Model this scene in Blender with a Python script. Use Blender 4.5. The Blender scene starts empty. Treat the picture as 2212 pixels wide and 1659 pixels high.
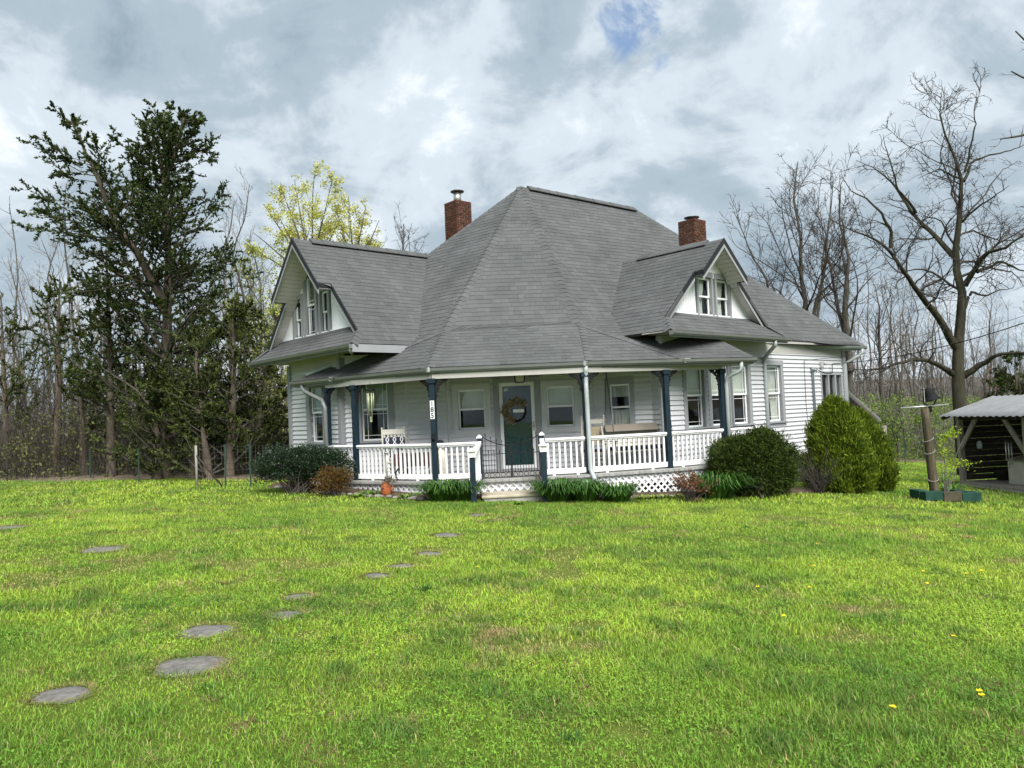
import bpy, bmesh, math, random
import numpy as np
from mathutils import Vector, Matrix
R = math.radians
rnd = random.Random(7)
scene = bpy.context.scene
col = scene.collection

# ------------------------------------------------------------------ camera
CAM_Z = 1.70
FPX, PITCH, ROLL, THETA = 1662.0, R(2.371), R(2.569), R(48.04)   # focal length in px of a 2212 px wide picture
IW, IH = 2212.0, 1659.0
cam_data = bpy.data.cameras.new('camera')
cam = bpy.data.objects.new('camera', cam_data)
col.objects.link(cam)
cam_data.sensor_width = 36.0
cam_data.lens = 36.0 * FPX / IW
cam_data.clip_start = 0.1
cam_data.clip_end = 3000
_right = Vector((1, 0, 0)); _fwd = Vector((0, math.cos(PITCH), math.sin(PITCH))); _up = Vector((0, -math.sin(PITCH), math.cos(PITCH)))
_cr = _right * math.cos(ROLL) - _up * math.sin(ROLL)
_cu = _right * math.sin(ROLL) + _up * math.cos(ROLL)
cam.matrix_world = Matrix(((_cr.x, _cu.x, -_fwd.x, 0), (_cr.y, _cu.y, -_fwd.y, 0), (_cr.z, _cu.z, -_fwd.z, CAM_Z), (0, 0, 0, 1)))
scene.camera = cam

# ------------------------------------------------------------------ sky, sun, exposure
SUN_EL, SUN_AZ = R(46), R(164)      # azimuth clockwise from +Y (the view direction): behind the camera, a little right
world = bpy.data.worlds.new('World'); scene.world = world
world.use_nodes = True
wn, wl = world.node_tree.nodes, world.node_tree.links
wn.clear()
def wnode(t, **kw):
    n = wn.new(t)
    for k, v in kw.items(): setattr(n, k, v)
    return n
def build_sky():
    out = wnode('ShaderNodeOutputWorld')
    sky = wnode('ShaderNodeTexSky', sky_type='NISHITA', sun_disc=False, sun_elevation=SUN_EL, sun_rotation=SUN_AZ)
    sky.air_density = 1.0; sky.dust_density = 1.0; sky.ozone_density = 0.7
    bg_sky = wnode('ShaderNodeBackground'); bg_sky.inputs['Strength'].default_value = 0.085
    wl.new(sky.outputs[0], bg_sky.inputs['Color'])
    tc = wnode('ShaderNodeTexCoord')
    sep = wnode('ShaderNodeSeparateXYZ'); wl.new(tc.outputs['Generated'], sep.inputs[0])
    # project the direction on to a flat cloud deck: (x, y) / (z + k)
    add = wnode('ShaderNodeMath', operation='ADD'); add.inputs[1].default_value = 0.48; 
    ab = wnode('ShaderNodeMath', operation='MAXIMUM'); ab.inputs[1].default_value = 0.0
    wl.new(sep.outputs['Z'], ab.inputs[0]); wl.new(ab.outputs[0], add.inputs[0])
    dx = wnode('ShaderNodeMath', operation='DIVIDE'); dy = wnode('ShaderNodeMath', operation='DIVIDE')
    wl.new(sep.outputs['X'], dx.inputs[0]); wl.new(add.outputs[0], dx.inputs[1])
    wl.new(sep.outputs['Y'], dy.inputs[0]); wl.new(add.outputs[0], dy.inputs[1])
    cmb = wnode('ShaderNodeCombineXYZ'); wl.new(dx.outputs[0], cmb.inputs[0]); wl.new(dy.outputs[0], cmb.inputs[1])
    def noise(scale, detail, rough, off, dist=0.0, sc=(1, 1, 1)):
        mp = wnode('ShaderNodeMapping'); mp.inputs['Location'].default_value = off; mp.inputs['Scale'].default_value = sc
        wl.new(cmb.outputs[0], mp.inputs['Vector'])
        n = wnode('ShaderNodeTexNoise'); n.inputs['Scale'].default_value = scale; n.inputs['Detail'].default_value = detail
        n.inputs['Roughness'].default_value = rough; n.inputs['Distortion'].default_value = dist
        wl.new(mp.outputs[0], n.inputs['Vector'])
        return n
    def ramp(src, stops):
        r = wnode('ShaderNodeValToRGB'); els = r.color_ramp.elements
        while len(els) < len(stops): els.new(0.5)
        for e, (p, c) in zip(els, stops): e.position = p; e.color = (*c, 1)
        r.color_ramp.interpolation = 'EASE'
        wl.new(src, r.inputs[0]); return r
    big = noise(1.9, 8.0, 0.60, SKY_OFF, 0.45)
    fine = noise(5.2, 8.0, 0.6, (5.1, 2.0, 0), 0.5)
    m = wnode('ShaderNodeMix'); m.data_type = 'FLOAT'; m.inputs[0].default_value = 0.40
    wl.new(big.outputs[0], m.inputs[2]); wl.new(fine.outputs[0], m.inputs[3])
    def blob(px, py, rad, amp):
        d0 = ray(px, py).normalized()
        vm = wnode('ShaderNodeVectorMath', operation='DOT_PRODUCT'); vm.inputs[1].default_value = d0; wl.new(tc.outputs['Generated'], vm.inputs[0])
        mr = wnode('ShaderNodeMapRange', interpolation_type='SMOOTHSTEP'); mr.inputs['From Min'].default_value = math.cos(R(rad)); mr.inputs['From Max'].default_value = 1.0; mr.inputs['To Max'].default_value = amp
        wl.new(vm.outputs['Value'], mr.inputs['Value']); return mr.outputs[0]
    def total(base, items):
        for it in items:
            a = wnode('ShaderNodeMath', operation='ADD'); wl.new(base, a.inputs[0]); wl.new(it, a.inputs[1]); base = a.outputs[0]
        return base
    bright = total(m.outputs[0], [blob(1400, 150, 8, .075), blob(1800, 180, 9, .06), blob(880, 310, 8, .05), blob(100, 400, 9, .05), blob(1150, 950, 26, .05), blob(350, 310, 15, -.01), blob(430, 90, 14, .035), blob(1600, 360, 13, -.05), blob(1000, 200, 14, -.03), blob(600, 80, 14, .02)])
    tone = ramp(bright, [(0.34, (0.128, 0.172, 0.208)), (0.46, (0.215, 0.262, 0.302)), (0.55, (0.335, 0.378, 0.415)), (0.68, (0.60, 0.625, 0.65))])
    bg_cl = wnode('ShaderNodeBackground'); bg_cl.inputs['Strength'].default_value = 1.0
    wl.new(tone.outputs[0], bg_cl.inputs['Color'])
    cov = noise(2.6, 6.0, 0.55, (2.2, 7.7, 0), 0.3)
    cf = noise(9.0, 8.0, 0.65, (1.2, 3.1, 0), 0.6); cm = wnode('ShaderNodeMath', operation='MULTIPLY_ADD'); cm.inputs[1].default_value = 0.55; cm.inputs[2].default_value = -0.275; wl.new(cf.outputs[0], cm.inputs[0]); cnz = cm.outputs[0]
    gap = ramp(total(cov.outputs[0], [blob(1372, 72, 5.2, -.30), cnz]), [(0.20, (0.1, 0.1, 0.1)), (0.32, (1, 1, 1))])
    mix = wnode('ShaderNodeMixShader')
    wl.new(gap.outputs[0], mix.inputs[0]); wl.new(bg_sky.outputs[0], mix.inputs[1]); wl.new(bg_cl.outputs[0], mix.inputs[2])
    wl.new(mix.outputs[0], out.inputs[0])
SKY_OFF = (3.3, 1.2, 0.0)
sun_data = bpy.data.lights.new('sun', 'SUN'); sun = bpy.data.objects.new('sun', sun_data); col.objects.link(sun)
sun_data.energy = 3.5; sun_data.angle = R(42); sun_data.color = (1.0, 0.965, 0.92)
_sd = Vector((math.sin(SUN_AZ) * math.cos(SUN_EL), math.cos(SUN_AZ) * math.cos(SUN_EL), math.sin(SUN_EL)))
sun.rotation_euler = _sd.to_track_quat('Z', 'Y').to_euler(); sun.location = (0, 0, 40)
scene.render.engine = 'CYCLES'
scene.view_settings.view_transform = 'Standard'; scene.view_settings.look = 'None'
scene.view_settings.exposure = 1.12; scene.view_settings.gamma = 1.0
scene.cycles.max_bounces = 6; scene.cycles.transparent_max_bounces = 12; scene.cycles.use_denoising = True

# ------------------------------------------------------------------ measuring helpers
Uv = Vector((math.sin(THETA), math.cos(THETA), 0)); Vv = Vector((-math.cos(THETA), math.sin(THETA), 0))
CAM = Vector((0, 0, CAM_Z))
def ray(x, y):
    d = _cr * ((x - IW / 2) / FPX) + _cu * (-(y - IH / 2) / FPX) + _fwd
    return d / d.y                                    # per metre of depth
def at(x, y, Y): return CAM + ray(x, y) * Y
def at_z(x, y, z): d = ray(x, y); return CAM + d * ((z - CAM_Z) / d.z)
def uv(u, v, z): return Vector((Uv.x * u + Vv.x * v, Uv.y * u + Vv.y * v, z))
def on_plane(x, y, p, n): d = ray(x, y); return CAM + d * ((p - CAM).dot(n) / d.dot(n))
def plane_of(a, b, c):
    n = (b - a).cross(c - a).normalized()
    return n if n.z > 0 else -n

def ground_z(x, y):
    """the lawn: level in front of the house, falling away to the right"""
    def sp(t, k=1.6): return math.log1p(math.exp(min(40, t / k))) * k
    z = 0.06 - 0.045 * (-6 + sp(x + 6, 2) - sp(x - 24, 4)) - 0.04 * (sp(x - 3.6) - sp(x - 24, 4))
    z += 0.012 * math.sin(x * 0.7 + 1.3) * math.sin(y * 0.55) + 0.02 * math.sin(x * 0.23 + y * 0.31)
    return z

build_sky()
# ------------------------------------------------------------------ materials
MATS = {}
def mat(name, color, rough=0.6, var=0.0, scale=6.0, bump=0.0, bscale=40.0, spec=0.3, metal=0.0, col2=None, detail=4.0, stretch=(1, 1, 1), island=0.0, trans=None, objvar=0.0, coord='Object'):
    """principled material; colour wanders between color and col2 (or +-var) with a noise, optional bump and per-piece tone"""
    if name in MATS: return MATS[name]
    m = bpy.data.materials.new(name); m.use_nodes = True
    nt = m.node_tree; N, L = nt.nodes, nt.links
    b = N['Principled BSDF']
    b.inputs['Roughness'].default_value = rough; b.inputs['Metallic'].default_value = metal
    b.inputs['Specular IOR Level'].default_value = spec
    tc = N.new('ShaderNodeTexCoord'); mp = N.new('ShaderNodeMapping'); mp.inputs['Scale'].default_value = stretch
    L.new(tc.outputs[coord], mp.inputs['Vector'])
    src = None
    if var or col2:
        n = N.new('ShaderNodeTexNoise'); n.inputs['Scale'].default_value = scale; n.inputs['Detail'].default_value = detail; n.inputs['Roughness'].default_value = 0.62
        L.new(mp.outputs[0], n.inputs['Vector'])
        rp = N.new('ShaderNodeValToRGB'); rp.color_ramp.elements[0].position = 0.3; rp.color_ramp.elements[1].position = 0.7
        c1 = color if col2 else tuple(c * (1 - var) for c in color); c2 = col2 if col2 else tuple(c * (1 + var) for c in color)
        rp.color_ramp.elements[0].color = (*c1, 1); rp.color_ramp.elements[1].color = (*c2, 1)
        L.new(n.outputs[0], rp.inputs[0]); src = rp.outputs[0]
    if island or objvar:
        g = N.new('ShaderNodeNewGeometry'); oi = N.new('ShaderNodeObjectInfo')
        ad = N.new('ShaderNodeMath'); ad.operation = 'ADD'; fr = N.new('ShaderNodeMath'); fr.operation = 'FRACT'
        if island: L.new(g.outputs['Random Per Island'], ad.inputs[0])
        else: ad.inputs[0].default_value = 0
        L.new(oi.outputs['Random'], ad.inputs[1]); L.new(ad.outputs[0], fr.inputs[0])
        a = island or objvar
        mr = N.new('ShaderNodeMapRange'); mr.inputs['To Min'].default_value = 1 - a; mr.inputs['To Max'].default_value = 1 + a
        L.new(fr.outputs[0], mr.inputs['Value'])
        hs = N.new('ShaderNodeHueSaturation'); L.new(mr.outputs[0], hs.inputs['Value'])
        if src: L.new(src, hs.inputs['Color'])
        else: hs.inputs['Color'].default_value = (*color, 1)
        src = hs.outputs[0]
    if src: L.new(src, b.inputs['Base Color'])
    else: b.inputs['Base Color'].default_value = (*color, 1)
    if bump:
        n2 = N.new('ShaderNodeTexNoise'); n2.inputs['Scale'].default_value = bscale; n2.inputs['Detail'].default_value = 5
        L.new(mp.outputs[0], n2.inputs['Vector'])
        bp = N.new('ShaderNodeBump'); bp.inputs['Strength'].default_value = bump; bp.inputs['Distance'].default_value = 0.02
        L.new(n2.outputs[0], bp.inputs['Height']); L.new(bp.outputs[0], b.inputs['Normal'])
    if trans:
        t = N.new('ShaderNodeBsdfTranslucent'); mx = N.new('ShaderNodeMixShader'); mx.inputs[0].default_value = trans
        if src: L.new(src, t.inputs['Color'])
        else: t.inputs['Color'].default_value = (*color, 1)
        o = N['Material Output']
        L.new(b.outputs[0], mx.inputs[1]); L.new(t.outputs[0], mx.inputs[2]); L.new(mx.outputs[0], o.inputs['Surface'])
    MATS[name] = m; return m

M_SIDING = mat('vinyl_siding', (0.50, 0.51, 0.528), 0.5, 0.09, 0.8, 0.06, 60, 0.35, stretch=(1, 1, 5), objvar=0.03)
M_SASH = mat('white_vinyl_sash', (0.80, 0.81, 0.82), 0.35, 0.03, 3)
M_CASING = mat('grey_casing', (0.25, 0.262, 0.272), 0.5, 0.06, 3)
M_WHITE = mat('white_paint', (0.74, 0.745, 0.75), 0.5, 0.10, 3, 0.1, 30)
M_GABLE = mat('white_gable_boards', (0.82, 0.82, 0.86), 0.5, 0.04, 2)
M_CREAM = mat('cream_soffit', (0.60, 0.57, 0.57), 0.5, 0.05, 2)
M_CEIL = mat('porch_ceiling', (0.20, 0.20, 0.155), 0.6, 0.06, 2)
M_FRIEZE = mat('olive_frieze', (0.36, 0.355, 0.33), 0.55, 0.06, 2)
M_GUTTER = mat('gutter_aluminium', (0.15, 0.16, 0.155), 0.35, 0.12, 3, spec=0.5, stretch=(1, 1, 4))
M_DOWN = mat('downspout_grey', (0.30, 0.33, 0.33), 0.4, 0.1, 4, spec=0.5)
M_BLUE = mat('blue_post_paint', (0.006, 0.017, 0.027), 0.5, 0.25, 5, 0.08, 30, objvar=0.1)
M_IRON = mat('black_iron', (0.010, 0.010, 0.012), 0.75, 0.2, 8, spec=0.2)
M_SHINGLE = mat('asphalt_shingle', (0.078, 0.083, 0.083), 0.92, 0.22, 0.9, 0.5, 260, 0.10, col2=(0.106, 0.111, 0.112), island=0.10)
M_DECK = mat('roof_underlay', (0.06, 0.06, 0.06), 0.9)
M_BARGE = mat('dark_bargeboard', (0.012, 0.013, 0.014), 0.5, 0.2, 5)
M_BRICK = mat('old_red_brick', (0.058, 0.025, 0.015), 0.9, 0.0, 7, 0.5, 60, 0.15, col2=(0.115, 0.046, 0.026), objvar=0.35)
M_SOOT = mat('sooty_brick', (0.035, 0.02, 0.016), 0.9, 0.0, 7, 0.5, 60, 0.15, col2=(0.12, 0.045, 0.028), objvar=0.35)
M_MORTAR = mat('mortar', (0.24, 0.20, 0.165), 0.95, 0.3, 9, 0.4, 60)
M_STEEL = mat('galvanised_steel', (0.45, 0.45, 0.43), 0.4, 0.25, 8, metal=0.7, spec=0.5)
M_RUSTCAP = mat('dull_metal_cap', (0.10, 0.10, 0.10), 0.5, 0.3, 9, metal=0.5)
M_FLOOR = mat('grey_porch_boards', (0.26, 0.26, 0.25), 0.7, 0.2, 3, 0.2, 50, stretch=(1, 6, 1), objvar=0.12)
M_DOOR = mat('teal_door_paint', (0.008, 0.050, 0.072), 0.4, 0.15, 3)
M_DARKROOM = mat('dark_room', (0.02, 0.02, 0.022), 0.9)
M_BLIND = mat('pale_blind', (0.62, 0.64, 0.58), 0.7, 0.08, 3)
M_BLIND2 = mat('greenish_shade', (0.36, 0.43, 0.38), 0.7, 0.1, 3)
M_CURTAIN = mat('sheer_curtain', (0.58, 0.58, 0.54), 0.8, 0.15, 9)
M_CONC = mat('weathered_concrete', (0.30, 0.29, 0.27), 0.9, 0.25, 6, 0.5, 80)
M_TAN = mat('tan_cement_tread', (0.38, 0.34, 0.26), 0.9, 0.15, 5, 0.3, 70)
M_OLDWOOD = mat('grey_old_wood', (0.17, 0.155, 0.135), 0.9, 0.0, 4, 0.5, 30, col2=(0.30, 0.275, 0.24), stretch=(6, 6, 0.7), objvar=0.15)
def glass():
    m = bpy.data.materials.new('window_glass'); m.use_nodes = True
    N, L = m.node_tree.nodes, m.node_tree.links
    N.remove(N['Principled BSDF'])
    t = N.new('ShaderNodeBsdfTransparent'); t.inputs[0].default_value = (0.90, 0.92, 0.91, 1)
    g = N.new('ShaderNodeBsdfGlossy'); g.inputs['Roughness'].default_value = 0.02; g.inputs['Color'].default_value = (0.9, 0.93, 0.95, 1)
    lw = N.new('ShaderNodeLayerWeight'); lw.inputs[0].default_value = 0.5
    pw_ = N.new('ShaderNodeMath'); pw_.operation = 'POWER'; pw_.inputs[1].default_value = 5.0; L.new(lw.outputs['Facing'], pw_.inputs[0])
    f = N.new('ShaderNodeMath'); f.operation = 'MULTIPLY_ADD'; f.inputs[1].default_value = 0.9; f.inputs[2].default_value = 0.03; L.new(pw_.outputs[0], f.inputs[0])
    mx = N.new('ShaderNodeMixShader'); L.new(f.outputs[0], mx.inputs[0]); L.new(t.outputs[0], mx.inputs[1]); L.new(g.outputs[0], mx.inputs[2])
    L.new(mx.outputs[0], N['Material Output'].inputs['Surface'])
    return m
M_GLASS = glass()

# ------------------------------------------------------------------ object helpers
def tag(o, label=None, cat=None, group=None, kind=None):
    if label: o['label'] = label
    if cat: o['category'] = cat
    if group: o['group'] = group
    if kind: o['kind'] = kind
    return o
def thing(name, loc, label, cat, group=None, rz=0.0):
    o = bpy.data.objects.new(name, None); col.objects.link(o); o.empty_display_size = 0.2
    o.location = loc; o.rotation_euler = (0, 0, rz)
    return tag(o, label, cat, group)
def root_loc(p):
    """where vertices given in world space must be counted from, for parts under p (Empty without rotation, parts at its origin)"""
    v = Vector((0, 0, 0))
    while p is not None: v += p.location; p = p.parent
    return v
class MB:
    """collects vertices and faces in world space"""
    def __init__(s): s.v = []; s.f = []; s.mi = []; s.smooth = []
    def add(s, verts, faces, mi=0, sm=False):
        b = len(s.v); s.v += [tuple(p) for p in verts]; s.f += [tuple(i + b for i in f) for f in faces]; s.mi += [mi] * len(faces); s.smooth += [sm] * len(faces); return s
    def box(s, o, ax, ay, az, mi=0):
        """box from corner o along three edge vectors"""
        o = Vector(o); ax = Vector(ax); ay = Vector(ay); az = Vector(az)
        if ax.cross(ay).dot(az) < 0: o = o + az; az = -az
        p = [o, o + ax, o + ax + ay, o + ay, o + az, o + ax + az, o + ax + ay + az, o + ay + az]
        return s.add(p, [(0, 3, 2, 1), (4, 5, 6, 7), (0, 1, 5, 4), (1, 2, 6, 5), (2, 3, 7, 6), (3, 0, 4, 7)], mi)
    def cbox(s, c, sx, sy, sz, rz=0.0, mi=0):
        ca, sa = math.cos(rz), math.sin(rz)
        ax = Vector((ca, sa, 0)) * sx; ay = Vector((-sa, ca, 0)) * sy; az = Vector((0, 0, sz))
        return s.box(Vector(c) - ax / 2 - ay / 2 - az / 2, ax, ay, az, mi)
    def bar(s, a, b, w, h, up=(0, 0, 1), mi=0):
        a = Vector(a); b = Vector(b); d = b - a; up = Vector(up); sd = d.cross(up)
        if sd.length < 1e-6: sd = d.cross(Vector((1, 0, 0)))
        sd.normalize(); u2 = sd.cross(d).normalized()
        return s.box(a - sd * w / 2 - u2 * h / 2, d, sd * w, u2 * h, mi)
    def slab(s, pts, t, n=None, mi=0, mi_under=None):
        """polygon pts (top face, seen from outside ccw) thickened by t downwards along its normal"""
        pts = [Vector(p) for p in pts]
        nn = Vector((0, 0, 0))
        for i in range(len(pts)): nn += pts[i].cross(pts[(i + 1) % len(pts)])
        nn.normalize()
        if n is not None and nn.dot(n) < 0: pts.reverse(); nn = -nn
        k = len(pts); lo = [p - nn * t for p in pts]; b = len(s.v)
        s.add(pts + lo, [tuple(range(k))], mi)
        s.add([], [], mi)
        s.f += [tuple(b + k + i for i in reversed(range(k)))]; s.mi += [mi if mi_under is None else mi_under]; s.smooth += [False]
        for i in range(k):
            j = (i + 1) % k; s.f.append((b + i, b + k + i, b + k + j, b + j)); s.mi.append(mi); s.smooth.append(False)
        return s
    def tube(s, pts, rad, n=8, mi=0, caps=True, sm=True):
        pts = [Vector(p) for p in pts]
        if not hasattr(rad, '__len__'): rad = [rad] * len(pts)
        b0 = []; ref = None; V = []; F = []
        for i, p in enumerate(pts):
            d = (pts[min(i + 1, len(pts) - 1)] - pts[max(i - 1, 0)]).normalized()
            if ref is None: ref = d.orthogonal().normalized()
            ref = (ref - d * ref.dot(d)).normalized(); q = d.cross(ref)
            for k in range(n):
                a = 2 * math.pi * k / n; V.append(p + (ref * math.cos(a) + q * math.sin(a)) * rad[i])
        for i in range(len(pts) - 1):
            for k in range(n):
                k2 = (k + 1) % n; F.append((i * n + k, i * n + k2, (i + 1) * n + k2, (i + 1) * n + k))
        if caps: F.append(tuple(range(n - 1, -1, -1))); F.append(tuple((len(pts) - 1) * n + k for k in range(n)))
        return s.add(V, F, mi, sm)
    def lathe(s, c, prof, n=16, mi=0):
        """prof: list of (radius, z) from the bottom up"""
        V = []; F = []; c = Vector(c)
        for r_, z_ in prof:
            for k in range(n): a = 2 * math.pi * k / n; V.append(c + Vector((r_ * math.cos(a), r_ * math.sin(a), z_)))
        for i in range(len(prof) - 1):
            for k in range(n): k2 = (k + 1) % n; F.append((i * n + k, i * n + k2, (i + 1) * n + k2, (i + 1) * n + k))
        F.append(tuple(range(n - 1, -1, -1))); F.append(tuple((len(prof) - 1) * n + k for k in range(n)))
        return s.add(V, F, mi, True)
    def extrude(s, prof, a, b, side, up=Vector((0, 0, 1)), mi=0):
        """profile [(side, up)] swept from a to b with end caps"""
        a = Vector(a); b = Vector(b); side = Vector(side); n = len(prof)
        V = [a + side * x + up * y for x, y in prof] + [b + side * x + up * y for x, y in prof]
        F = [(i, (i + 1) % n, n + (i + 1) % n, n + i) for i in range(n)] + [tuple(range(n - 1, -1, -1)), tuple(range(n, 2 * n))]
        return s.add(V, F, mi)
    def mesh(s, name, mats, off=Vector((0, 0, 0))):
        me = bpy.data.meshes.new(name)
        me.from_pydata([(x - off.x, y - off.y, z - off.z) for x, y, z in s.v], [], s.f)
        for m in (mats if isinstance(mats, (list, tuple)) else [mats]): me.materials.append(m)
        if len(me.materials) > 1: me.polygons.foreach_set('material_index', s.mi)
        if any(s.smooth): me.polygons.foreach_set('use_smooth', s.smooth)
        me.update(); return me
    def build(s, name, mats, parent=None, loc=None, kind=None, bevel=0.0, fix=True):
        """one mesh object; a part keeps its parent's origin, a top-level thing gets loc as its origin"""
        off = root_loc(parent) if parent else (Vector(loc) if loc is not None else Vector((0, 0, 0)))
        me = s.mesh(name, mats, off)
        if fix:
            bm = bmesh.new(); bm.from_mesh(me); bmesh.ops.recalc_face_normals(bm, faces=bm.faces); bm.to_mesh(me); bm.free()
        o = bpy.data.objects.new(name, me); col.objects.link(o)
        if parent: o.parent = parent
        elif loc is not None: o.location = loc
        if kind: o['kind'] = kind
        if bevel:
            m = o.modifiers.new('bevel', 'BEVEL'); m.width = bevel; m.segments = 2; m.limit_method = 'ANGLE'
        return o
def piece(name, me, parent, mw):
    """a part that shares mesh data, placed by its world matrix"""
    o = bpy.data.objects.new(name, me); col.objects.link(o); o.parent = parent
    o.matrix_local = Matrix.Translation(-root_loc(parent)) @ mw
    return o
def frame(o, ax, ay, az):
    return Matrix(((ax[0], ay[0], az[0], o[0]), (ax[1], ay[1], az[1], o[1]), (ax[2], ay[2], az[2], o[2]), (0, 0, 0, 1)))
def copy_tree(o, parent=None):
    c = o.copy(); col.objects.link(c); c.parent = parent
    for ch in list(o.children): copy_tree(ch, c)
    return c

# ================================================================== THE HOUSE
HOUSE = thing('farmhouse', (0.5, 18.5, 0.0), 'white clapboard farmhouse with big grey hipped roof and wraparound porch', 'house')
FLOOR_Z, EAVE_Z = 0.40, 2.74
Z = Vector((0, 0, 1))
class Wall:
    def __init__(s, p0, p1, z0, z1, name='wall'):
        s.p0 = Vector((p0[0], p0[1], 0)); s.p1 = Vector((p1[0], p1[1], 0)); s.d = (s.p1 - s.p0); s.L = s.d.length; s.d.normalize()
        s.n = Vector((s.d.y, -s.d.x, 0)); s.z0 = z0; s.z1 = z1; s.name = name; s.holes = []; s.covers = []
    def P(s, a, z, out=0.0): return s.p0 + s.d * a + Z * z + s.n * out
    def hit(s, x, y): q = on_plane(x, y, s.p0, s.n); return (q - s.p0).dot(s.d), q.z
    def bx(s, mb, a0, a1, z0, z1, o0, o1, mi=0): return mb.box(s.P(a0, z0, o0), s.d * (a1 - a0), s.n * (o1 - o0), Z * (z1 - z0), mi)
def cut(lo, hi, holes):
    segs = [(lo, hi)]
    for a, b in holes:
        out = []
        for x, y in segs:
            if b <= x or a >= y: out.append((x, y)); continue
            if a > x: out.append((x, a))
            if b < y: out.append((b, y))
        segs = out
    return [q for q in segs if q[1] - q[0] > 0.015]
COURSE = 0.1143
_bm = MB()
_prof = [(0.0, 0.0), (0.004, 0.0), (0.004, 0.017), (0.032, 0.017), (0.031, 0.023), (0.014, COURSE * 0.70), (0.006, COURSE * 0.80), (0.005, COURSE), (0, COURSE)]
_bm.extrude(_prof, (0, 0, 0), (1, 0, 0), Vector((0, -1, 0)))
BOARD_ME = _bm.mesh('siding_board', M_SIDING)
def finish_wall(w, board_from=None, board_to=None):
    """backing wall with its window openings, and every siding board as a piece of its own"""
    mb = MB(); zs = sorted({w.z0, w.z1} | {z for h in w.holes for z in h[2:4] if w.z0 < z < w.z1})
    for za, zb in zip(zs, zs[1:]):
        for a, b in cut(0, w.L, [(h[0], h[1]) for h in w.holes if h[2] < zb - 1e-6 and h[3] > za + 1e-6]):
            w.bx(mb, a, b, za, zb, -0.12, 0.0)
    part = mb.build('wall', M_SIDING, HOUSE, fix=False)
    z = w.z0 if board_from is None else board_from
    zt = w.z1 if board_to is None else board_to
    rot = frame((0, 0, 0), w.d, -w.n, Z)
    while z < zt - 0.02:
        h = min(COURSE, zt - z)
        hs = [(c[0], c[1]) for c in w.covers if c[2] < z + COURSE - 0.002 and c[3] > z + 0.002]
        for a, b in cut(0.0, w.L, hs):
            q = w.P(a, z, 0.001)
            o = piece('siding_board', BOARD_ME, part, frame(q, w.d * (b - a), -w.n, Z * (h / COURSE)))
        z += COURSE
    return part

def window(w, a0, a1, z0, z1, cw=0.12, mid=0.5, prairie=True, blind=0.5, blind_mat=None, curtain=None, lower_blind=False, head=0.13, sill=True, apron=True, casing=None):
    """double-hung window: casing > sashes, panes, glazing bars, blind, room behind"""
    e = 0.012
    w.holes.append((a0, a1, z0, z1)); w.covers.append((a0 - cw * 0.6, a1 + cw * 0.6, z0 + 0.0, z1 - 0.0))
    mb = MB()
    w.bx(mb, a0 - cw, a1 + cw, z1, z1 + head, -0.005, 0.045)
    w.bx(mb, a0 - cw, a0, z0, z1, -0.08, 0.038); w.bx(mb, a1, a1 + cw, z0, z1, -0.08, 0.038)
    if sill:
        w.bx(mb, a0 - cw - 0.02, a1 + cw + 0.02, z0 - 0.045, z0, -0.09, 0.075)
        if apron: w.bx(mb, a0 - cw, a1 + cw, z0 - 0.125, z0 - 0.045, -0.005, 0.034)
    else: w.bx(mb, a0 - cw, a1 + cw, z0 - cw, z0, -0.08, 0.038)
    w.bx(mb, a0, a1, z1 - 0.012, z1, -0.09, -0.005)
    win = mb.build('window', casing or M_CASING, HOUSE, fix=False)
    zm = z0 + (z1 - z0) * mid; fw = 0.042
    for (za, zb, o) in ((zm - 0.02, z1 - 0.013, -0.035), (z0 + 0.002, zm + 0.02, -0.06)):
        sb = MB()
        w.bx(sb, a0 + 0.003, a0 + fw, za, zb, o - 0.03, o); w.bx(sb, a1 - fw, a1 - 0.003, za, zb, o - 0.03, o)
        w.bx(sb, a0 + fw, a1 - fw, za, za + fw, o - 0.03, o); w.bx(sb, a0 + fw, a1 - fw, zb - fw, zb, o - 0.03, o)
        sb.build('sash', M_SASH, win, fix=False)
        pb = MB(); w.bx(pb, a0 + fw - 0.005, a1 - fw + 0.005, za + fw - 0.005, zb - fw + 0.005, o - 0.02, o - 0.015)
        pb.build('pane', M_GLASS, win, fix=False)
        if prairie:
            gx = min(0.09, (a1 - a0) * 0.16); gz = 0.085; m2 = MB()
            for x in (a0 + fw + gx, a1 - fw - gx): w.bx(m2, x - 0.005, x + 0.005, za + fw, zb - fw, o - 0.014, o - 0.006)
            for zz in (za + fw + gz, zb - fw - gz): w.bx(m2, a0 + fw, a1 - fw, zz - 0.005, zz + 0.005, o - 0.0135, o - 0.0065)
            m2.build('glazing_bar', M_SASH, win, fix=False)
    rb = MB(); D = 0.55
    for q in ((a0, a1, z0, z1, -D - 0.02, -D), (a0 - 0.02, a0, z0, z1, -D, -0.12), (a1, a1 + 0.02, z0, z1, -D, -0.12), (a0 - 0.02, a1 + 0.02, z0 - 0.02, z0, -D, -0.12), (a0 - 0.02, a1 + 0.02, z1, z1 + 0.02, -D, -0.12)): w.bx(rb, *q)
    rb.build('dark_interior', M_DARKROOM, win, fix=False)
    if blind:
        b2 = MB(); zb = z1 - (z1 - z0) * blind; zz = z1 - 0.03; k = 0
        w.bx(b2, a0 + 0.012, a1 - 0.012, zb, z1 - 0.02, -0.125, -0.115)
        w.bx(b2, a0 + 0.012, a1 - 0.012, zb - 0.02, zb, -0.13, -0.11)
        b2.build('blind', blind_mat or M_BLIND2, win, fix=False)
    if curtain:
        for (ca, cb, za, zb, topw) in curtain:
            mesh_curtain(w, win, a0 + (a1 - a0) * ca, a0 + (a1 - a0) * cb, z0 + (z1 - z0) * za, z0 + (z1 - z0) * zb, topw)
    return win
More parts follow.
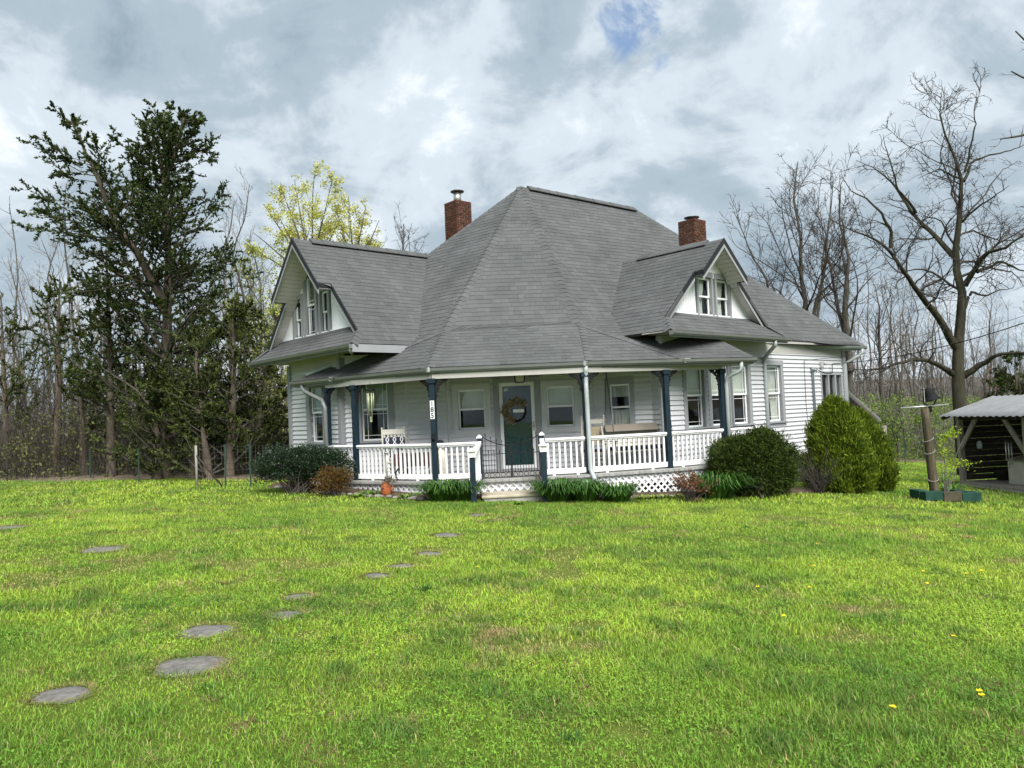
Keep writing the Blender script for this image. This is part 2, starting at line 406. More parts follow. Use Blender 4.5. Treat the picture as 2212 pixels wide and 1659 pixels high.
def mesh_curtain(w, parent, a, b, za, zb, gather):
    """pleated cloth; gather < 1 pulls its lower end towards a"""
    mb = MB(); nx, nz = 26, 10; V = []; F = []
    for j in range(nz + 1):
        t = j / nz; g = 1 - (1 - gather) * math.sin(min(1, (1 - t) * 1.3) * math.pi / 2)
        for i in range(nx + 1):
            s_ = i / nx; x = a + (b - a) * s_ * g
            V.append(w.P(x, za + (zb - za) * t, -0.15 - 0.018 * math.sin(s_ * 34) + 0.006 * math.sin(t * 9 + i)))
    for j in range(nz):
        for i in range(nx): k = j * (nx + 1) + i; F.append((k, k + 1, k + nx + 2, k + nx + 1))
    mb.add(V, F, 0, True); mb.build('curtain', M_CURTAIN, parent, fix=False)

# ------------------------------------------------------------------ walls
UL, VR = 9.15, 10.6
zs_gable = 3.37
cL = uv(UL, 18.82, 0); cR = uv(UL, 16.22, 0)
wr0 = Vector((3.38, 17.29, 0)); wr1 = uv(22.98, VR, 0)
wr0 = uv(wr0.dot(Uv), VR, 0)
W_GABLE = Wall(cL, cR, -0.15, 3.42)
W_FACET = Wall(cR, (-2.49, 18.10), 0.1, 3.30)
W_LINK = Wall((-2.49, 18.10), (-1.54, 18.25), 0.1, 3.30)
W_ENTRY = Wall((-1.54, 18.25), (1.86, 18.07), 0.1, 3.30)
W_RFACET = Wall((1.86, 18.07), (3.2, 17.62), 0.1, 3.30)
W_SLIVER = Wall((3.2, 17.62), (wr0.x, wr0.y), 0.1, 3.30)
W_RIGHT = Wall(wr0, wr1, -0.75, 3.40)
def hits(w, x0, y0, x1, y1):
    a, z1 = w.hit(x0, y0); b, z0 = w.hit(x1, y1); return min(a, b), max(a, b), min(z0, z1), max(z0, z1)
def Z1(x, y): return ((2160 + x * .21704) / 1.35624, (980 + y * .21704) / 1.35624)
def Z2(x, y): return ((1800 + x * .25316) / 1.35624, (880 + y * .25316) / 1.35624)
def Z3(x, y): return ((830 + x * .24111) / 1.35624, (1040 + y * .24111) / 1.35624)
def Z4(x, y): return ((720 + x * .24111) / 1.35624, (660 + y * .24111) / 1.35624)
def Z5(x, y): return ((1850 + x * .229) / 1.35624, (640 + y * .229) / 1.35624)
def C2(x, y): return ((1200 + x * .30136) / 1.35624, (1000 + y * .30136) / 1.35624)
def C3(x, y): return ((1700 + x * .54255) / 1.35624, (600 + y * .54255) / 1.35624)
M_ENTRYTRIM = mat('pale_entry_trim', (.47, .485, .49), .5, .06, 3)
WT, WB = 2.74, 1.26      # all the tall windows share head and sill heights
a, _ = W_GABLE.hit(*Z3(330, 600)); b, _ = W_GABLE.hit(*Z3(485, 600))
window(W_GABLE, a, b, WB, WT, 0.17, blind=0.48)
a, _ = W_FACET.hit(*Z3(945, 600)); b, _ = W_FACET.hit(*Z3(1272, 600))
window(W_FACET, a, b, WB, WT, 0.15, blind=0.52)
a, b, z0, z1 = hits(W_ENTRY, *C2(465, 470), *C2(745, 850))
window(W_ENTRY, a, b, z0, z1, 0.13, prairie=False, blind=0.5, blind_mat=M_BLIND, sill=False, casing=M_ENTRYTRIM)
a, b, z0, z1 = hits(W_ENTRY, *C2(1325, 437), *C2(1610, 822))
window(W_ENTRY, a, b, z0, z1, 0.13, prairie=False, blind=0.5, blind_mat=M_BLIND, sill=False, casing=M_ENTRYTRIM)
a, b, z0, z1 = hits(W_RFACET, *C3(155, 968), *C3(278, 1218))
window(W_RFACET, a, b, z0, z1, 0.10, prairie=False, blind=0.0, sill=False, curtain=[(0.05, 0.95, 0.0, 0.45, 1.0), (0.02, 0.98, 0.72, 0.98, 1.0)])
for q in ((825, 1030), (1110, 1232), (1352, 1545)):
    a, _ = W_RIGHT.hit(*Z2(q[0], 1050)); b, _ = W_RIGHT.hit(*Z2(q[1] + (95 if q[0] == 1110 else 0), 1050))
    window(W_RIGHT, a, b, WB - 0.02, WT, 0.13, blind=0.5, curtain=None, blind_mat=M_BLIND)
a, _ = W_RIGHT.hit(*Z1(398, 800)); b, _ = W_RIGHT.hit(*Z1(590, 800))
window(W_RIGHT, a, b, WB - 0.02, WT, 0.13, blind=0.0, curtain=[(1.0, 0.05, 0.0, 0.98, 0.45)])
# ---- back room window band: three tall dark panes in an aluminium frame
a, z1 = W_RIGHT.hit(*Z1(1120, 545)); b, _ = W_RIGHT.hit(*Z1(1395, 545)); z0 = 0.9
W_RIGHT.holes.append((a, b, z0, z1)); W_RIGHT.covers.append((a - 0.05, b + 0.05, z0, z1))
mb = MB()
for x in (a - 0.05, a + (b - a) * .31, a + (b - a) * .65, b - 0.03): W_RIGHT.bx(mb, x, x + 0.08, z0, z1, -0.06, 0.03)
W_RIGHT.bx(mb, a - 0.05, b + 0.05, z1, z1 + 0.06, -0.06, 0.034); W_RIGHT.bx(mb, a - 0.05, b + 0.05, z0 - 0.06, z0, -0.06, 0.034)
bw = mb.build('window', M_CASING, HOUSE, fix=False)
for k in range(3):
    pb = MB(); x0 = a + (b - a) * (0, .31, .65)[k] + 0.02; x1 = a + (b - a) * (.31, .65, 1)[k]
    W_RIGHT.bx(pb, x0, x1, z0, z1, -0.045, -0.038); pb.build('pane', M_GLASS, bw, fix=False)
    pb = MB(); W_RIGHT.bx(pb, x0 + 0.03, x0 + (x1 - x0) * .62, z0, z0 + (z1 - z0) * .52, -0.13, -0.12); pb.build('blind', M_CURTAIN, bw, fix=False)
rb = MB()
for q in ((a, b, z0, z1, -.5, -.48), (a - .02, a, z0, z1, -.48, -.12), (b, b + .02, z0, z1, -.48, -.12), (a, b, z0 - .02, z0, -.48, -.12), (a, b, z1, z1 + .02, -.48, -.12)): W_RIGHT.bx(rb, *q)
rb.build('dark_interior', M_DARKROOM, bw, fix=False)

# ---- front door: teal panelled door behind a white storm door
w = W_ENTRY
da, dz1 = w.hit(*C2(862, 405)); db, _ = w.hit(*C2(1208, 405)); dz0 = FLOOR_Z + 0.06
ga, gz1 = w.hit(*C2(902, 442)); gb, gz0 = w.hit(*C2(1180, 1198)); 
w.holes.append((da, db, dz0, dz1)); w.covers.append((da - .08, db + .08, 0, dz1))
mb = MB()
for q in ((da - .13, da, FLOOR_Z, dz1 + .11), (db, db + .13, FLOOR_Z, dz1 + .11)): w.bx(mb, q[0], q[1], q[2], q[3], -.08, .04)
w.bx(mb, da, db, dz1, dz1 + .11, -.08, .038); w.bx(mb, da - .02, db + .02, FLOOR_Z, dz0, -.1, .06)
door = mb.build('door', M_CASING, HOUSE, fix=False)
mb = MB(); g = 0.004
w.bx(mb, da + g, da + .085, dz0 + g, dz1 - g, -.03, .012); w.bx(mb, db - .085, db - g, dz0 + g, dz1 - g, -.03, .012)
w.bx(mb, da + .085, db - .085, dz1 - .09, dz1 - g, -.03, .0115); w.bx(mb, da + .085, db - .085, dz0 + g, gz0, -.03, .0115)
mb.build('storm_door_frame', M_WHITE, door, fix=False)
mb = MB(); w.bx(mb, da + .08, db - .08, gz0 - .005, dz1 - .085, -.012, -.006); mb.build('pane', M_GLASS, door, fix=False)
mb = MB(); w.bx(mb, da, db, dz0, dz1, -.12, -.10)
dw = db - da
for (x0, x1) in ((.12, .46), (.54, .88)):
    for (zz0, zz1) in ((.08, .30), (.36, .62), (.68, .93)):
        A, B = da + dw * x0, da + dw * x1; C_, D_ = dz0 + (dz1 - dz0) * zz0, dz0 + (dz1 - dz0) * zz1
        w.bx(mb, A, B, C_, C_ + .02, -.1, -.088); w.bx(mb, A, B, D_ - .02, D_, -.1, -.088)
        w.bx(mb, A, A + .02, C_ + .02, D_ - .02, -.1, -.088); w.bx(mb, B - .02, B, C_ + .02, D_ - .02, -.1, -.088)
mb.build('panelled_leaf', M_DOOR, door, fix=False)
mb = MB(); h0 = w.P(db - .045, dz0 + .98, .012)
w.bx(mb, db - .062, db - .028, dz0 + .87, dz0 + 1.09, .012, .022); mb.tube([h0 + w.n * .01, h0 + w.n * .05, h0 + w.n * .055 - w.d * .09], .012, 8)
mb.build('door_handle', mat('dull_brass', (.36, .33, .24), .4, metal=.6), door)
mb = MB(); w.bx(mb, ga + .03, ga + .13, gz1 - .11, gz1 - .04, -.004, -.0025); mb.build('window_sticker', mat('pale_sticker', (.45, .6, .66), .5, .2, 60), door, fix=False)
sw, sz = w.hit(*C2(1256, 745)); mb = MB(); w.bx(mb, sw - .03, sw + .03, sz - .07, sz + .07, .01, .028); mb.build('doorbell_plate', M_WHITE, HOUSE, fix=False)

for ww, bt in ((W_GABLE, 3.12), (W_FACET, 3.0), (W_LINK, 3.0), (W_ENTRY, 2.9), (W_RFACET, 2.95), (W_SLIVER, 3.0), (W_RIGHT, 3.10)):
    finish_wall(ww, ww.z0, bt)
# corner boards
mb = MB()
for p, r_ in ((cL, 0.07), (cR, 0.075), (Vector((-2.49, 18.10, 0)), 0.03), (Vector((-1.54, 18.25, 0)), 0.045), (Vector((1.86, 18.07, 0)), 0.045), (Vector((3.2, 17.62, 0)), 0.025), (wr0, 0.035), (wr1, 0.07)):
    z0 = -0.75 if p is wr1 else (-0.15 if p is cL else 0.1)
    b1 = MB(); b1.cbox((p.x, p.y, (z0 + 3.25) / 2), r_ * 2, r_ * 2, 3.25 - z0, math.pi / 2 - THETA); b1.build('corner_board', M_CASING if r_ > .06 else M_SIDING, HOUSE, fix=False)
# frieze boards under the eaves
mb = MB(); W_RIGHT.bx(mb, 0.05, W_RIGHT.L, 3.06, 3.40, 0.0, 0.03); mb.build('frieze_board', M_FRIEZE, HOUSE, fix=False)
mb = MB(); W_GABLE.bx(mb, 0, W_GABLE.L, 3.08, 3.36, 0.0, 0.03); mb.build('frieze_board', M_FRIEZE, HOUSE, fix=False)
# hidden side and back walls
mb = MB(); bk = uv(UL + 7, 18.82, 0); br = uv(22.98, 19.5, 0)
for p, q in ((bk, cL), (wr1, br), (br, uv(UL + 7, 19.5, 0))):
    ww = Wall(p, q, -0.9, 3.4); ww.bx(mb, 0, ww.L, ww.z0, ww.z1, -.12, 0)
mb.build('back_wall', M_SIDING, HOUSE, fix=False)

# ------------------------------------------------------------------ roof geometry
RP = at(1126, 403, 21.0); KL = at(959, 714.8, 17.45); KR = at(1248.5, 698.5, 17.2); RB = at(*Z1(1710, 150), 23.2)
EPIX = dict(A=(632, 824), B=(721, 814), C=(924, 794), D=(1264, 780), E=(1481, 774), F=(1629, 771))
EV = {k: at_z(*p, EAVE_Z + 0.04) for k, p in EPIX.items()}
A_, B_, C_, D_, E_, F_ = (EV[k] for k in 'ABCDEF')
KR = on_plane(1248.5, 698.5, C_, plane_of(KL, C_, D_))
nR = plane_of(RP, KR, RB)
nEF = plane_of(E_, F_, KR)
RQ = on_plane(1370, 452, RP, nR); GL = on_plane(*Z1(640, 70), RP, nR)
_l = nR.cross(nEF).normalized(); _l = _l if _l.x > 0 else -_l
K2 = min((KR + _l * (i * .02) for i in range(1, 200)), key=lambda p: abs(ray(1398, 701).x - (p - CAM).x / (p - CAM).y))
ML = uv(12.5, 17.15, 6.24)
nL = plane_of(RP, KL, ML)
nF = plane_of(RP, KL, KR)
def down(p, d, n, z):
    """point on the plane (p, n) reached along horizontal heading d at height z"""
    d = Vector(d); slope = -(n.x * d.x + n.y * d.y) / n.z
    return p + Vector((d.x, d.y, 0)) * ((z - p.z) / slope) + Z * (z - p.z)
HLdir = (ML - RP); HLb = RP + HLdir * ((3.5 - RP.z) / HLdir.z)
hl = Vector((nL.y, -nL.x, 0)).normalized()
if hl.x > 0: hl = -hl
LB = down(KL, Vector((nL.x, nL.y, 0)).normalized(), nL, 3.05) + hl * 3.4
KLd = down(KL, Vector((nL.x, nL.y, 0)).normalized(), nL, 3.35)
nAB = plane_of(A_, B_, KL); XL = on_plane(838, 748, A_, nAB)
# gable roof over the left wing, dormer roof on the right
GA = dict(u0=8.5, u1=8.85, vr=17.15, zr=6.22, half=2.6, ze=3.42, back=13.4, zstep=4.93)
GA['s'] = (GA['zr'] - GA['ze']) / GA['half']
DO = dict(v0=10.08, v1=10.33, ur=16.05, zr=5.70, half=2.50, ze=3.40, back=13.9, zstep=4.86)
DO['s'] = (DO['zr'] - DO['ze']) / DO['half']
def gpt(u, side, z):   # point on a slope of the left gable roof
    return uv(u, GA['vr'] + side * (GA['zr'] - z) / GA['s'], z)
def dpt(v, side, z):
    return uv(DO['ur'] + side * (DO['zr'] - z) / DO['s'], v, z)
FACETS = []      # (polygon, show as separate shingles?)
FACETS.append(('main_front', [RP, KL, KR], 7))
FACETS.append(('main_left', [RP, HLb, LB, KLd, KL], 0))
FACETS.append(('main_right', [RP, KR, K2, GL, RB, RQ], 1))
FACETS.append(('porch_front', [KL, C_, D_, KR], 2))
FACETS.append(('porch_left', [B_, C_, KL], 2))
FACETS.append(('porch_end_left', [A_, B_, KL, XL], 1))
FACETS.append(('porch_right', [D_, E_, KR], 2))
FACETS.append(('porch_end_right', [E_, F_, K2, KR], 2))
for sd in (-1, 1):
    pts = [gpt(8.5, sd, GA['ze']), gpt(8.84, sd, 3.74), gpt(8.85, sd, GA['zstep']), gpt(8.5, sd, GA['zstep']), gpt(8.5, sd, GA['zr']), gpt(GA['back'], sd, GA['zr']), gpt(11.3 if sd < 0 else 14, sd, GA['ze'])]
    FACETS.append(('gable_slope', pts, 1 if sd < 0 else 0))
    pts = [dpt(9.92, sd, DO['ze']), dpt(10.26, sd, 3.72), dpt(DO['v1'], sd, DO['zstep']), dpt(DO['v0'], sd, DO['zstep']), dpt(DO['v0'], sd, DO['zr']), dpt(DO['back'], sd, DO['zr']), dpt(11.4, sd, DO['ze'])]
    FACETS.append(('dormer_slope', pts, 1 if sd < 0 else 0))
GSK = [gpt(8.5, 1, GA['ze']), gpt(8.5, -1, GA['ze']), uv(9.2, 15.2, 3.99), uv(9.2, 19.1, 3.99)]
FACETS.append(('gable_skirt', GSK, 1))
DSK = [dpt(9.92, -1, DO['ze']), dpt(9.92, 1, DO['ze']), uv(17.95, 10.64, 3.96), uv(14.15, 10.64, 3.96)]
FACETS.append(('dormer_skirt', DSK, 1))
ROOF = MB()
for nm, pts, _ in FACETS:
    ROOF.slab(pts, 0.07, Z)
BRB = uv(22.98 + .45, 20.0, 3.3); BLB = HLb + Vector((0, 1.5, 0))
for pts in ([RQ, RB, BRB], [RP, RQ, BRB, BLB], [RP, BLB, HLb]): ROOF.slab(pts, 0.07, Z)
# hidden porch-roof returns to the walls
FW = uv(F_.dot(Uv) + .2, VR - 0.02, EAVE_Z + .04); AW = uv(UL + .02, A_.dot(Vv) + .3, EAVE_Z + .04)
ROOF.slab([F_, FW, K2], 0.05, Z); ROOF.slab([A_, XL, AW], 0.05, Z)
roof = ROOF.build('roof', M_DECK, HOUSE, fix=False)

TABS = []
def shingle(pts, expo, rank, seed, inset=0.0):
    rr = random.Random(seed)
    pts = [Vector(p) for p in pts]
    n = Vector((0, 0, 0))
    for i in range(len(pts)): n += pts[i].cross(pts[(i + 1) % len(pts)])
    n.normalize()
    if n.z < 0: n = -n
    up = (Z - n * n.z).normalized(); e = up.cross(n).normalized(); o = pts[0]
    q = [((p - o).dot(e), (p - o).dot(up)) for p in pts]
    t0 = min(t for _, t in q); t1 = max(t for _, t in q)
    def span(t):
        xs = []
        for i in range(len(q)):
            (xa, ya), (xb, yb) = q[i], q[(i + 1) % len(q)]
            if (ya - t) * (yb - t) < 0: xs.append(xa + (xb - xa) * (t - ya) / (yb - ya))
        xs.sort(); return (xs[0], xs[-1]) if len(xs) >= 2 else None
    k = 0; t = t0 - (0.012 if rank != 7 else 0)
    while t < t1 - 0.02:
        lo = span(max(t + 0.004, t0 + 0.003)); hi = span(min(t + expo, t1 - 0.003))
        if lo and hi:
            if not hi: hi = ((lo[0] + lo[1]) / 2,) * 2
            x = min(lo[0], hi[0]) - rr.random() * 0.3; X1 = max(lo[1], hi[1])
            while x < X1:
                wd = rr.choice((0.11, 0.14, 0.17, 0.21, 0.26, 0.32)) + rr.uniform(-.02, .02)
                a, b = x, x + wd - 0.003; x += wd
                la, lb = max(a, lo[0]), min(b, lo[1]); ha, hb = max(a, hi[0]), min(b, hi[1])
                if lb - la < 0.01 and hb - ha < 0.01: continue
                if lb < la: la = lb = (la + lb) / 2
                if hb < ha: ha = hb = (ha + hb) / 2
                th = rr.choice((0.010, 0.011, 0.012, 0.013)); dr = rr.uniform(-.003, .003)
                tt = min(t + expo + 0.012, t1)
                V = [o + e * la + up * (t + dr) + n * th, o + e * lb + up * (t + dr) + n * th, o + e * hb + up * tt + n * 0.004, o + e * ha + up * tt + n * 0.004]
                V += [V[0] - n * (th + .002), V[1] - n * (th + .002), V[2] - n * .006, V[3] - n * .006]
                TABS.append((V, rank, (sum(V[:4], Vector()) / 4 - CAM).length / max(0.05, (lb - la))))
        t += expo
for k, (nm, pts, rk) in enumerate(FACETS): shingle(pts, 0.142, rk, 100 + k)
TFACE = [(0, 1, 2, 3), (0, 4, 5, 1), (0, 3, 7, 4), (1, 5, 6, 2)]
TABS.sort(key=lambda q: (-(q[1] if q[1] < 3 else 1), q[2]))
for V, _, _ in TABS[:290]:
    b1 = MB(); b1.add(V, TFACE); b1.build('shingle', M_SHINGLE, roof, fix=False)
b1 = MB()
for V, _, _ in TABS[290:]: b1.add(V, TFACE)
b1.build('shingle_field', M_SHINGLE, roof, kind='stuff', fix=False)
# hip and ridge caps
def caps(a, b, na, nb, wd=0.15, expo=0.15, lift=0.012):
    a = Vector(a); b = Vector(b); d = (b - a).normalized(); L = (b - a).length; mb = MB()
    sa = d.cross(na).normalized(); sb = nb.cross(d).normalized()
    if sa.z > 0: sa = -sa
    if sb.z > 0: sb = -sb
    if sa.z > -0.02 and sb.z > -0.02: pass
    k = int(L / expo) + 1
    for i in range(k):
        p0 = a + d * min(L, i * expo); p1 = a + d * min(L, (i + 1) * expo + .03)
        up = (na + nb).normalized()
        V = [p0 + sa * wd + up * lift, p0 + up * (lift + .018), p0 + sb * wd + up * lift, p1 + sa * wd + up * .006, p1 + up * (.014), p1 + sb * wd + up * .006]
        V += [v - up * .02 for v in V[:3]]
        mb.add(V, [(0, 1, 4, 3), (1, 2, 5, 4), (0, 6, 7, 1), (1, 7, 8, 2)])
    return mb.build('hip_cap', M_SHINGLE, roof, kind='stuff')
nCD = plane_of(KL, C_, D_); nBC = plane_of(B_, C_, KL); nDE = plane_of(D_, E_, KR)
caps(KL, RP, nL, nF); caps(KR, RP, nF, nR); caps(C_, KL, nBC, nCD); caps(D_, KR, nCD, nDE); caps(B_, KL, nAB, nBC); caps(E_, KR, nDE, nEF)
caps(HLb, RP, nL, Vector((-.2, .7, .7)).normalized()); caps(RB, RQ, nR, Vector((.7, .3, .65)).normalized())
nGs = [plane_of(gpt(8.5, s, 4), gpt(10, s, 4), gpt(9, s, 5)) for s in (-1, 1)]; nDs = [plane_of(dpt(10, s, 4), dpt(12, s, 4), dpt(11, s, 5)) for s in (-1, 1)]
nGK = plane_of(*GSK[:3]); nDK = plane_of(*DSK[:3])
caps(GSK[1], gpt(8.86, -1, 3.76), nGs[0], nGK); caps(GSK[0], gpt(8.86, 1, 3.76), nGs[1], nGK)
caps(DSK[0], dpt(10.28, -1, 3.74), nDs[0], nDK); caps(DSK[1], dpt(10.28, 1, 3.74), nDs[1], nDK)
def ridge(a, b, n1, n2):
    mb = MB(); d = (b - a).normalized(); sd = d.cross(Z).normalized(); n = max(2, int((b - a).length / .3)); L = (b - a).length
    for i in range(n):
        p = a + d * (L * i / n); q = a + d * (L * (i + 1) / n - .004); h = .035 + .004 * (i % 2)
        mb.add([p + sd * .16 - Z * .09, p + sd * .16 + Z * (h - .10), p + Z * (h + .03), p - sd * .16 + Z * (h - .10), p - sd * .16 - Z * .09, q + sd * .16 - Z * .09, q + sd * .16 + Z * (h - .11), q + Z * (h + .022), q - sd * .16 + Z * (h - .11), q - sd * .16 - Z * .09], [(0, 1, 6, 5), (1, 2, 7, 6), (2, 3, 8, 7), (3, 4, 9, 8), (0, 4, 3, 2, 1), (5, 6, 7, 8, 9)])
    return mb.build('ridge_vent', M_SHINGLE, roof, kind='stuff')
ridge(RP + (RQ - RP) * .05, RQ, None, None); ridge(uv(8.95, GA['vr'], GA['zr']), uv(12.7, GA['vr'], GA['zr']), None, None); ridge(uv(DO['ur'], 10.5, DO['zr']), uv(DO['ur'], 12.6, DO['zr']), None, None)

# ------------------------------------------------------------------ gable ends
GWALL = Wall(uv(UL, 19.15, 0), uv(UL, 15.15, 0), 3.9, 6.1)      # s = 19.15 - v
DWALL = Wall(uv(14.0, VR, 0), uv(18.1, VR, 0), 3.9, 5.6)        # s = u - 14
gs0 = 19.15 - GA['vr']; ds0 = DO['ur'] - 14.0
def gable_wall_with(w, s0, apex, slope, zb, holes):
    """vertical boards, cut around the windows, their tops following the rake"""
    mb = MB(); half = (apex - zb) / slope; n = int(2 * half / 0.095)
    for i in range(n):
        a = s0 - half + 2 * half * i / n; b = a + 2 * half / n - .007
        ta, tb = apex - abs(a - s0) * slope, apex - abs(b - s0) * slope
        segs = cut(zb, max(ta, tb), [(h[2], h[3]) for h in holes if h[0] < b and h[1] > a])
        for za, zc in segs:
            top = zc > min(ta, tb)
            za_, zb_ = (ta, tb) if top else (zc, zc)
            if min(za_, zb_) < za: continue
            V = [w.P(a, za, .012), w.P(b, za, .012), w.P(b, zb_, .012), w.P(a, za_, .012)]; V += [v - w.n * .03 for v in V]
            mb.add(V, [(0, 1, 2, 3), (0, 4, 5, 1), (1, 5, 6, 2), (2, 6, 7, 3), (3, 7, 4, 0)])
    w.bx(mb, s0 - half, s0 + half, zb, zb + .06, .0, .03)
    return mb.build('gable_wall', M_GABLE, HOUSE)
def backing(w, s0, apex, slope, zb, holes):
    mb = MB(); z = zb; zs = sorted({zb, apex} | {z for h in holes for z in h[2:4]} | {zb + .15 * i for i in range(1, 30) if zb + .15 * i < apex})
    for za, zc in zip(zs, zs[1:]):
        h_ = (apex - zc) / slope
        for a, b in cut(s0 - h_, s0 + h_, [(h[0], h[1]) for h in holes if h[2] < zc - 1e-6 and h[3] > za + 1e-6]): w.bx(mb, a, b, za, zc, -.1, -.02)
    mb.build('gable_backing', M_CASING, HOUSE, fix=False)
M_DIM = mat('dim_curtain', (.17, .17, .145), .8, .3, 9)
def gwin(w, x0, y0, x1, y1, **k):
    a, b, z0, z1 = hits(w, x0, y0, x1, y1); window(w, a, b, z0, z1, **k); return (a, b, z0, z1)
H = [gwin(GWALL, *Z4(595, 925), *Z4(692, 1378), cw=.10, prairie=False, blind=.5, blind_mat=M_DIM, apron=False),
     gwin(GWALL, *Z4(722, 602), *Z4(862, 1335), cw=.10, prairie=True, blind=.5, blind_mat=M_DIM, apron=False),
     gwin(GWALL, *Z4(912, 805), *Z4(1015, 1295), cw=.10, prairie=False, blind=.5, blind_mat=M_DIM, apron=False)]
hh = [(a - .08, b + .08, z0, z1) for a, b, z0, z1 in H]
gable_wall_with(GWALL, gs0, GA['zr'] - .09, GA['s'], 3.90, hh); backing(GWALL, gs0, GA['zr'] - .12, GA['s'], 3.90, H)
H = [gwin(DWALL, *Z5(832, 738), *Z5(1028, 1250), cw=.07, prairie=False, blind=0, apron=False, curtain=[(0, .95, 0, .98, .75)]),
     gwin(DWALL, *Z5(1068, 775), *Z5(1255, 1272), cw=.07, prairie=False, blind=0, apron=False, curtain=[(.05, 1.0, 0, .98, .8)])]
hh = [(a - .06, b + .06, z0, z1) for a, b, z0, z1 in H]
gable_wall_with(DWALL, ds0, DO['zr'] - .09, DO['s'], 3.88, hh); backing(DWALL, ds0, DO['zr'] - .12, DO['s'], 3.88, H)
# soffits, barge boards
def rake(pt, outer, inner, side, zr, zstep, zlow, wallc):
    """pt(c, side, z) on the slope; outer overhang above the step, inner below; soffit boards run across"""
    off = Z * -.118
    mb = MB()
    def q(c, z): return pt(c, side, z) + off
    k = int((zr - zstep) / .09)
    for i in range(k):
        za, zb = zr - .05 - (zr - .05 - zstep) * i / k, zr - .05 - (zr - .05 - zstep) * (i + 1) / k + .006
        mb.slab([q(outer + .02, za), q(wallc, za), q(wallc, zb), q(outer + .02, zb)], .012, -Z)
    k = int((zstep - zlow) / .09)
    for i in range(k):
        za, zb = zstep - (zstep - zlow) * i / k, zstep - (zstep - zlow) * (i + 1) / k + .006
        mb.slab([q(inner + .02, za), q(wallc, za), q(wallc, zb), q(inner + .02, zb)], .012, -Z)
    mb.build('soffit', M_CREAM, HOUSE)
    out = (pt(outer, side, zr) - pt(outer + 1, side, zr)).normalized()
    for (c, za, zb, m, dz, t) in ((outer, zr, zstep - .02, M_BARGE, .0, .03), (inner, zstep, zlow, M_BARGE, .0, .03), (outer, zr, zstep - .02, M_CASING, -.10, .018), (inner, zstep, zlow, M_CASING, -.10, .018)):
        mb = MB(); A, B = pt(c, side, za) + Z * dz, pt(c, side, zb) + Z * dz; hgt = .115
        mb.box(A - Z * hgt, B - A, out * t, Z * (hgt + (.015 if dz == 0 else 0)))
        mb.build('bargeboard', m, HOUSE)
    mb = MB(); A, B = pt(outer, side, zstep), pt(inner, side, zstep); mb.box(A - Z * .12, B - A, (pt(outer, side, zstep + .1) - A).normalized() * .03, Z * .13); mb.build('bargeboard', M_BARGE, HOUSE)
for sd in (-1, 1):
    rake(gpt, GA['u0'], GA['u1'], sd, GA['zr'], GA['zstep'], 3.76, UL)
    rake(dpt, DO['v0'], DO['v1'], sd, DO['zr'], DO['zstep'], 3.74, VR)
# flat soffits under the gable eaves, fascia on the side eave
def flat(pts, z, name, m):
    mb = MB(); mb.slab([Vector((p.x, p.y, z)) for p in pts], .02, -Z); return mb.build(name, m, HOUSE)
flat([gpt(8.54, 1, GA['ze']), gpt(8.54, -1, GA['ze']), gpt(11.3, -1, GA['ze']), uv(11.3, 16.2, 0), uv(UL + .3, 16.2, 0), uv(UL + .3, 18.8, 0), uv(14, 18.8, 0), gpt(14, 1, GA['ze'])], 3.36, 'soffit', M_CREAM)
flat([dpt(9.96, -1, DO['ze']), dpt(9.96, 1, DO['ze']), uv(18.55, VR + .05, 0), uv(13.5, VR + .05, 0)], 3.36, 'soffit', M_FRIEZE)
flat([GL, RB, uv(23.3, VR + .05, 0), uv(17.5, VR + .05, 0)], 3.30, 'soffit', M_FRIEZE)
mb = MB(); a, b = gpt(8.5, -1, GA['ze']), gpt(10.6, -1, GA['ze']); mb.box(a - Z * .19, b - a, -Vv * .025, Z * .17); mb.build('fascia', M_CASING, HOUSE)
# ------------------------------------------------------------------ gutters
GPROF = [(0.0, -.085), (.055, -.085), (.095, -.045), (.105, -.01), (.112, .012), (.104, .012), (.092, -.008), (.05, -.075), (.008, -.075), (.0, .012)]
def gutter(a, b, inside, nm='gutter', m=None):
    a = Vector(a); b = Vector(b); d = (b - a).normalized(); sd = d.cross(Z).normalized()
    if sd.dot(inside - a) > 0: sd = -sd
    mb = MB(); mb.extrude([(x - .02, y - .03) for x, y in GPROF], a - d * .02, b + d * .02, sd)
    mb.box(a - Z * .15 - sd * .03, b - a, sd * .012, Z * .12)
    for e in (a - d * .022, b + d * .018): mb.box(e - Z * .113 - sd * .02, d * .004, sd * .1, Z * .09)
    return mb.build(nm, m or M_GUTTER, HOUSE)
CEN = Vector((0, 19, 0))
ev = [A_, B_, C_, D_, E_, F_]
for p, q in zip(ev, ev[1:]): gutter(p, q, CEN)
gutter(GSK[0], GSK[1], CEN); gutter(DSK[0], DSK[1], CEN + Vector((5, 5, 0)))
gm = Vector((GL.x, GL.y, RB.z)); gutter(gm, RB, CEN + Vector((5, 5, 0)))
for p in (B_, C_, D_, E_):     # lighter seam straps over the gutter corners
    o = (p - CEN); o.z = 0; o.normalize(); mb = MB(); mb.cbox(p + o * .03 - Z * .05, .045, .17, .10, math.atan2(o.x, -o.y) * -1 + 0); mb.build('gutter_strap', M_DOWN, HOUSE)
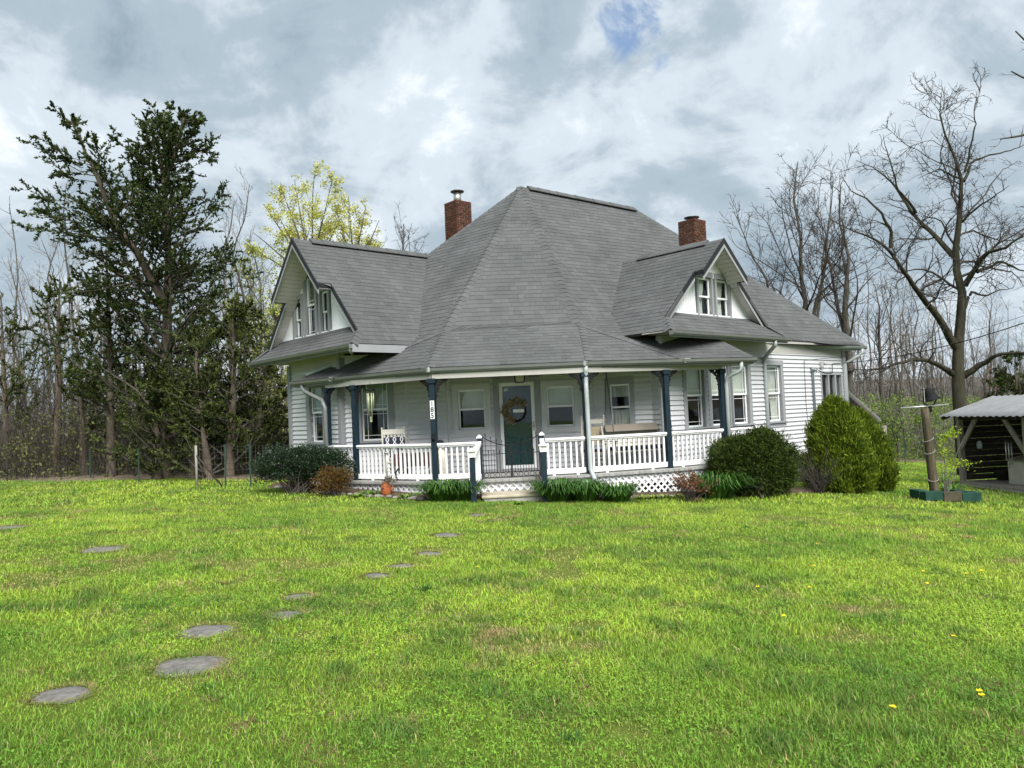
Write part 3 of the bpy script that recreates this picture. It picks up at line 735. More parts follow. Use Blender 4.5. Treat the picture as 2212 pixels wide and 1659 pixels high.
# ------------------------------------------------------------------ porch
ceil = [A_, B_, C_, D_, E_, F_]
inn = [p + (CEN - p).normalized() * .06 for p in ceil]
wl_pts = [uv(F_.dot(Uv), VR - .02, 0), wr0, Vector((3.2, 17.62, 0)), Vector((1.86, 18.07, 0)), Vector((-1.54, 18.25, 0)), Vector((-2.49, 18.1, 0)), cR, uv(UL - .02, A_.dot(Vv), 0)]
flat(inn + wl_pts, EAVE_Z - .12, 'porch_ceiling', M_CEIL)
mb = MB()   # beam under the eave, over the posts
POST = dict(A=(-.2409, 18.05), B=(-.2053, 17.30), C=(-.1037, 16.02), D=(.0943, 16.17), E=(.1993, 16.72), F=(.2718, 17.42))
PP = {k: Vector((a_ * y_, y_, 0)) for k, (a_, y_) in POST.items()}
seq = [PP[k] for k in 'ABCDEF']
for p, q in zip(seq, seq[1:]): mb.bar(p + Z * 2.60, q + Z * 2.60, .10, .12)
mb.build('porch_beam', M_FRIEZE, HOUSE)
def outset(pts, d):
    out = []
    for i, p in enumerate(pts):
        n = Vector((0, 0, 0))
        for a, b in ((pts[i - 1], p) if i else (None, None), (p, pts[i + 1]) if i + 1 < len(pts) else (None, None)):
            if a is None: continue
            t = (b - a).normalized(); n += Vector((t.y, -t.x, 0))
        n.normalize(); out.append(p + n * d)
    return out
edge = outset(seq, .12)
e0 = edge[0] + (edge[0] - edge[1]).normalized() * .35; e1 = edge[-1] + (edge[-1] - edge[-2]).normalized() * 1.2
edge = [e0] + edge[1:-1] + [e1]
flat(edge + wl_pts[1:7], FLOOR_Z, 'porch_floor', M_FLOOR)
PLANK = MB(); PLANK.box((0, 0, 0), (1, 0, 0), (0, .30, 0), (0, 0, .045)); PLANK_ME = PLANK.mesh('floor_plank', M_FLOOR)
floor_part = [o for o in HOUSE.children if o.name.startswith('porch_floor')][0]
for p, q in zip(edge, edge[1:]):
    t = (q - p).normalized(); n_ = Vector((t.y, -t.x, 0)); L = (q - p).length; k = max(1, round(L / .14))
    for i in range(k):
        jz = rnd.uniform(-.003, .003); o_ = p + t * (L * i / k + .003) + n_ * (.05 + rnd.uniform(-.006, .006)) + Z * (FLOOR_Z - .041 + jz)
        piece('floor_plank', PLANK_ME, floor_part, frame(o_, t * (L / k - .006), -n_, Z))
# posts with iron brackets
PB = MB(); pw = .115; PB.cbox((0, 0, (FLOOR_Z + 2.55) / 2), pw, pw, 2.55 - FLOOR_Z); PB.cbox((0, 0, 2.50), pw + .05, pw + .05, .1)
def scroll(mb, c, dirn, flip=1):
    """pierced scroll bracket beside a post: outer bars, C-scroll and curls"""
    d = Vector(dirn)
    def P(x, z): return c + d * x + Z * z
    mb.bar(P(.05, 2.53), P(.33, 2.53), .03, .022); mb.bar(P(.066, 2.50), P(.066, 2.12), .03, .022)
    arc = [P(.33 - .26 * math.sin(t * math.pi / 2), 2.52 - .36 * (1 - math.cos(t * math.pi / 2))) for t in [i / 10 for i in range(11)]]
    mb.tube(arc, .02, 5)
    for cx, cz, r0 in ((.125, 2.44, .052), (.215, 2.475, .035), (.11, 2.33, .035), (.275, 2.49, .022)):
        mb.tube([P(cx + r0 * (1 - i * .05) * math.cos(i * .62), cz + r0 * (1 - i * .05) * math.sin(i * .62)) for i in range(14)], .016, 5)
    for cx, cz in ((.09, 2.25), (.17, 2.40), (.085, 2.18)): mb.bar(P(cx - .03, cz), P(cx + .03, cz + .03), .02, .03)
post_obj = {}
for i, k in enumerate('ABCDEF'):
    p = PP[k]; rz = math.atan2(*( (seq[min(i + 1, 5)] - seq[max(i - 1, 0)]).yx)); b1 = MB()
    ca, sa = math.cos(rz), math.sin(rz)
    b1.v = [(p.x + x * ca - y * sa, p.y + x * sa + y * ca, z) for x, y, z in PB.v]; b1.f = PB.f; b1.mi = PB.mi; b1.smooth = PB.smooth
    o = b1.build('porch_post', M_BLUE, HOUSE, bevel=.004); post_obj[k] = o
    for nb in (i - 1, i + 1):
        if 0 <= nb < 6:
            mb = MB(); scroll(mb, p, (seq[nb] - p).normalized()); mb.build('bracket', M_IRON, o)
# railings
BAL = MB(); BAL.box((-.019, -.019, 0), (.038, 0, 0), (0, .038, 0), (0, 0, .62)); BAL_ME = BAL.mesh('baluster', M_WHITE)
def railing(p, q, hand=True):
    t = (q - p).normalized(); p = p + t * .06; q = q - t * .06; L = (q - p).length
    mb = MB(); n_ = Vector((t.y, -t.x, 0))
    prof = [(-.045, 0), (.045, 0), (.05, .03), (.07, .035), (.07, .058), (.04, .075), (-.04, .075), (-.07, .058), (-.07, .035), (-.05, .03)]
    mb.extrude([(x, y) for x, y in prof], p + Z * 1.125, q + Z * 1.125, n_)
    rail = mb.build('railing', M_WHITE, HOUSE)
    mb = MB(); mb.box(p - n_ * .025 + Z * (FLOOR_Z + .055), q - p, n_ * .05, Z * .105)
    for f in (.2, .8): mb.cbox(p + (q - p) * f + Z * (FLOOR_Z + .028), .06, .045, .054, math.atan2(t.y, t.x))
    mb.build('bottom_rail', M_WHITE, rail)
    k = max(1, round(L / .117)); h = 1.125 - (FLOOR_Z + .16)
    for i in range(k):
        c = p + t * (L * (i + .5) / k) + Z * (FLOOR_Z + .16)
        piece('baluster', BAL_ME, rail, frame(c, t, Vector((-t.y, t.x, 0)), Z * (h / .62)))
gp_l = at(*C2(694, 1330), 15.97); gp_l.z = 0; gp_r = at(*C2(1302, 1330), 16.05); gp_r.z = 0
for p, q in ((PP['A'], PP['B']), (PP['B'], PP['C']), (PP['C'], gp_l), (gp_r, PP['D']), (PP['D'], PP['E']), (PP['E'], PP['F'])): railing(p, q)
railing(PP['F'], PP['F'] + (PP['F'] - PP['E']).normalized() * 1.1)
# gate posts, newels with lantern caps, stair rails
nl = at(*C2(625, 1540), 14.85); nl.z = 0; nr = at(*C2(1322, 1500), 14.95); nr.z = 0
M_LANT = mat('lantern_glass', (.55, .55, .50), .15, .2, 20)
for p in (gp_l, gp_r):
    mb = MB(); mb.cbox((p.x, p.y, (FLOOR_Z + 1.27) / 2), .09, .09, 1.27 - FLOOR_Z); o = mb.build('gate_post', M_BLUE, HOUSE, bevel=.004)
    mb = MB(); mb.cbox((p.x, p.y, 1.285), .115, .115, .03); mb.add([(p.x + x * .05, p.y + y * .05, 1.30) for x, y in ((-1, -1), (1, -1), (1, 1), (-1, 1))] + [(p.x, p.y, 1.345)], [(0, 1, 4), (1, 2, 4), (2, 3, 4), (3, 0, 4)]); mb.build('post_cap', M_WHITE, o)
for p, zt in ((nl, .94), (nr, .98)):
    mb = MB(); mb.cbox((p.x, p.y, zt / 2 - .02), .105, .105, zt + .04); o = mb.build('newel_post', M_BLUE, HOUSE, bevel=.004)
    mb = MB(); mb.cbox((p.x, p.y, zt + .015), .14, .14, .03)
    for sx in (-1, 1):
        for sy in (-1, 1): mb.cbox((p.x + sx * .068, p.y + sy * .068, zt + .07), .016, .016, .09)
    mb.cbox((p.x, p.y, zt + .125), .185, .185, .022)
    mb.add([(p.x + x * .085, p.y + y * .085, zt + .136) for x, y in ((-1, -1), (1, -1), (1, 1), (-1, 1))] + [(p.x, p.y, zt + .18)], [(0, 1, 4), (1, 2, 4), (2, 3, 4), (3, 0, 4)])
    mb.build('lantern_cap', M_WHITE, o)
    mb = MB(); mb.cbox((p.x, p.y, zt + .07), .118, .118, .085); mb.build('lantern_glass', M_LANT, o)
for p, q in ((gp_l, nl), (gp_r, nr)):
    d = (q - p).normalized(); s0 = p + d * .05 + Z * 1.17; s1 = q - d * .05 + Z * .90
    mb = MB(); mb.bar(s0, s1, .09, .07); rail = mb.build('stair_rail', M_WHITE, HOUSE)
    mb = MB(); mb.bar(s0 - Z * .68, s1 - Z * .72, .05, .09); mb.build('bottom_rail', M_WHITE, rail)
    for i in range(7):
        c0 = s0 + (s1 - s0) * ((i + .5) / 7); piece('baluster', BAL_ME, rail, frame(c0 - Z * .68, Vector((1, 0, 0)), Vector((0, 1, 0)), Z * ((.68) / .62)))
# iron gate, two leaves
def gate():
    d = (gp_r - gp_l); L = d.length - .1; d.normalize(); p0 = gp_l + d * .05; zb = FLOOR_Z + .03
    def P(x, z): return p0 + d * x + Z * z
    for leaf in (0, 1):
        x0, x1 = leaf * L / 2 + .012, (leaf + 1) * L / 2 - .012
        mb = MB()
        def top(x): f = abs(x / L * 2 - 1); return zb + .66 + .21 * f ** 2.0
        xs = [x0 + (x1 - x0) * i / 9 for i in range(10)]
        mb.tube([P(x, top(x)) for x in xs], .010, 6)
        for x in (x0, x1): mb.bar(P(x, zb), P(x, top(x) + .01), .02, .02, up=d)
        for z in (zb + .01, zb + .115, zb + .50): mb.bar(P(x0, z), P(x1, z), .014, .014)
        g_ = mb.build('gate_leaf', M_IRON, HOUSE)
        for i in range(1, 10):
            x = x0 + (x1 - x0) * i / 10; zt = top(x) + .05 if i % 2 else zb + .53
            b1 = MB(); b1.bar(P(x, zb + .115), P(x, zt), .011, .011, up=d); b1.lathe(P(x, zt), [(.004, 0), (.013, .012), (.001, .06)], 6); b1.build('gate_bar', M_IRON, g_)
        for i in range(5):
            x = x0 + (x1 - x0) * (i + .5) / 5; b1 = MB(); b1.tube([P(x + .045 * math.cos(a), zb + .0625 + .045 * math.sin(a)) for a in [j * math.pi / 8 for j in range(17)]], .005, 5, caps=False); b1.build('gate_ring', M_IRON, g_)
gate()
# lattice skirts below the floor
def lattice(p, q, z0, z1, dark=True, m=None, sp=.15, host=None):
    t = (q - p).normalized(); n_ = Vector((t.y, -t.x, 0)); L = (q - p).length; h = z1 - z0; mb = MB(); w_ = .04
    for lay in (0, 1):
        x = -h
        while x < L:
            a, b = (x, 0), (x + h, h)
            if a[0] < 0: a = (0, -a[0])
            if b[0] > L: b = (L, h - (b[0] - L))
            if b[1] - a[1] > .03:
                P0 = (a[0], a[1]) if lay == 0 else (L - a[0], a[1]); P1 = (b[0], b[1]) if lay == 0 else (L - b[0], b[1])
                A = p + t * P0[0] + Z * (z0 + P0[1]) + n_ * (.006 + .009 * lay); B = p + t * P1[0] + Z * (z0 + P1[1]) + n_ * (.006 + .009 * lay)
                dd = (B - A).normalized(); sd = dd.cross(n_).normalized()
                mb.box(A - sd * w_ / 2, B - A, sd * w_, n_ * .008)
            x += sp
    lt = mb.build('lattice_panel', m or M_WHITE, host or HOUSE, kind='stuff')
    mb = MB()
    mb.box(p + Z * (z0 - .06), t * L, n_ * .03, Z * .07); mb.box(p + Z * (z1 - .02), t * L, n_ * .03, Z * .03); mb.build('lattice_rail', m or M_WHITE, host or HOUSE)
sk = outset(seq, .07); sk = [sk[0] + (sk[0] - sk[1]).normalized() * .3] + sk[1:-1] + [sk[-1] + (sk[-1] - sk[-2]).normalized() * 1.1]
for p, q in zip(sk, sk[1:]): lattice(p, q, .05 if q.x < 3 else -.1, FLOOR_Z - .045)
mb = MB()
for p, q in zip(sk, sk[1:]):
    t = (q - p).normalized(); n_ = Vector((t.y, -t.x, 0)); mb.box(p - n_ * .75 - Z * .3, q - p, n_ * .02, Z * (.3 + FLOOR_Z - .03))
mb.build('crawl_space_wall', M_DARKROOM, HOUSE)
mb = MB()
for p, q in zip(sk, sk[1:]):
    t = (q - p).normalized(); n_ = Vector((t.y, -t.x, 0)); mb.box(p - n_ * .06 + Z * (FLOOR_Z - .24), q - p, n_ * .04, Z * .19)
mb.build('rim_board', M_WHITE, HOUSE)
# steps
sc = (gp_l + gp_r) / 2; sd_ = (gp_r - gp_l).normalized(); so = Vector((sd_.y, -sd_.x, 0)); hw = (gp_r - gp_l).length / 2
mb = MB(); mb.box(sc - sd_ * (hw - .02) + so * .2 - Z * .1, sd_ * (2 * hw - .12), so * .78, Z * .215); st = mb.build('step', M_CONC, HOUSE, bevel=.012)
mb = MB(); mb.box(sc - sd_ * (hw + .02) + so * .17 + Z * .117, sd_ * (2 * hw - .02), so * .84, Z * .06); mb.build('step_tread', M_TAN, st, bevel=.02)
# downspouts
def downspout(pts, w_=.075, m=None, name='downspout'):
    mb = MB(); mb.tube(pts, w_ / 2 * 1.15, 8); return mb.build(name, m or M_DOWN, HOUSE)
def elbow(a, b, n=5, bow=None):
    return [a + (b - a) * (i / n) for i in range(n + 1)]
dp = PP['D'] + Vector((.02, -.11, 0))
downspout([D_ + Vector((0, -.03, -.1)), D_ + Vector((0, -.03, -.22)), D_ + Vector((0, .02, -.33)), Vector((dp.x, dp.y, 2.28)), Vector((dp.x, dp.y, 2.1)), Vector((dp.x + .01, dp.y, .52)), Vector((dp.x + .04, dp.y - .05, .42)), Vector((dp.x + .14, dp.y - .25, .12)), Vector((dp.x + .3, dp.y - .55, .03))], .085)
ap = PP['A'] + Vector((-.03, -.11, 0)); a0 = A_ + (B_ - A_) * .24
downspout([a0 - Z * .1, a0 - Z * .20, a0 - Z * .28 + (ap - a0).xy.to_3d() * .12, a0 - Z * .52 + (ap - a0).xy.to_3d() * .88, Vector((ap.x, ap.y, 2.08)), Vector((ap.x, ap.y, 2.0)), Vector((ap.x, ap.y, .1))], .085, M_GUTTER)
fp = PP['F'] + Vector((.10, -.05, 0)); f0 = E_ + (F_ - E_) * .80
downspout([f0 - Z * .1, f0 - Z * .24, f0 - Z * .31 + (fp - f0).xy.to_3d() * .12, f0 - Z * .36 + (fp - f0).xy.to_3d() * .5, f0 - Z * .42 + (fp - f0).xy.to_3d() * .9, Vector((fp.x, fp.y, 2.20)), Vector((fp.x, fp.y, 2.15)), Vector((fp.x, fp.y, 0))], .08)
a, _ = W_RIGHT.hit(1651, 850); wp = W_RIGHT.P(a, 0, .06); gtop = on_plane(*Z5(1835, 1545), DSK[0], Vv)
downspout([Vector((gtop.x, gtop.y, 3.30)), Vector((gtop.x, gtop.y, 3.18)), Vector(((gtop.x + wp.x) / 2, (gtop.y + wp.y) / 2, 3.05)), Vector((wp.x, wp.y, 2.9)), Vector((wp.x, wp.y, 2.75)), Vector((wp.x, wp.y, -.5))], .09)
wp = wr1 + (-Vv) * .08 + Uv * .03; gt = RB - Uv * .15
downspout([Vector((gt.x, gt.y, RB.z - .1)), Vector((gt.x, gt.y, RB.z - .22)), Vector(((gt.x + wp.x) / 2, (gt.y + wp.y) / 2, RB.z - .38)), Vector((wp.x, wp.y, RB.z - .5)), Vector((wp.x, wp.y, -.7))], .09)
# short downspout lying on the porch roof, from the left gable gutter
g1 = GSK[1]; mb = MB(); pA = on_plane(*Z3(285, 245), A_ + Z * .06, nAB); pB = on_plane(*Z3(850, 20), A_ + Z * .06, nAB); gq = g1 + Vv * .05 - Z * .1
mb.tube([gq, gq - Z * .06, pB + Z * .06, pB + (pA - pB) * .08, pA], .045, 8); mb.build('downspout', M_DOWN, HOUSE)
# ceiling lamp over the door, address plate
lc = at(*C2(1065, 270), 17.1)
mb = MB(); zc = EAVE_Z - .14; 
for sx in (-1, 1):
    for sy in (-1, 1): mb.bar((lc.x + sx * .12, lc.y + sy * .12, zc), (lc.x + sx * .095, lc.y + sy * .095, zc - .16), .014, .014)
mb.cbox((lc.x, lc.y, zc - .005), .26, .26, .02); mb.cbox((lc.x, lc.y, zc - .165), .2, .2, .012); lamp = mb.build('ceiling_lamp', M_IRON, HOUSE)
mb = MB(); mb.cbox((lc.x, lc.y, zc - .085), .17, .17, .14); mb.build('lamp_glass', mat('frosted_lamp_glass', (.5, .5, .45), .3), lamp)
def flat_text(body, size, origin, right, up, m, parent, thick=.002, name='lettering', bold=False):
    cu = bpy.data.curves.new('text', 'FONT'); cu.body = body; cu.size = size; cu.extrude = thick; cu.align_x = 'CENTER'; cu.align_y = 'CENTER'
    if bold: cu.offset = size * .018
    to = bpy.data.objects.new('text', cu); me = bpy.data.meshes.new_from_object(to); bpy.data.objects.remove(to)
    me.materials.append(m); return piece(name, me, parent, frame(origin, right, up, right.cross(up)))
M_BLACKINK = mat('black_numeral', (.01, .01, .01), .5)
pc = PP['C']; nrm = Vector((0, -1, 0)); rz = math.atan2(*((seq[3] - seq[1]).yx)); fr = Vector((math.cos(rz), math.sin(rz), 0)); fo = Vector((fr.y, -fr.x, 0))
pl = pc + fo * (.0575 + .004); pl.z = 1.90
mb = MB(); mb.box(pl - fr * .045 - Z * .19, fr * .09, fo * .006, Z * .38); plate = mb.build('number_plate', M_WHITE, post_obj['C'])
for i, ch in enumerate('185'): flat_text(ch, .145, pl + fo * .009 + Z * (.122 - .122 * i), fr, Z, M_BLACKINK, plate, name='numeral', bold=True)
mb = MB(); c = pl - Z * .56; mb.lathe(c + fo * .02, [(.02, -.07), (.035, -.05), (.03, .0), (.02, .03), (.03, .06), (.012, .085)], 8); mb.box(c - fr * .04 - Z * .08, fr * .08, fo * .02, Z * .025); mb.build('iron_ornament', M_IRON, post_obj['C'])
# ------------------------------------------------------------------ chimneys
BRK = MB(); BRK.box((0, 0, 0), (1, 0, 0), (0, .03, 0), (0, 0, .057)); BR_ME = [BRK.mesh('brick', m_) for m_ in (M_BRICK, M_SOOT)]
def chimney(c, w_, zb, zt, soot, capf):
    e1, e2 = Uv, Vv
    mb = MB(); q = w_ - .012; mb.box(Vector((c.x, c.y, zb)) - e1 * q / 2 - e2 * q / 2, e1 * q, e2 * q, Z * (zt - zb)); ch = mb.build('chimney', M_MORTAR, roof)
    z = zb; k = 0
    while z < zt - .03:
        for d, n_ in ((e1, -e2), (e2, e1), (-e1, e2), (-e2, -e1)):
            if n_.dot(CAM - c) < 0: continue
            x = -w_ / 2; off = 0 if k % 2 else .1; 
            segs = []; xx = -w_ / 2 + (off if off else 0)
            if off: segs.append((-w_ / 2, -w_ / 2 + .1))
            while xx < w_ / 2 - .02: segs.append((xx, min(w_ / 2, xx + .205))); xx += .205
            for a, b in segs:
                if b - a < .03: continue
                o_ = Vector((c.x, c.y, z)) + d * (a + .004) + n_ * (w_ / 2 - .022 + rnd.uniform(-.004, .004))
                top = (z - zb) / (zt - zb)
                me = BR_ME[1] if rnd.random() < soot + (.6 if top > .86 else 0) else BR_ME[0]
                piece('brick', me, ch, frame(o_, d * (b - a - .018), n_, Z * rnd.uniform(.97, 1.02)))
        z += .075; k += 1
    mb = MB(); mb.box(Vector((c.x, c.y, zt - .01)) - e1 * (w_ / 2 + .0) - e2 * (w_ / 2 + .0), e1 * w_, e2 * w_, Z * .04); mb.build('chimney_crown', M_SOOT, ch)
    capf(c, zt + .03, ch)
def flue_tall(c, z, ch):
    mb = MB(); mb.lathe((c.x, c.y, z), [(.115, 0), (.115, .30)], 14); mb.build('flue', M_STEEL, ch)
    mb = MB(); mb.lathe((c.x, c.y, z + .33), [(.20, .0), (.205, .02), (.12, .055), (.02, .07)], 16)
    for a in range(3): mb.bar((c.x + .1 * math.cos(a * 2.1), c.y + .1 * math.sin(a * 2.1), z + .28), (c.x + .1 * math.cos(a * 2.1), c.y + .1 * math.sin(a * 2.1), z + .34), .012, .012)
    mb.build('flue_cap', M_RUSTCAP, ch)
def flue_low(c, z, ch):
    mb = MB(); mb.lathe((c.x, c.y, z + .09), [(.02, -.09), (.025, -.02), (.2, .0), (.205, .018), (.10, .04), (.02, .045)], 16); mb.build('flue_cap', M_RUSTCAP, ch)
c1 = at(990, 470, 22.6); chimney(c1, .57, 5.6, at(990, 441, 22.6).z, .35, flue_tall)
c2_ = at(1495, 490, 20.3); chimney(c2_, .52, 4.6, at(1495, 481, 20.3).z, .6, flue_low)
# ------------------------------------------------------------------ service mast, cables at the house
a, zt = W_RIGHT.hit(*Z1(985, 480)); mb = MB(); b0 = W_RIGHT.P(a, 0, .07); mb.tube([Vector((b0.x, b0.y, -.5)), Vector((b0.x, b0.y, zt - .05)), Vector((b0.x, b0.y, zt)) - Vv * .03, Vector((b0.x, b0.y, zt - .02)) - Vv * .12], .035, 8)
mb.lathe((b0.x, b0.y, zt - .05), [(.05, 0), (.06, .05), (.05, .12), (.02, .14)], 10); mast = mb.build('service_mast', mat('conduit_grey', (.20, .23, .26), .4, .15, 5, metal=.4), HOUSE)
a2, z2 = W_RIGHT.hit(*Z1(1108, 410)); mb = MB(); W_RIGHT.bx(mb, a2 - .06, a2 + .06, z2 - .08, z2 + .08, .02, .10); mb.lathe(W_RIGHT.P(a2 + .1, z2 - .02, .12), [(.02, 0), (.05, .03), (.05, .09), (.02, .12)], 10); mb.build('outdoor_light', mat('light_fixture_grey', (.35, .36, .36), .4), HOUSE)

# ================================================================== LAND
def noise2(seed, n=64):
    g = np.random.default_rng(seed).random((n, n))
    def f(x, y, s):
        x = np.asarray(x) / s; y = np.asarray(y) / s
        xi = np.floor(x).astype(int); yi = np.floor(y).astype(int); fx = x - xi; fy = y - yi
        fx = fx * fx * (3 - 2 * fx); fy = fy * fy * (3 - 2 * fy)
        a = g[xi % n, yi % n]; b = g[(xi + 1) % n, yi % n]; c = g[xi % n, (yi + 1) % n]; d = g[(xi + 1) % n, (yi + 1) % n]
        return (a * (1 - fx) + b * fx) * (1 - fy) + (c * (1 - fx) + d * fx) * fy
    return f
N1, N2, N3, N4 = noise2(1), noise2(2), noise2(3), noise2(4)
def gz_np(x, y):
    def sp(t, k=1.6): return np.log1p(np.exp(np.minimum(40, t / k))) * k
    z = 0.06 - 0.045 * (-6 + sp(x + 6, 2) - sp(x - 24, 4)) - 0.04 * (sp(x - 3.6) - sp(x - 24, 4))
    return z + 0.012 * np.sin(x * 0.7 + 1.3) * np.sin(y * 0.55) + 0.02 * np.sin(x * 0.23 + y * 0.31)
def wood_edge(x):      # Y where the lawn stops and the wood floor begins
    return np.where(x < -6, 21.6 - 0.40 * (x + 8), np.where(x > 8, 36.2 - (x - 8) * 0.05, 20.8 + (x + 6) * 1.1))
def sheet(name, xs, ys, zf, m, kind='structure', keep=None, cattr=None):
    X, Y = np.meshgrid(xs, ys); Zz = zf(X, Y); nx, ny = len(xs), len(ys)
    V = np.stack([X.ravel(), Y.ravel(), Zz.ravel()], 1); idx = np.arange(nx * ny).reshape(ny, nx)
    F = np.stack([idx[:-1, :-1], idx[:-1, 1:], idx[1:, 1:], idx[1:, :-1]], -1).reshape(-1, 4)
    if keep is not None: c = V[F].mean(1); F = F[keep(c[:, 0], c[:, 1])]
    me = bpy.data.meshes.new(name); me.from_pydata(V.tolist(), [], F.tolist()); me.materials.append(m)
    me.polygons.foreach_set('use_smooth', [True] * len(me.polygons)); me.update()
    o = bpy.data.objects.new(name, me); col.objects.link(o); o['kind'] = kind; return o
def mesh_np(name, V, F, mats, colors=None, smooth=False, mi=None):
    """fast mesh from arrays; F (n, k)"""
    me = bpy.data.meshes.new(name); n, k = F.shape
    me.vertices.add(len(V)); me.vertices.foreach_set('co', np.ascontiguousarray(V, dtype=np.float32).ravel())
    me.loops.add(n * k); me.loops.foreach_set('vertex_index', F.astype(np.int32).ravel())
    me.polygons.add(n); me.polygons.foreach_set('loop_start', np.arange(0, n * k, k, dtype=np.int32))
    me.polygons.foreach_set('use_smooth', np.full(n, smooth))
    for m in (mats if isinstance(mats, (list, tuple)) else [mats]): me.materials.append(m)
    if mi is not None: me.polygons.foreach_set('material_index', mi.astype(np.int32))
    if colors is not None:
        at_ = me.color_attributes.new('tone', 'FLOAT_COLOR', 'POINT')
        at_.data.foreach_set('color', np.concatenate([colors, np.ones((len(V), 1))], 1).astype(np.float32).ravel())
    me.update(calc_edges=True); me.validate(); return me
def attr_mat(name, rough=.6, trans=.3, spec=.25, gain=1.0):
    m = bpy.data.materials.new(name); m.use_nodes = True; N, L = m.node_tree.nodes, m.node_tree.links
    b = N['Principled BSDF']; b.inputs['Roughness'].default_value = rough; b.inputs['Specular IOR Level'].default_value = spec
    a = N.new('ShaderNodeAttribute'); a.attribute_name = 'tone'; L.new(a.outputs['Color'], b.inputs['Base Color'])
    t = N.new('ShaderNodeBsdfTranslucent'); L.new(a.outputs['Color'], t.inputs['Color'])
    mx = N.new('ShaderNodeMixShader'); mx.inputs[0].default_value = trans; L.new(b.outputs[0], mx.inputs[1]); L.new(t.outputs[0], mx.inputs[2])
    L.new(mx.outputs[0], N['Material Output'].inputs['Surface']); return m
def ground_mat():
    m = bpy.data.materials.new('lawn_soil'); m.use_nodes = True; N, L = m.node_tree.nodes, m.node_tree.links
    b = N['Principled BSDF']; b.inputs['Roughness'].default_value = .95; b.inputs['Specular IOR Level'].default_value = .1
    tc = N.new('ShaderNodeTexCoord')
    def nz(s, d): n = N.new('ShaderNodeTexNoise'); n.inputs['Scale'].default_value = s; n.inputs['Detail'].default_value = d; n.inputs['Roughness'].default_value = .7; L.new(tc.outputs['Object'], n.inputs['Vector']); return n
    n1, n2, n3 = nz(.45, 6), nz(7, 8), nz(45, 4)
    r1 = N.new('ShaderNodeValToRGB'); r1.color_ramp.elements[0].color = (.075, .115, .016, 1); r1.color_ramp.elements[1].color = (.155, .215, .03, 1); r1.color_ramp.elements[0].position = .36; r1.color_ramp.elements[1].position = .64
    r2 = N.new('ShaderNodeValToRGB'); r2.color_ramp.elements[0].color = (.055, .09, .016, 1); r2.color_ramp.elements[1].color = (.175, .235, .04, 1); r2.color_ramp.elements[0].position = .35; r2.color_ramp.elements[1].position = .65
    L.new(n1.outputs[0], r1.inputs[0]); L.new(n2.outputs[0], r2.inputs[0])
    mx = N.new('ShaderNodeMix'); mx.data_type = 'RGBA'; mx.inputs[0].default_value = .5; L.new(r1.outputs[0], mx.inputs[6]); L.new(r2.outputs[0], mx.inputs[7])
    L.new(mx.outputs[2], b.inputs['Base Color'])
    bp = N.new('ShaderNodeBump'); bp.inputs['Strength'].default_value = .9; bp.inputs['Distance'].default_value = .05; L.new(n3.outputs[0], bp.inputs['Height']); L.new(bp.outputs[0], b.inputs['Normal'])
    return m
M_LAWN = ground_mat()
xs = np.concatenate([np.linspace(-400, -45, 12), np.linspace(-42, 42, 141), np.linspace(45, 400, 12)]); ys = np.concatenate([np.linspace(-120, -6, 8), np.linspace(-5, 42, 120), np.linspace(45, 500, 22)])
sheet('lawn', xs, ys, gz_np, M_LAWN)
M_LITTER = mat('leaf_litter', (.085, .068, .048), .95, 0, 2.2, .8, 30, .1, col2=(.19, .155, .115), detail=10)
xs2 = np.concatenate([np.linspace(-400, -62, 10), np.linspace(-60, 60, 121), np.linspace(62, 400, 10)]); ys2 = np.concatenate([np.linspace(18, 80, 80), np.linspace(84, 500, 18)])
def wz(x, y): 
    d = y - wood_edge(x) - (N2(x, y, 1.5) - .5) * 2.2
    return gz_np(x, y) + np.clip(d * .10, -.25, .04) + .05 * N1(x, y, 2.0) * (d > 0)
sheet('wood_floor', xs2, ys2, wz, M_LITTER, keep=lambda x, y: y > wood_edge(x) - 2.5)
M_HILL = mat('far_wooded_hill', (.055, .05, .042), .95, 0, .3, 0, 30, .1, col2=(.105, .098, .085), detail=12)
def hill_z(x, y): return -6 + 10 * np.exp(-((y - 190) / 70) ** 2) * (.75 + .5 * N1(x, y, 60)) + 2.5 * N3(x, y, 9)
sheet('far_hill', np.linspace(-330, 330, 120), np.linspace(110, 300, 40), hill_z, M_HILL)

# planting bed of dark mulch along the porch
M_MULCH = mat('dark_mulch', (.045, .032, .022), .95, 0, 9, .9, 40, .1, col2=(.11, .085, .06), detail=8)
bed_out = outset(seq, .80); bed_in = outset(seq, -.2)
bed_out = [bed_out[0] + (bed_out[0] - bed_out[1]).normalized() * 1.5] + bed_out[1:-1] + [bed_out[-1] + (bed_out[-1] - bed_out[-2]).normalized() * 2.2]
bed_in = [bed_in[0] + (bed_in[0] - bed_in[1]).normalized() * 2.2] + bed_in[1:-1] + [bed_in[-1] + (bed_in[-1] - bed_in[-2]).normalized() * 2.2]
mb = MB(); V = []; F = []
K = 5; M_ = 12; row = []
def lerp_path(P, t):
    t = t * (len(P) - 1); i = min(int(t), len(P) - 2); return P[i] + (P[i + 1] - P[i]) * (t - i)
for i in range(61):
    for j in range(K + 1):
        p = lerp_path(bed_out, i / 60) * (1 - j / K) + lerp_path(bed_in, i / 60) * (j / K)
        V.append((p.x, p.y, ground_z(p.x, p.y) + (.012 + .05 * math.sin(j / K * 3.1) + .02 * rnd.random() if j else -.02)))
for i in range(60):
    for j in range(K): a_ = i * (K + 1) + j; F.append((a_, a_ + K + 1, a_ + K + 2, a_ + 1))
mb.add(V, F, 0, True); o = mb.build('planting_bed', M_MULCH); o['kind'] = 'structure'

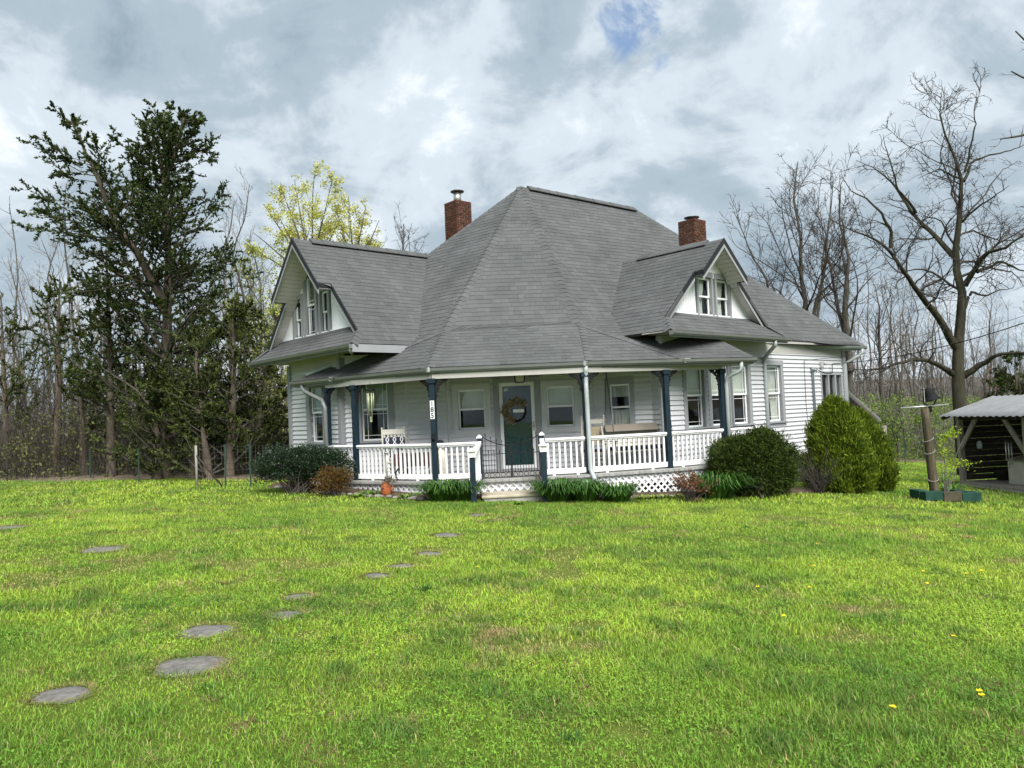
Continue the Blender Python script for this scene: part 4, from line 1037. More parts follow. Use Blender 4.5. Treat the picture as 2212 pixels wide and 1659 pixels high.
STONES = []       # stepping stones: (pixel x, y, width px, seed)
for (px, py, wpx) in ((410, 1438, 150), (448, 1364, 118), (135, 1502, 118), (620, 1329, 78), (815, 1245, 62), (645, 1291, 70), (868, 1224, 60), (225, 1187, 92), (1030, 1113, 44), (20, 1140, 70), (930, 1197, 60), (965, 1157, 64), (1070, 1125, 30)):
    d = ray(px, py); Y = 0
    g = 0.0
    for _ in range(6):
        p = at_z(px, py, g + .0); g = ground_z(p.x, p.y)
    STONES.append((p, wpx * p.y / FPX / 2))
def poly_mask(poly, x, y):
    c = np.zeros(x.shape, bool); j = len(poly) - 1
    for i in range(len(poly)):
        xi, yi, xj, yj = poly[i].x, poly[i].y, poly[j].x, poly[j].y
        c ^= ((yi > y) != (yj > y)) & (x < (xj - xi) * (y - yi) / (yj - yi + 1e-12) + xi); j = i
    return c
FOOT = bed_out + [uv(23.2, VR - .1, 0), uv(23.2, 19.5, 0), uv(UL + 6, 19.5, 0), uv(UL - .1, 18.9, 0)]
SHED_S0 = Vector((12.7, 22.0, 0)); SHED_E = Vector((.08, -.997, 0)).normalized(); SHED_P = Vector((.997, .08, 0)).normalized()
SHEDF = [SHED_S0 - SHED_E * .2, SHED_S0 + SHED_E * 5.5, SHED_S0 + SHED_E * 5.5 + SHED_P * 3, SHED_S0 - SHED_E * .2 + SHED_P * 3]
rng = np.random.default_rng(11)
def lawn_points(y0, y1, dens):
    """random points on the visible lawn between two depths"""
    w0 = .72; A = w0 * (y1 ** 2 - y0 ** 2); n = int(A * dens)
    y = np.sqrt(rng.random(n) * (y1 ** 2 - y0 ** 2) + y0 ** 2); x = (rng.random(n) * 2 - 1) * w0 * y
    m = (y < wood_edge(x) - (N2(x, y, 1.5) - .5) * 1.2) & ~poly_mask(FOOT, x, y) & ~poly_mask(SHEDF, x, y)
    for p, r_ in STONES:
        q = ((x - p.x) / r_) ** 2 + ((y - p.y) / (r_ * .95)) ** 2; m &= (q > .62 + .8 * (N3(x, y, .09) - .5) + .5 * (N1(x, y, .3) - .5))
    return x[m], y[m]
def lawn_tone(x, y):
    g1 = N1(x + 40, y + 10, 1.7); g2 = N2(x, y, .42); g3 = N3(x, y, 3.6); g4 = N4(x + 9, y, .8)
    k = np.clip((.42 * g1 + .36 * g2 + .30 * g3 - .34) * 1.9, 0, 1)[:, None]
    lush = np.array([.17, .30, .04]); lime = np.array([.385, .505, .062]); dark = np.array([.075, .155, .035]); dry = np.array([.42, .34, .15])
    c = lush * (1 - k) + lime * k
    kd = np.clip((N4(x, y, .55) * .6 + N2(x + 7, y + 3, .2) * .4 - .60) * 5, 0, 1)[:, None]; c = c * (1 - .7 * kd) + dark * .7 * kd
    bare = np.clip((N3(x + 3, y + 5, .9) * .55 + N1(x, y + 9, .25) * .45 - .655) * 8, 0, 1)
    for p, r_ in STONES: bare = np.maximum(bare, np.clip(1.6 - np.sqrt(((x - p.x) / r_) ** 2 + ((y - p.y) / r_) ** 2), 0, 1) * 1.3 * N1(x, y, .16))
    bare = np.clip(bare, 0, 1)
    c = c * (1 - .75 * bare[:, None]) + dry * .75 * bare[:, None]
    return c, bare, k[:, 0], kd[:, 0]
def blades(name, y0, y1, dens, h0, h1, w0, w1, seg):
    x, y = lawn_points(y0, y1, dens); n = len(x); c, bare, k, kd = lawn_tone(x, y)
    keep = rng.random(n) > bare * .45; x, y, c, bare, k, kd = x[keep], y[keep], c[keep], bare[keep], k[keep], kd[keep]; n = len(x)
    z = gz_np(x, y) - .004; a = rng.random(n) * 6.283
    tuft = N4(x + 21, y, .33) * .65 + N2(x, y + 50, 1.1) * .5
    h = (h0 + (h1 - h0) * rng.random(n) ** 1.6) * (.45 + 1.0 * tuft) * (1 - .55 * bare) * (1 + .35 * kd); w = w0 + (w1 - w0) * rng.random(n)
    lean = (.25 + 1.0 * rng.random(n)) * h; dx, dy = np.cos(a), np.sin(a); fa = a + 1.57 + rng.normal(0, .5, n); sx, sy = np.cos(fa) * w / 2, np.sin(fa) * w / 2
    B = np.stack([x, y, z], 1); S = np.stack([sx, sy, 0 * sx], 1)
    T = B + np.stack([dx * lean, dy * lean, h], 1)
    jit = (.52 + .96 * rng.random(n))[:, None]; hue = 1 + rng.normal(0, .07, (n, 3)); cb = c * jit * hue
    straw = rng.random(n) < .045; cb[straw] = np.array([.40, .33, .15]) * jit[straw]
    if seg == 2:
        Mm = B + np.stack([dx * lean * .3, dy * lean * .3, h * .62], 1)
        V = np.stack([B - S, B + S, Mm - S * .8, Mm + S * .8, T], 1).reshape(-1, 3); i = np.arange(n)[:, None] * 5
        F = np.concatenate([i + [0, 1, 3], i + [0, 3, 2], i + [2, 3, 4]]); C = np.repeat(cb[:, None], 5, 1).reshape(-1, 3)
    else:
        V = np.stack([B - S, B + S, T], 1).reshape(-1, 3); i = np.arange(n)[:, None] * 3; F = i + [0, 1, 2]; C = np.repeat(cb[:, None], 3, 1).reshape(-1, 3)
    return V, F, C
def leaves(y0, y1, dens, r0, r1):
    """small clover and chickweed leaves lying in the sward"""
    x, y = lawn_points(y0, y1, dens); c, bare, k, kd = lawn_tone(x, y); m = (N1(x + 60, y, .7) + .4 * N2(x, y, .2) + rng.normal(0, .12, len(x)) > .66) & (bare < .5)
    x, y, c = x[m], y[m], c[m]; n = len(x); r_ = r0 + (r1 - r0) * rng.random(n); z = gz_np(x, y) + .012 + .03 * rng.random(n); a = rng.random(n) * 6.283
    d = np.stack([np.cos(a), np.sin(a), rng.normal(0, .35, n)], 1) * r_[:, None]; s = np.stack([-np.sin(a), np.cos(a), rng.normal(0, .35, n)], 1) * r_[:, None] * .75
    B = np.stack([x, y, z], 1); V = np.stack([B - d, B + s, B + d, B - s], 1).reshape(-1, 3); i = np.arange(n)[:, None] * 4
    F = np.concatenate([i + [0, 1, 2], i + [0, 2, 3]]); cb = c * (.7 + .5 * rng.random(n))[:, None] * np.array([.88, 1.05, .9])
    return V, F, np.repeat(cb[:, None], 4, 1).reshape(-1, 3)
def tufts(y0, y1, dens, nb, h0, h1, w, straw=False):
    """coarse clumps standing above the sward, or brown thatch lying flat"""
    x, y = lawn_points(y0, y1, dens); k = N3(x + 13, y + 2, 1.3) + .35 * rng.random(len(x)) > .72; x, y = x[k], y[k]; r_ = .03 + .07 * rng.random(len(x)); g1 = rng.random(len(x))
    x = np.repeat(x, nb) + rng.normal(0, 1, len(x) * nb) * np.repeat(r_, nb); y = np.repeat(y, nb) + rng.normal(0, 1, len(y) * nb) * np.repeat(r_, nb); n = len(x); g1 = np.repeat(g1, nb)[:, None]
    a = rng.random(n) * 6.283; h = h0 + (h1 - h0) * rng.random(n); ln = h * ((1.2 + 2.2 * rng.random(n)) if straw else (.3 + .9 * rng.random(n))); z = gz_np(x, y) - .004
    B = np.stack([x, y, z], 1); T = B + np.stack([np.cos(a) * ln, np.sin(a) * ln, h], 1); Mm = B * .55 + T * .45 + np.stack([0 * x, 0 * x, h * .25], 1); S = np.stack([-np.sin(a), np.cos(a), 0 * a], 1) * w * (.6 + .8 * rng.random(n))[:, None]
    c = (np.array([.20, .135, .07]) * (1 - g1) + np.array([.42, .33, .17]) * g1) if straw else (np.array([.055, .14, .03]) * (1 - g1) + np.array([.16, .30, .04]) * g1); c = c * (.55 + .9 * rng.random(n))[:, None]
    V = np.stack([B - S, B + S, Mm - S * .8, Mm + S * .8, T], 1).reshape(-1, 3); i = np.arange(n)[:, None] * 5; F = np.concatenate([i + [0, 1, 3], i + [0, 3, 2], i + [2, 3, 4]])
    return V, F, np.repeat(c[:, None], 5, 1).reshape(-1, 3)
def rims():
    """dry thatch lying round and over the edges of the stepping stones"""
    n = 420; X, Y_, A = [], [], []
    for p, r_ in STONES:
        a = rng.random(n) * 6.283; q = r_ * (.86 + .34 * rng.random(n)); X.append(p.x + q * np.cos(a)); Y_.append(p.y + q * np.sin(a) * .95); A.append(a + rng.normal(1.2, 1.0, n))
    x, y, a = np.concatenate(X), np.concatenate(Y_), np.concatenate(A); m = len(x); h = .008 + .03 * rng.random(m) ** 2; ln = .03 + .05 * rng.random(m); B = np.stack([x, y, gz_np(x, y) + .004 + .01 * rng.random(m)], 1); T = B + np.stack([np.cos(a) * ln, np.sin(a) * ln, h * .6], 1); S = np.stack([-np.sin(a), np.cos(a), 0 * a], 1) * .0022 * np.maximum(1, y / 6)[:, None]
    c = np.where(rng.random(m)[:, None] < .55, np.array([.36, .27, .13]), np.array([.19, .29, .04])) * (.5 + .9 * rng.random(m))[:, None]; V = np.stack([B - S, B + S, T], 1).reshape(-1, 3); i = np.arange(m)[:, None] * 3
    return V, i + [0, 1, 2], np.repeat(c[:, None], 3, 1).reshape(-1, 3)
def grass():
    parts = [blades('a', 2.9, 5.5, 7400, .014, .048, .0032, .0062, 2), blades('b', 5.5, 9.0, 3900, .016, .052, .0045, .009, 2), blades('c', 9.0, 15.0, 1900, .022, .06, .007, .013, 1), blades('d', 15.0, 36.0, 420, .03, .075, .016, .03, 1),
             tufts(2.9, 7.0, 9, 60, .03, .065, .002), tufts(7.0, 14.0, 2.5, 45, .035, .07, .0035), rims(), tufts(2.9, 7.0, 11, 70, .012, .03, .002, True), tufts(7.0, 14.0, 4.5, 60, .015, .035, .0035, True),
             leaves(2.9, 7.0, 2500, .0045, .0095), leaves(7.0, 13, 450, .007, .012)]
    off = 0; Vs, Fs, Cs = [], [], []
    for V, F, C in parts: Vs.append(V); Fs.append(F + off); Cs.append(C); off += len(V)
    me = mesh_np('grass', np.concatenate(Vs), np.concatenate(Fs), attr_mat('grass_blade', .55, .35, .2), np.concatenate(Cs))
    o = bpy.data.objects.new('grass', me); col.objects.link(o)
    tag(o, 'short patchy spring grass covering the front lawn', 'grass', kind='stuff')
grass()
# stepping stones
M_STONE = mat('concrete_stepping_stone', (.12, .115, .105), .95, 0, 16, .9, 120, .1, col2=(.25, .24, .22), detail=14, coord='Object')
STONE_LABELS = ['broad round stepping stone nearest the photo centre line of the bottom left path', 'rounded grey stepping stone just above the largest one', 'leftmost large stepping stone in the bottom left corner', 'small half-buried stepping stone right of the round ones', 'thin buried stepping stone below the small pair', 'pale flat stepping stone between lawn and round stones', 'upper stepping stone of the close small pair', 'lone flat stone on the left of the lawn', 'farther small stepping stone before the porch steps', 'grey slab at the left edge of the lawn', 'pale sunken stone midway along the path', 'straw-covered flat stone two from the steps', 'tiny pale stone nearest the porch steps']
STONE_LABELS[0] = 'broadest round concrete stepping stone, lower left of the lawn'
for k, (p, r_) in enumerate(STONES):
    rr = random.Random(k); mb = MB(); n = 22; V = [(p.x, p.y, ground_z(p.x, p.y) + .014)]
    for ring, (f, dz) in enumerate(((.55, .010), (.9, .006), (1.0, -.006), (1.02, -.04))):
        for i in range(n):
            a = 2 * math.pi * i / n; q = r_ * f * (1 + .09 * math.sin(2 * a + k) + .07 * math.sin(3 * a + 2 * k) + .05 * math.sin(5 * a + 3 * k) + rr.uniform(-.02, .02))
            x, y = p.x + q * math.cos(a), p.y + q * .93 * math.sin(a); V.append((x, y, ground_z(x, y) + dz + rr.uniform(-.001, .001)))
    F = [(0, 1 + i, 1 + (i + 1) % n) for i in range(n)]
    for ring in range(3):
        for i in range(n): a_, b_ = 1 + ring * n + i, 1 + ring * n + (i + 1) % n; F.append((a_, a_ + n, b_ + n, b_))
    mb.add(V, F, 0, True); o = mb.build('stepping_stone', M_STONE, loc=(p.x, p.y, ground_z(p.x, p.y)))
    tag(o, STONE_LABELS[k], 'stepping stone', 'stepping stones across the lawn')

# ================================================================== TREES AND PLANTS
def bark(name, c1, c2, sc=9): return mat(name, c1, .95, 0, sc, .8, 25, .1, col2=c2, stretch=(1, 1, .25), detail=8)
M_BARK = bark('grey_bark', (.038, .034, .028), (.115, .105, .09))
M_BARK_MOSS = bark('mossy_dark_bark', (.014, .013, .010), (.060, .057, .038), 5)
M_TWIG = mat('twig_bark', (.050, .044, .038), .9, .25, 3)
M_TWIG_PALE = mat('pale_twig_bark', (.155, .145, .13), .9, .2, 3)
M_CEDARBARK = bark('cedar_bark', (.045, .034, .026), (.15, .125, .10), 7)
def tubes(P, Rr, k):
    """P (b, n, 3), Rr (b, n): b tapered tubes with k sides -> verts, quads"""
    b, n, _ = P.shape; T = np.empty_like(P); T[:, 1:-1] = P[:, 2:] - P[:, :-2]; T[:, 0] = P[:, 1] - P[:, 0]; T[:, -1] = P[:, -1] - P[:, -2]
    T /= np.linalg.norm(T, axis=2, keepdims=True) + 1e-9
    ref = np.tile(np.array([.36, .48, .8]), (b, n, 1)); bad = np.abs((T * ref).sum(2)) > .95; ref[bad] = [1, 0, 0]
    A = np.cross(T, ref); A /= np.linalg.norm(A, axis=2, keepdims=True) + 1e-9; Bq = np.cross(T, A)
    ang = np.arange(k) * 2 * np.pi / k
    V = P[:, :, None] + (A[:, :, None] * np.cos(ang)[None, None, :, None] + Bq[:, :, None] * np.sin(ang)[None, None, :, None]) * Rr[:, :, None, None]
    idx = np.arange(b * n * k).reshape(b, n, k); nx = np.roll(idx, -1, 2)
    F = np.stack([idx[:, :-1], nx[:, :-1], nx[:, 1:], idx[:, 1:]], -1).reshape(-1, 4)
    return V.reshape(-1, 3), F
def resample(pts, n):
    pts = np.asarray(pts, float); d = np.r_[0, np.cumsum(np.linalg.norm(np.diff(pts, axis=0), axis=1))]; t = np.linspace(0, d[-1], n)
    # smooth a little with a Catmull-Rom feel
    return np.stack([np.interp(t, d, pts[:, i]) for i in range(3)], 1)
class Tree:
    """grows limbs level by level; each level is an array of polylines with radii"""
    def __init__(s, seed): s.r = np.random.default_rng(seed); s.levels = []
    def start(s, limbs, n=14, wig=.0):
        P = np.stack([resample(p, n) for p, _, _ in limbs]); t = np.linspace(0, 1, n)[None]
        R_ = np.stack([a + (b - a) * t[0] ** .8 for _, a, b in limbs])
        L = np.linalg.norm(np.diff(P, axis=1), axis=2).sum(1)
        if wig: P[:, 1:] += np.cumsum(s.r.normal(0, wig, P[:, 1:].shape), 1) * .3
        s.levels.append((P, R_)); return s
    def spawn(s, src, per_m, t0, ang, lenf, n=7, rf=.55, up=.15, wig=.12, rmin=.004, lmin=.15, lmax=99, taper=.25, maxn=6000, flat=1.0, tmax=1.0):
        """children on every polyline of level src"""
        P, R_ = s.levels[src]; r = s.r; b, m, _ = P.shape
        L = np.linalg.norm(np.diff(P, axis=1), axis=2).sum(1)
        cnt = r.poisson(np.maximum(.01, per_m * L * (1 - t0))); own = np.repeat(np.arange(b), cnt)
        if len(own) > maxn: own = r.choice(own, maxn, replace=False)
        q = len(own); t = t0 + (tmax - t0) * r.random(q); f = t * (m - 1); i = np.minimum(f.astype(int), m - 2); w = (f - i)[:, None]
        base = P[own, i] * (1 - w) + P[own, i + 1] * w; rad = R_[own, i] * (1 - w[:, 0]) + R_[own, i + 1] * w[:, 0]
        T = P[own, i + 1] - P[own, i]; T /= np.linalg.norm(T, axis=1, keepdims=True) + 1e-9
        rn = r.normal(size=(q, 3)); side = rn - T * (rn * T).sum(1, keepdims=True); side /= np.linalg.norm(side, axis=1, keepdims=True) + 1e-9
        a = np.radians(ang[0] + (ang[1] - ang[0]) * r.random(q))[:, None]; D = T * np.cos(a) + side * np.sin(a); D[:, 2] *= flat; D[:, 2] += up * .5
        D /= np.linalg.norm(D, axis=1, keepdims=True)
        ln = np.clip(L[own] * (lenf[0] + (lenf[1] - lenf[0]) * r.random(q)) * (1.15 - .75 * (t - t0) / (1 - t0 + 1e-6)), lmin, lmax)
        C = np.empty((q, n, 3)); C[:, 0] = base; d = D.copy()
        for j in range(1, n):
            d = d + r.normal(0, wig, (q, 3)); d[:, 2] += up * .12; d /= np.linalg.norm(d, axis=1, keepdims=True); C[:, j] = C[:, j - 1] + d * (ln / (n - 1))[:, None]
        r0 = np.maximum(rad * rf, rmin); tt = np.linspace(0, 1, n)[None]
        s.levels.append((C, np.maximum(r0[:, None] * (1 - (1 - taper) * tt), rmin * .6))); return s
    def mesh(s, name, mats, sides, lo=0, hi=99):
        Vs, Fs, Ms, off = [], [], [], 0
        for k, (P, R_) in enumerate(s.levels):
            if k < lo or k >= hi or len(P) == 0: continue
            V, F = tubes(P, R_, sides[k]); Vs.append(V); Fs.append(F + off); off += len(V)
        return mesh_np(name, np.concatenate(Vs), np.concatenate(Fs), mats, smooth=True)
    def tips(s, k): return s.levels[k][0][:, -1]
def put(name, me, parent=None):
    o = bpy.data.objects.new(name, me); col.objects.link(o)
    if parent: o.parent = parent
    return o
def shift(tree, loc):
    for P, _ in tree.levels: P -= np.array(loc)
def leafcloud(C, r, n_per, size, width, spread, rngk, col_a, col_b, droop=0.0, outward=None, tri=False, light=None):
    """n_per small leaf faces around each centre C; tone varies per clump and per leaf"""
    g = np.random.default_rng(rngk); m = len(C); c = np.repeat(C, n_per, 0) + g.normal(0, 1, (m * n_per, 3)) * (np.asarray(spread) * np.array([1, 1, .75]))
    q = len(c); d = g.normal(size=(q, 3)); 
    if outward is not None: d += np.repeat(outward, n_per, 0) * 1.4
    d[:, 2] -= droop; d /= np.linalg.norm(d, axis=1, keepdims=True) + 1e-9
    sd = np.cross(d, g.normal(size=(q, 3))); sd /= np.linalg.norm(sd, axis=1, keepdims=True) + 1e-9
    ln = (size * (.6 + .8 * g.random(q)))[:, None]; wd = (width * (.6 + .8 * g.random(q)))[:, None]
    mixc = np.repeat(g.random(m), n_per) * .7 + g.random(q) * .3; cc = np.array(col_a) * (1 - mixc[:, None]) + np.array(col_b) * mixc[:, None]; cc *= (.75 + .5 * g.random(q))[:, None]
    if tri:
        V = np.stack([c - sd * wd * .5, c + sd * wd * .5, c + d * ln], 1).reshape(-1, 3); i = np.arange(q)[:, None] * 3; F = i + [0, 1, 2]; k = 3
    else:
        V = np.stack([c, c + d * ln * .5 + sd * wd * .5, c + d * ln, c + d * ln * .5 - sd * wd * .5], 1).reshape(-1, 3); i = np.arange(q)[:, None] * 4; F = np.concatenate([i + [0, 1, 2], i + [0, 2, 3]]); k = 4
    return V, F, np.repeat(cc[:, None], k, 1).reshape(-1, 3)
M_LEAF = attr_mat('leaf_tone', .6, .3, .2); M_NEEDLE = attr_mat('needle_tone', .7, .12, .15); M_GLOSSLEAF = attr_mat('glossy_leaf_tone', .35, .15, .5)
def tree_thing(name, loc, label, cat, group, trunk_me, crown_me, crown_name='crown'):
    t = thing(name, loc, label, cat, group); put('trunk', trunk_me, t)
    if crown_me is not None: put(crown_name, crown_me, t)
    return t
def Q5(x, y): return ((0 + x * .75377) / 1.35624, (200 + y * .75377) / 1.35624)
def Q6(x, y): return ((2100 + x * .66323) / 1.35624, (100 + y * .66323) / 1.35624)
def trace(Qf, pts, Y, depth=None, seed=0):
    rr = random.Random(seed); out = []
    for i, p in enumerate(pts): out.append(tuple(at(*Qf(*p), Y + (depth[i] if depth else 0))))
    return out
# ---- the big walnut on the right
def walnut():
    Y = 27.0; t = Tree(5)
    z0 = ground_z(at(2075, 900, Y).x, Y); b = at(2078, 900, Y); base = (b.x, b.y, z0 - .1)
    S = [
        ([base] + trace(Q6, [(1075, 1640), (1062, 1540), (1070, 1400), (1085, 1250), (1090, 1110), (1060, 1020), (1055, 960), (1075, 850), (1090, 640), (1050, 480), (1000, 380), (1010, 240)], Y), 0.296, 0.008),
        (trace(Q6, [(1055, 1380), (990, 1260), (920, 1170), (860, 1090), (800, 1000), (760, 930), (690, 880), (600, 850), (520, 800)], Y, [0, -.5, -1, -1.5, -2, -2.4, -2.8, -3, -3.2]), 0.148, 0.008),
        (trace(Q6, [(770, 945), (760, 860), (700, 780), (640, 720), (560, 690), (510, 640)], Y, [-2.3, -2.4, -2.6, -2.4, -2.2, -2]), 0.067, 0.008),
        (trace(Q6, [(1058, 990), (980, 900), (900, 820), (850, 740), (790, 660), (720, 600), (640, 560)], Y, [0, .6, 1.2, 1.6, 2, 2.3, 2.6]), 0.111, 0.008),
        (trace(Q6, [(880, 790), (800, 700), (755, 600), (720, 480), (715, 440)], Y, [1.3, 1, .8, .6, .5]), 0.059, 0.008),
        (trace(Q6, [(1095, 1110), (1150, 1030), (1200, 970), (1280, 955), (1357, 895), (1430, 800)], Y, [0, -.5, -1, -1.6, -2, -2.4]), 0.111, 0.008),
        (trace(Q6, [(1150, 1050), (1240, 1010), (1357, 1050), (1450, 1060)], Y, [-.5, -.2, .2, .4]), 0.067, 0.008),
        (trace(Q6, [(1040, 1500), (950, 1440), (860, 1430), (750, 1470), (640, 1480), (590, 1470)], Y, [0, -.8, -1.5, -2.2, -2.8, -3]), 0.111, 0.008),
        (trace(Q6, [(1090, 1510), (1180, 1460), (1250, 1420), (1357, 1420), (1450, 1380)], Y, [0, -.5, -1, -1.4, -1.8]), 0.133, 0.008),
        (trace(Q6, [(1095, 1210), (1130, 1150), (1200, 1170), (1310, 1130)], Y, [0, .4, .8, 1.2]), 0.067, 0.008),
        (trace(Q6, [(1090, 650), (1130, 560), (1200, 535), (1300, 515), (1400, 480)], Y, [0, .4, .8, 1.2, 1.5]), 0.059, 0.008),
        (trace(Q6, [(1080, 640), (1000, 600), (900, 625)], Y, [0, -.6, -1.2]), 0.044, 0.008),
        (trace(Q6, [(1095, 610), (1120, 450), (1110, 350), (1140, 270)], Y, [0, -.3, -.6, -.8]), 0.044, 0.008),
        (trace(Q6, [(1080, 830), (1150, 760), (1230, 700), (1300, 640)], Y, [0, -.4, -.9, -1.4]), 0.052, 0.008),
    ]
    t.start(S, 18, .07)
    t.spawn(0, 2.9, .14, (35, 78), (.18, .40), 9, .40, .22, .22, .014, .8, 4.2)
    P1, R1 = t.levels[1]; zc_ = at(*Q6(1090, 1180), Y).z; k_ = ~((np.abs(P1[:, 0, 0] - base[0]) < 1.3) & (P1[:, 0, 2] < zc_)); t.levels[1] = (P1[k_], R1[k_])
    t.spawn(1, 4.4, .10, (35, 75), (.28, .55), 7, .5, .15, .26, .010, .35, 1.9, maxn=4200)
    t.spawn(2, 6.0, .15, (30, 70), (.3, .6), 5, .6, .10, .24, .0075, .2, .9, maxn=14000)
    loc = base; shift(t, loc)
    th = tree_thing('walnut_tree', loc, 'big leafless tree with mossy crooked limbs standing behind the shed', 'tree', None, t.mesh('trunk', M_BARK_MOSS, [10], 0, 1), t.mesh('bare_crown', M_TWIG, [0, 6, 4, 3], 1), 'branches')
walnut()
def bare_proto(seed, h, r0, spread=.35, lean=0.0, levels=3, low=.3, dens=1.0, fork=0):
    t = Tree(seed); g = np.random.default_rng(seed + 99)
    def stem(dx, dy, h, z0=0, x0=0, y0=0):
        n = 9; p = [(x0, y0, z0)]
        for i in range(1, n): p.append((x0 + dx * h * (i / n) + g.normal(0, .012) * h, y0 + dy * h * (i / n) + g.normal(0, .012) * h, z0 + h * i / (n - 1)))
        return p
    S = [(stem(lean, g.normal(0, .03), h), r0, r0 * .1)]
    for f in range(fork): a = g.random() * 6.28; z = h * (.15 + .3 * g.random()); S.append((stem(.32 * math.cos(a), .32 * math.sin(a), h * .72 - z * .3, z, S[0][0][0][0] + lean * z, 0), r0 * .6, r0 * .05))
    t.start(S, 16, .03)
    t.spawn(0, 2.0 * dens, low, (28, 60), (.18, spread), 8, .40, .38, .17, .016, .6, 5)
    t.spawn(1, 2.9 * dens, .12, (30, 65), (.25, .5), 6, .5, .28, .2, .012, .3, 2.0, maxn=2600)
    if levels > 2: t.spawn(2, 3.6 * dens, .2, (30, 65), (.3, .6), 4, .6, .25, .2, .010, .2, .9, maxn=4200)
    return t
def bare_thing(name, loc, label, group, t, m1, m2, scale=1.0, rz=0, cat='tree'):
    th = tree_thing(name, loc, label, cat, group, t.mesh('trunk', m1, [8], 0, 1), t.mesh('branches', m2, [0, 5, 3, 3], 1), 'branches'); th.scale = (scale,) * 3; th.rotation_euler.z = rz; return th
def base_at(px, Y): p = at(px, 900, Y); return (p.x, p.y, ground_z(p.x, p.y) - .1)
# two tall bare trees between the house and the walnut, one behind
for (px, Y, ytop, sd, lab, fk) in ((1742, 36, 352, 21, 'bare many-stemmed tree rising directly behind the right roof slope', 3), (1845, 34, 405, 22, 'bare forked tree between roof end and the mossy walnut', 2), (1905, 44, 620, 23, 'thin straight bare tree left of the mossy walnut', 0), (888, 40, 485, 24, 'small bare treetop showing beside the left chimney', 3)):
    b = base_at(px, Y); h = at(px, ytop, Y).z - b[2]
    bare_thing('bare_tree', b, lab, None, bare_proto(sd, h, .16 + .012 * h * .5, .42, 0, 3, .38, 1.15, fk), M_BARK, M_TWIG)
# branches of a tree standing outside the frame at the top right
def overhang():
    Y = 14.0; t = Tree(77); b = at(2480, 900, Y); z0 = ground_z(b.x, b.y)
    S = [([(b.x, b.y, z0 - .1), tuple(at(2470, 600, Y)), tuple(at(2440, 250, Y)), tuple(at(2420, -100, Y))], .28, .1),
         ([tuple(at(2445, 330, Y)), tuple(at(2330, 220, Y)), tuple(at(2250, 180, Y)), tuple(at(2185, 155, Y))], .09, .012),
         ([tuple(at(2440, 250, Y)), tuple(at(2300, 130, Y)), tuple(at(2215, 90, Y)), tuple(at(2195, 70, Y))], .08, .012),
         ([tuple(at(2455, 420, Y)), tuple(at(2330, 330, Y)), tuple(at(2230, 290, Y)), tuple(at(2165, 300, Y))], .09, .012)]
    t.start(S, 12, .03); t.spawn(0, 1.6, .45, (30, 65), (.12, .25), 7, .4, .15, .2, .006, .3, 1.3); t.spawn(1, 4, .15, (30, 65), (.3, .5), 5, .55, .1, .2, .004, .12, .6)
    loc = S[0][0][0]; shift(t, loc); tree_thing('bare_tree', loc, 'bare branches reaching in from the top right corner of the picture', 'tree', None, t.mesh('trunk', M_BARK, [8], 0, 1), t.mesh('branches', M_TWIG, [0, 4, 3], 1), 'branches')
overhang()
# ---- cedars
CED_A, CED_B = (.010, .022, .006), (.060, .082, .020)
def sprays(Ps, n_per, ln, wd, seed, ca, cb, spread=.9):
    """narrow scale-leaf shoots growing off twig polylines Ps (q, m, 3), like cedar foliage"""
    g = np.random.default_rng(seed); q, m, _ = Ps.shape; own = np.repeat(np.arange(q), n_per); k = len(own); t = g.random(k) ** .8 * (m - 1.001); i = t.astype(int); w = (t - i)[:, None]
    B = Ps[own, i] * (1 - w) + Ps[own, i + 1] * w; T = Ps[own, i + 1] - Ps[own, i]; T /= np.linalg.norm(T, axis=1, keepdims=True) + 1e-9
    d = T + g.normal(0, .62 * spread, (k, 3)); d[:, 2] += .12; d /= np.linalg.norm(d, axis=1, keepdims=True); sd = np.cross(d, g.normal(size=(k, 3))); sd /= np.linalg.norm(sd, axis=1, keepdims=True) + 1e-9
    L = (ln * (.5 + .9 * g.random(k)))[:, None]; W = (wd * (.6 + .8 * g.random(k)))[:, None]
    W = W * 1.35
    V = np.stack([B, B + d * L * .45 + sd * W, B + d * L, B + d * L * .45 - sd * W], 1).reshape(-1, 3); j = np.arange(k)[:, None] * 4; F = np.concatenate([j + [0, 1, 2], j + [0, 2, 3]])
    mx = (g.random(q)[own] * .65 + g.random(k) * .35)[:, None]; c = (np.array(ca) * (1 - mx) + np.array(cb) * mx) * (.7 + .6 * g.random(k))[:, None]
    return V, F, np.repeat(c[:, None], 4, 1).reshape(-1, 3)
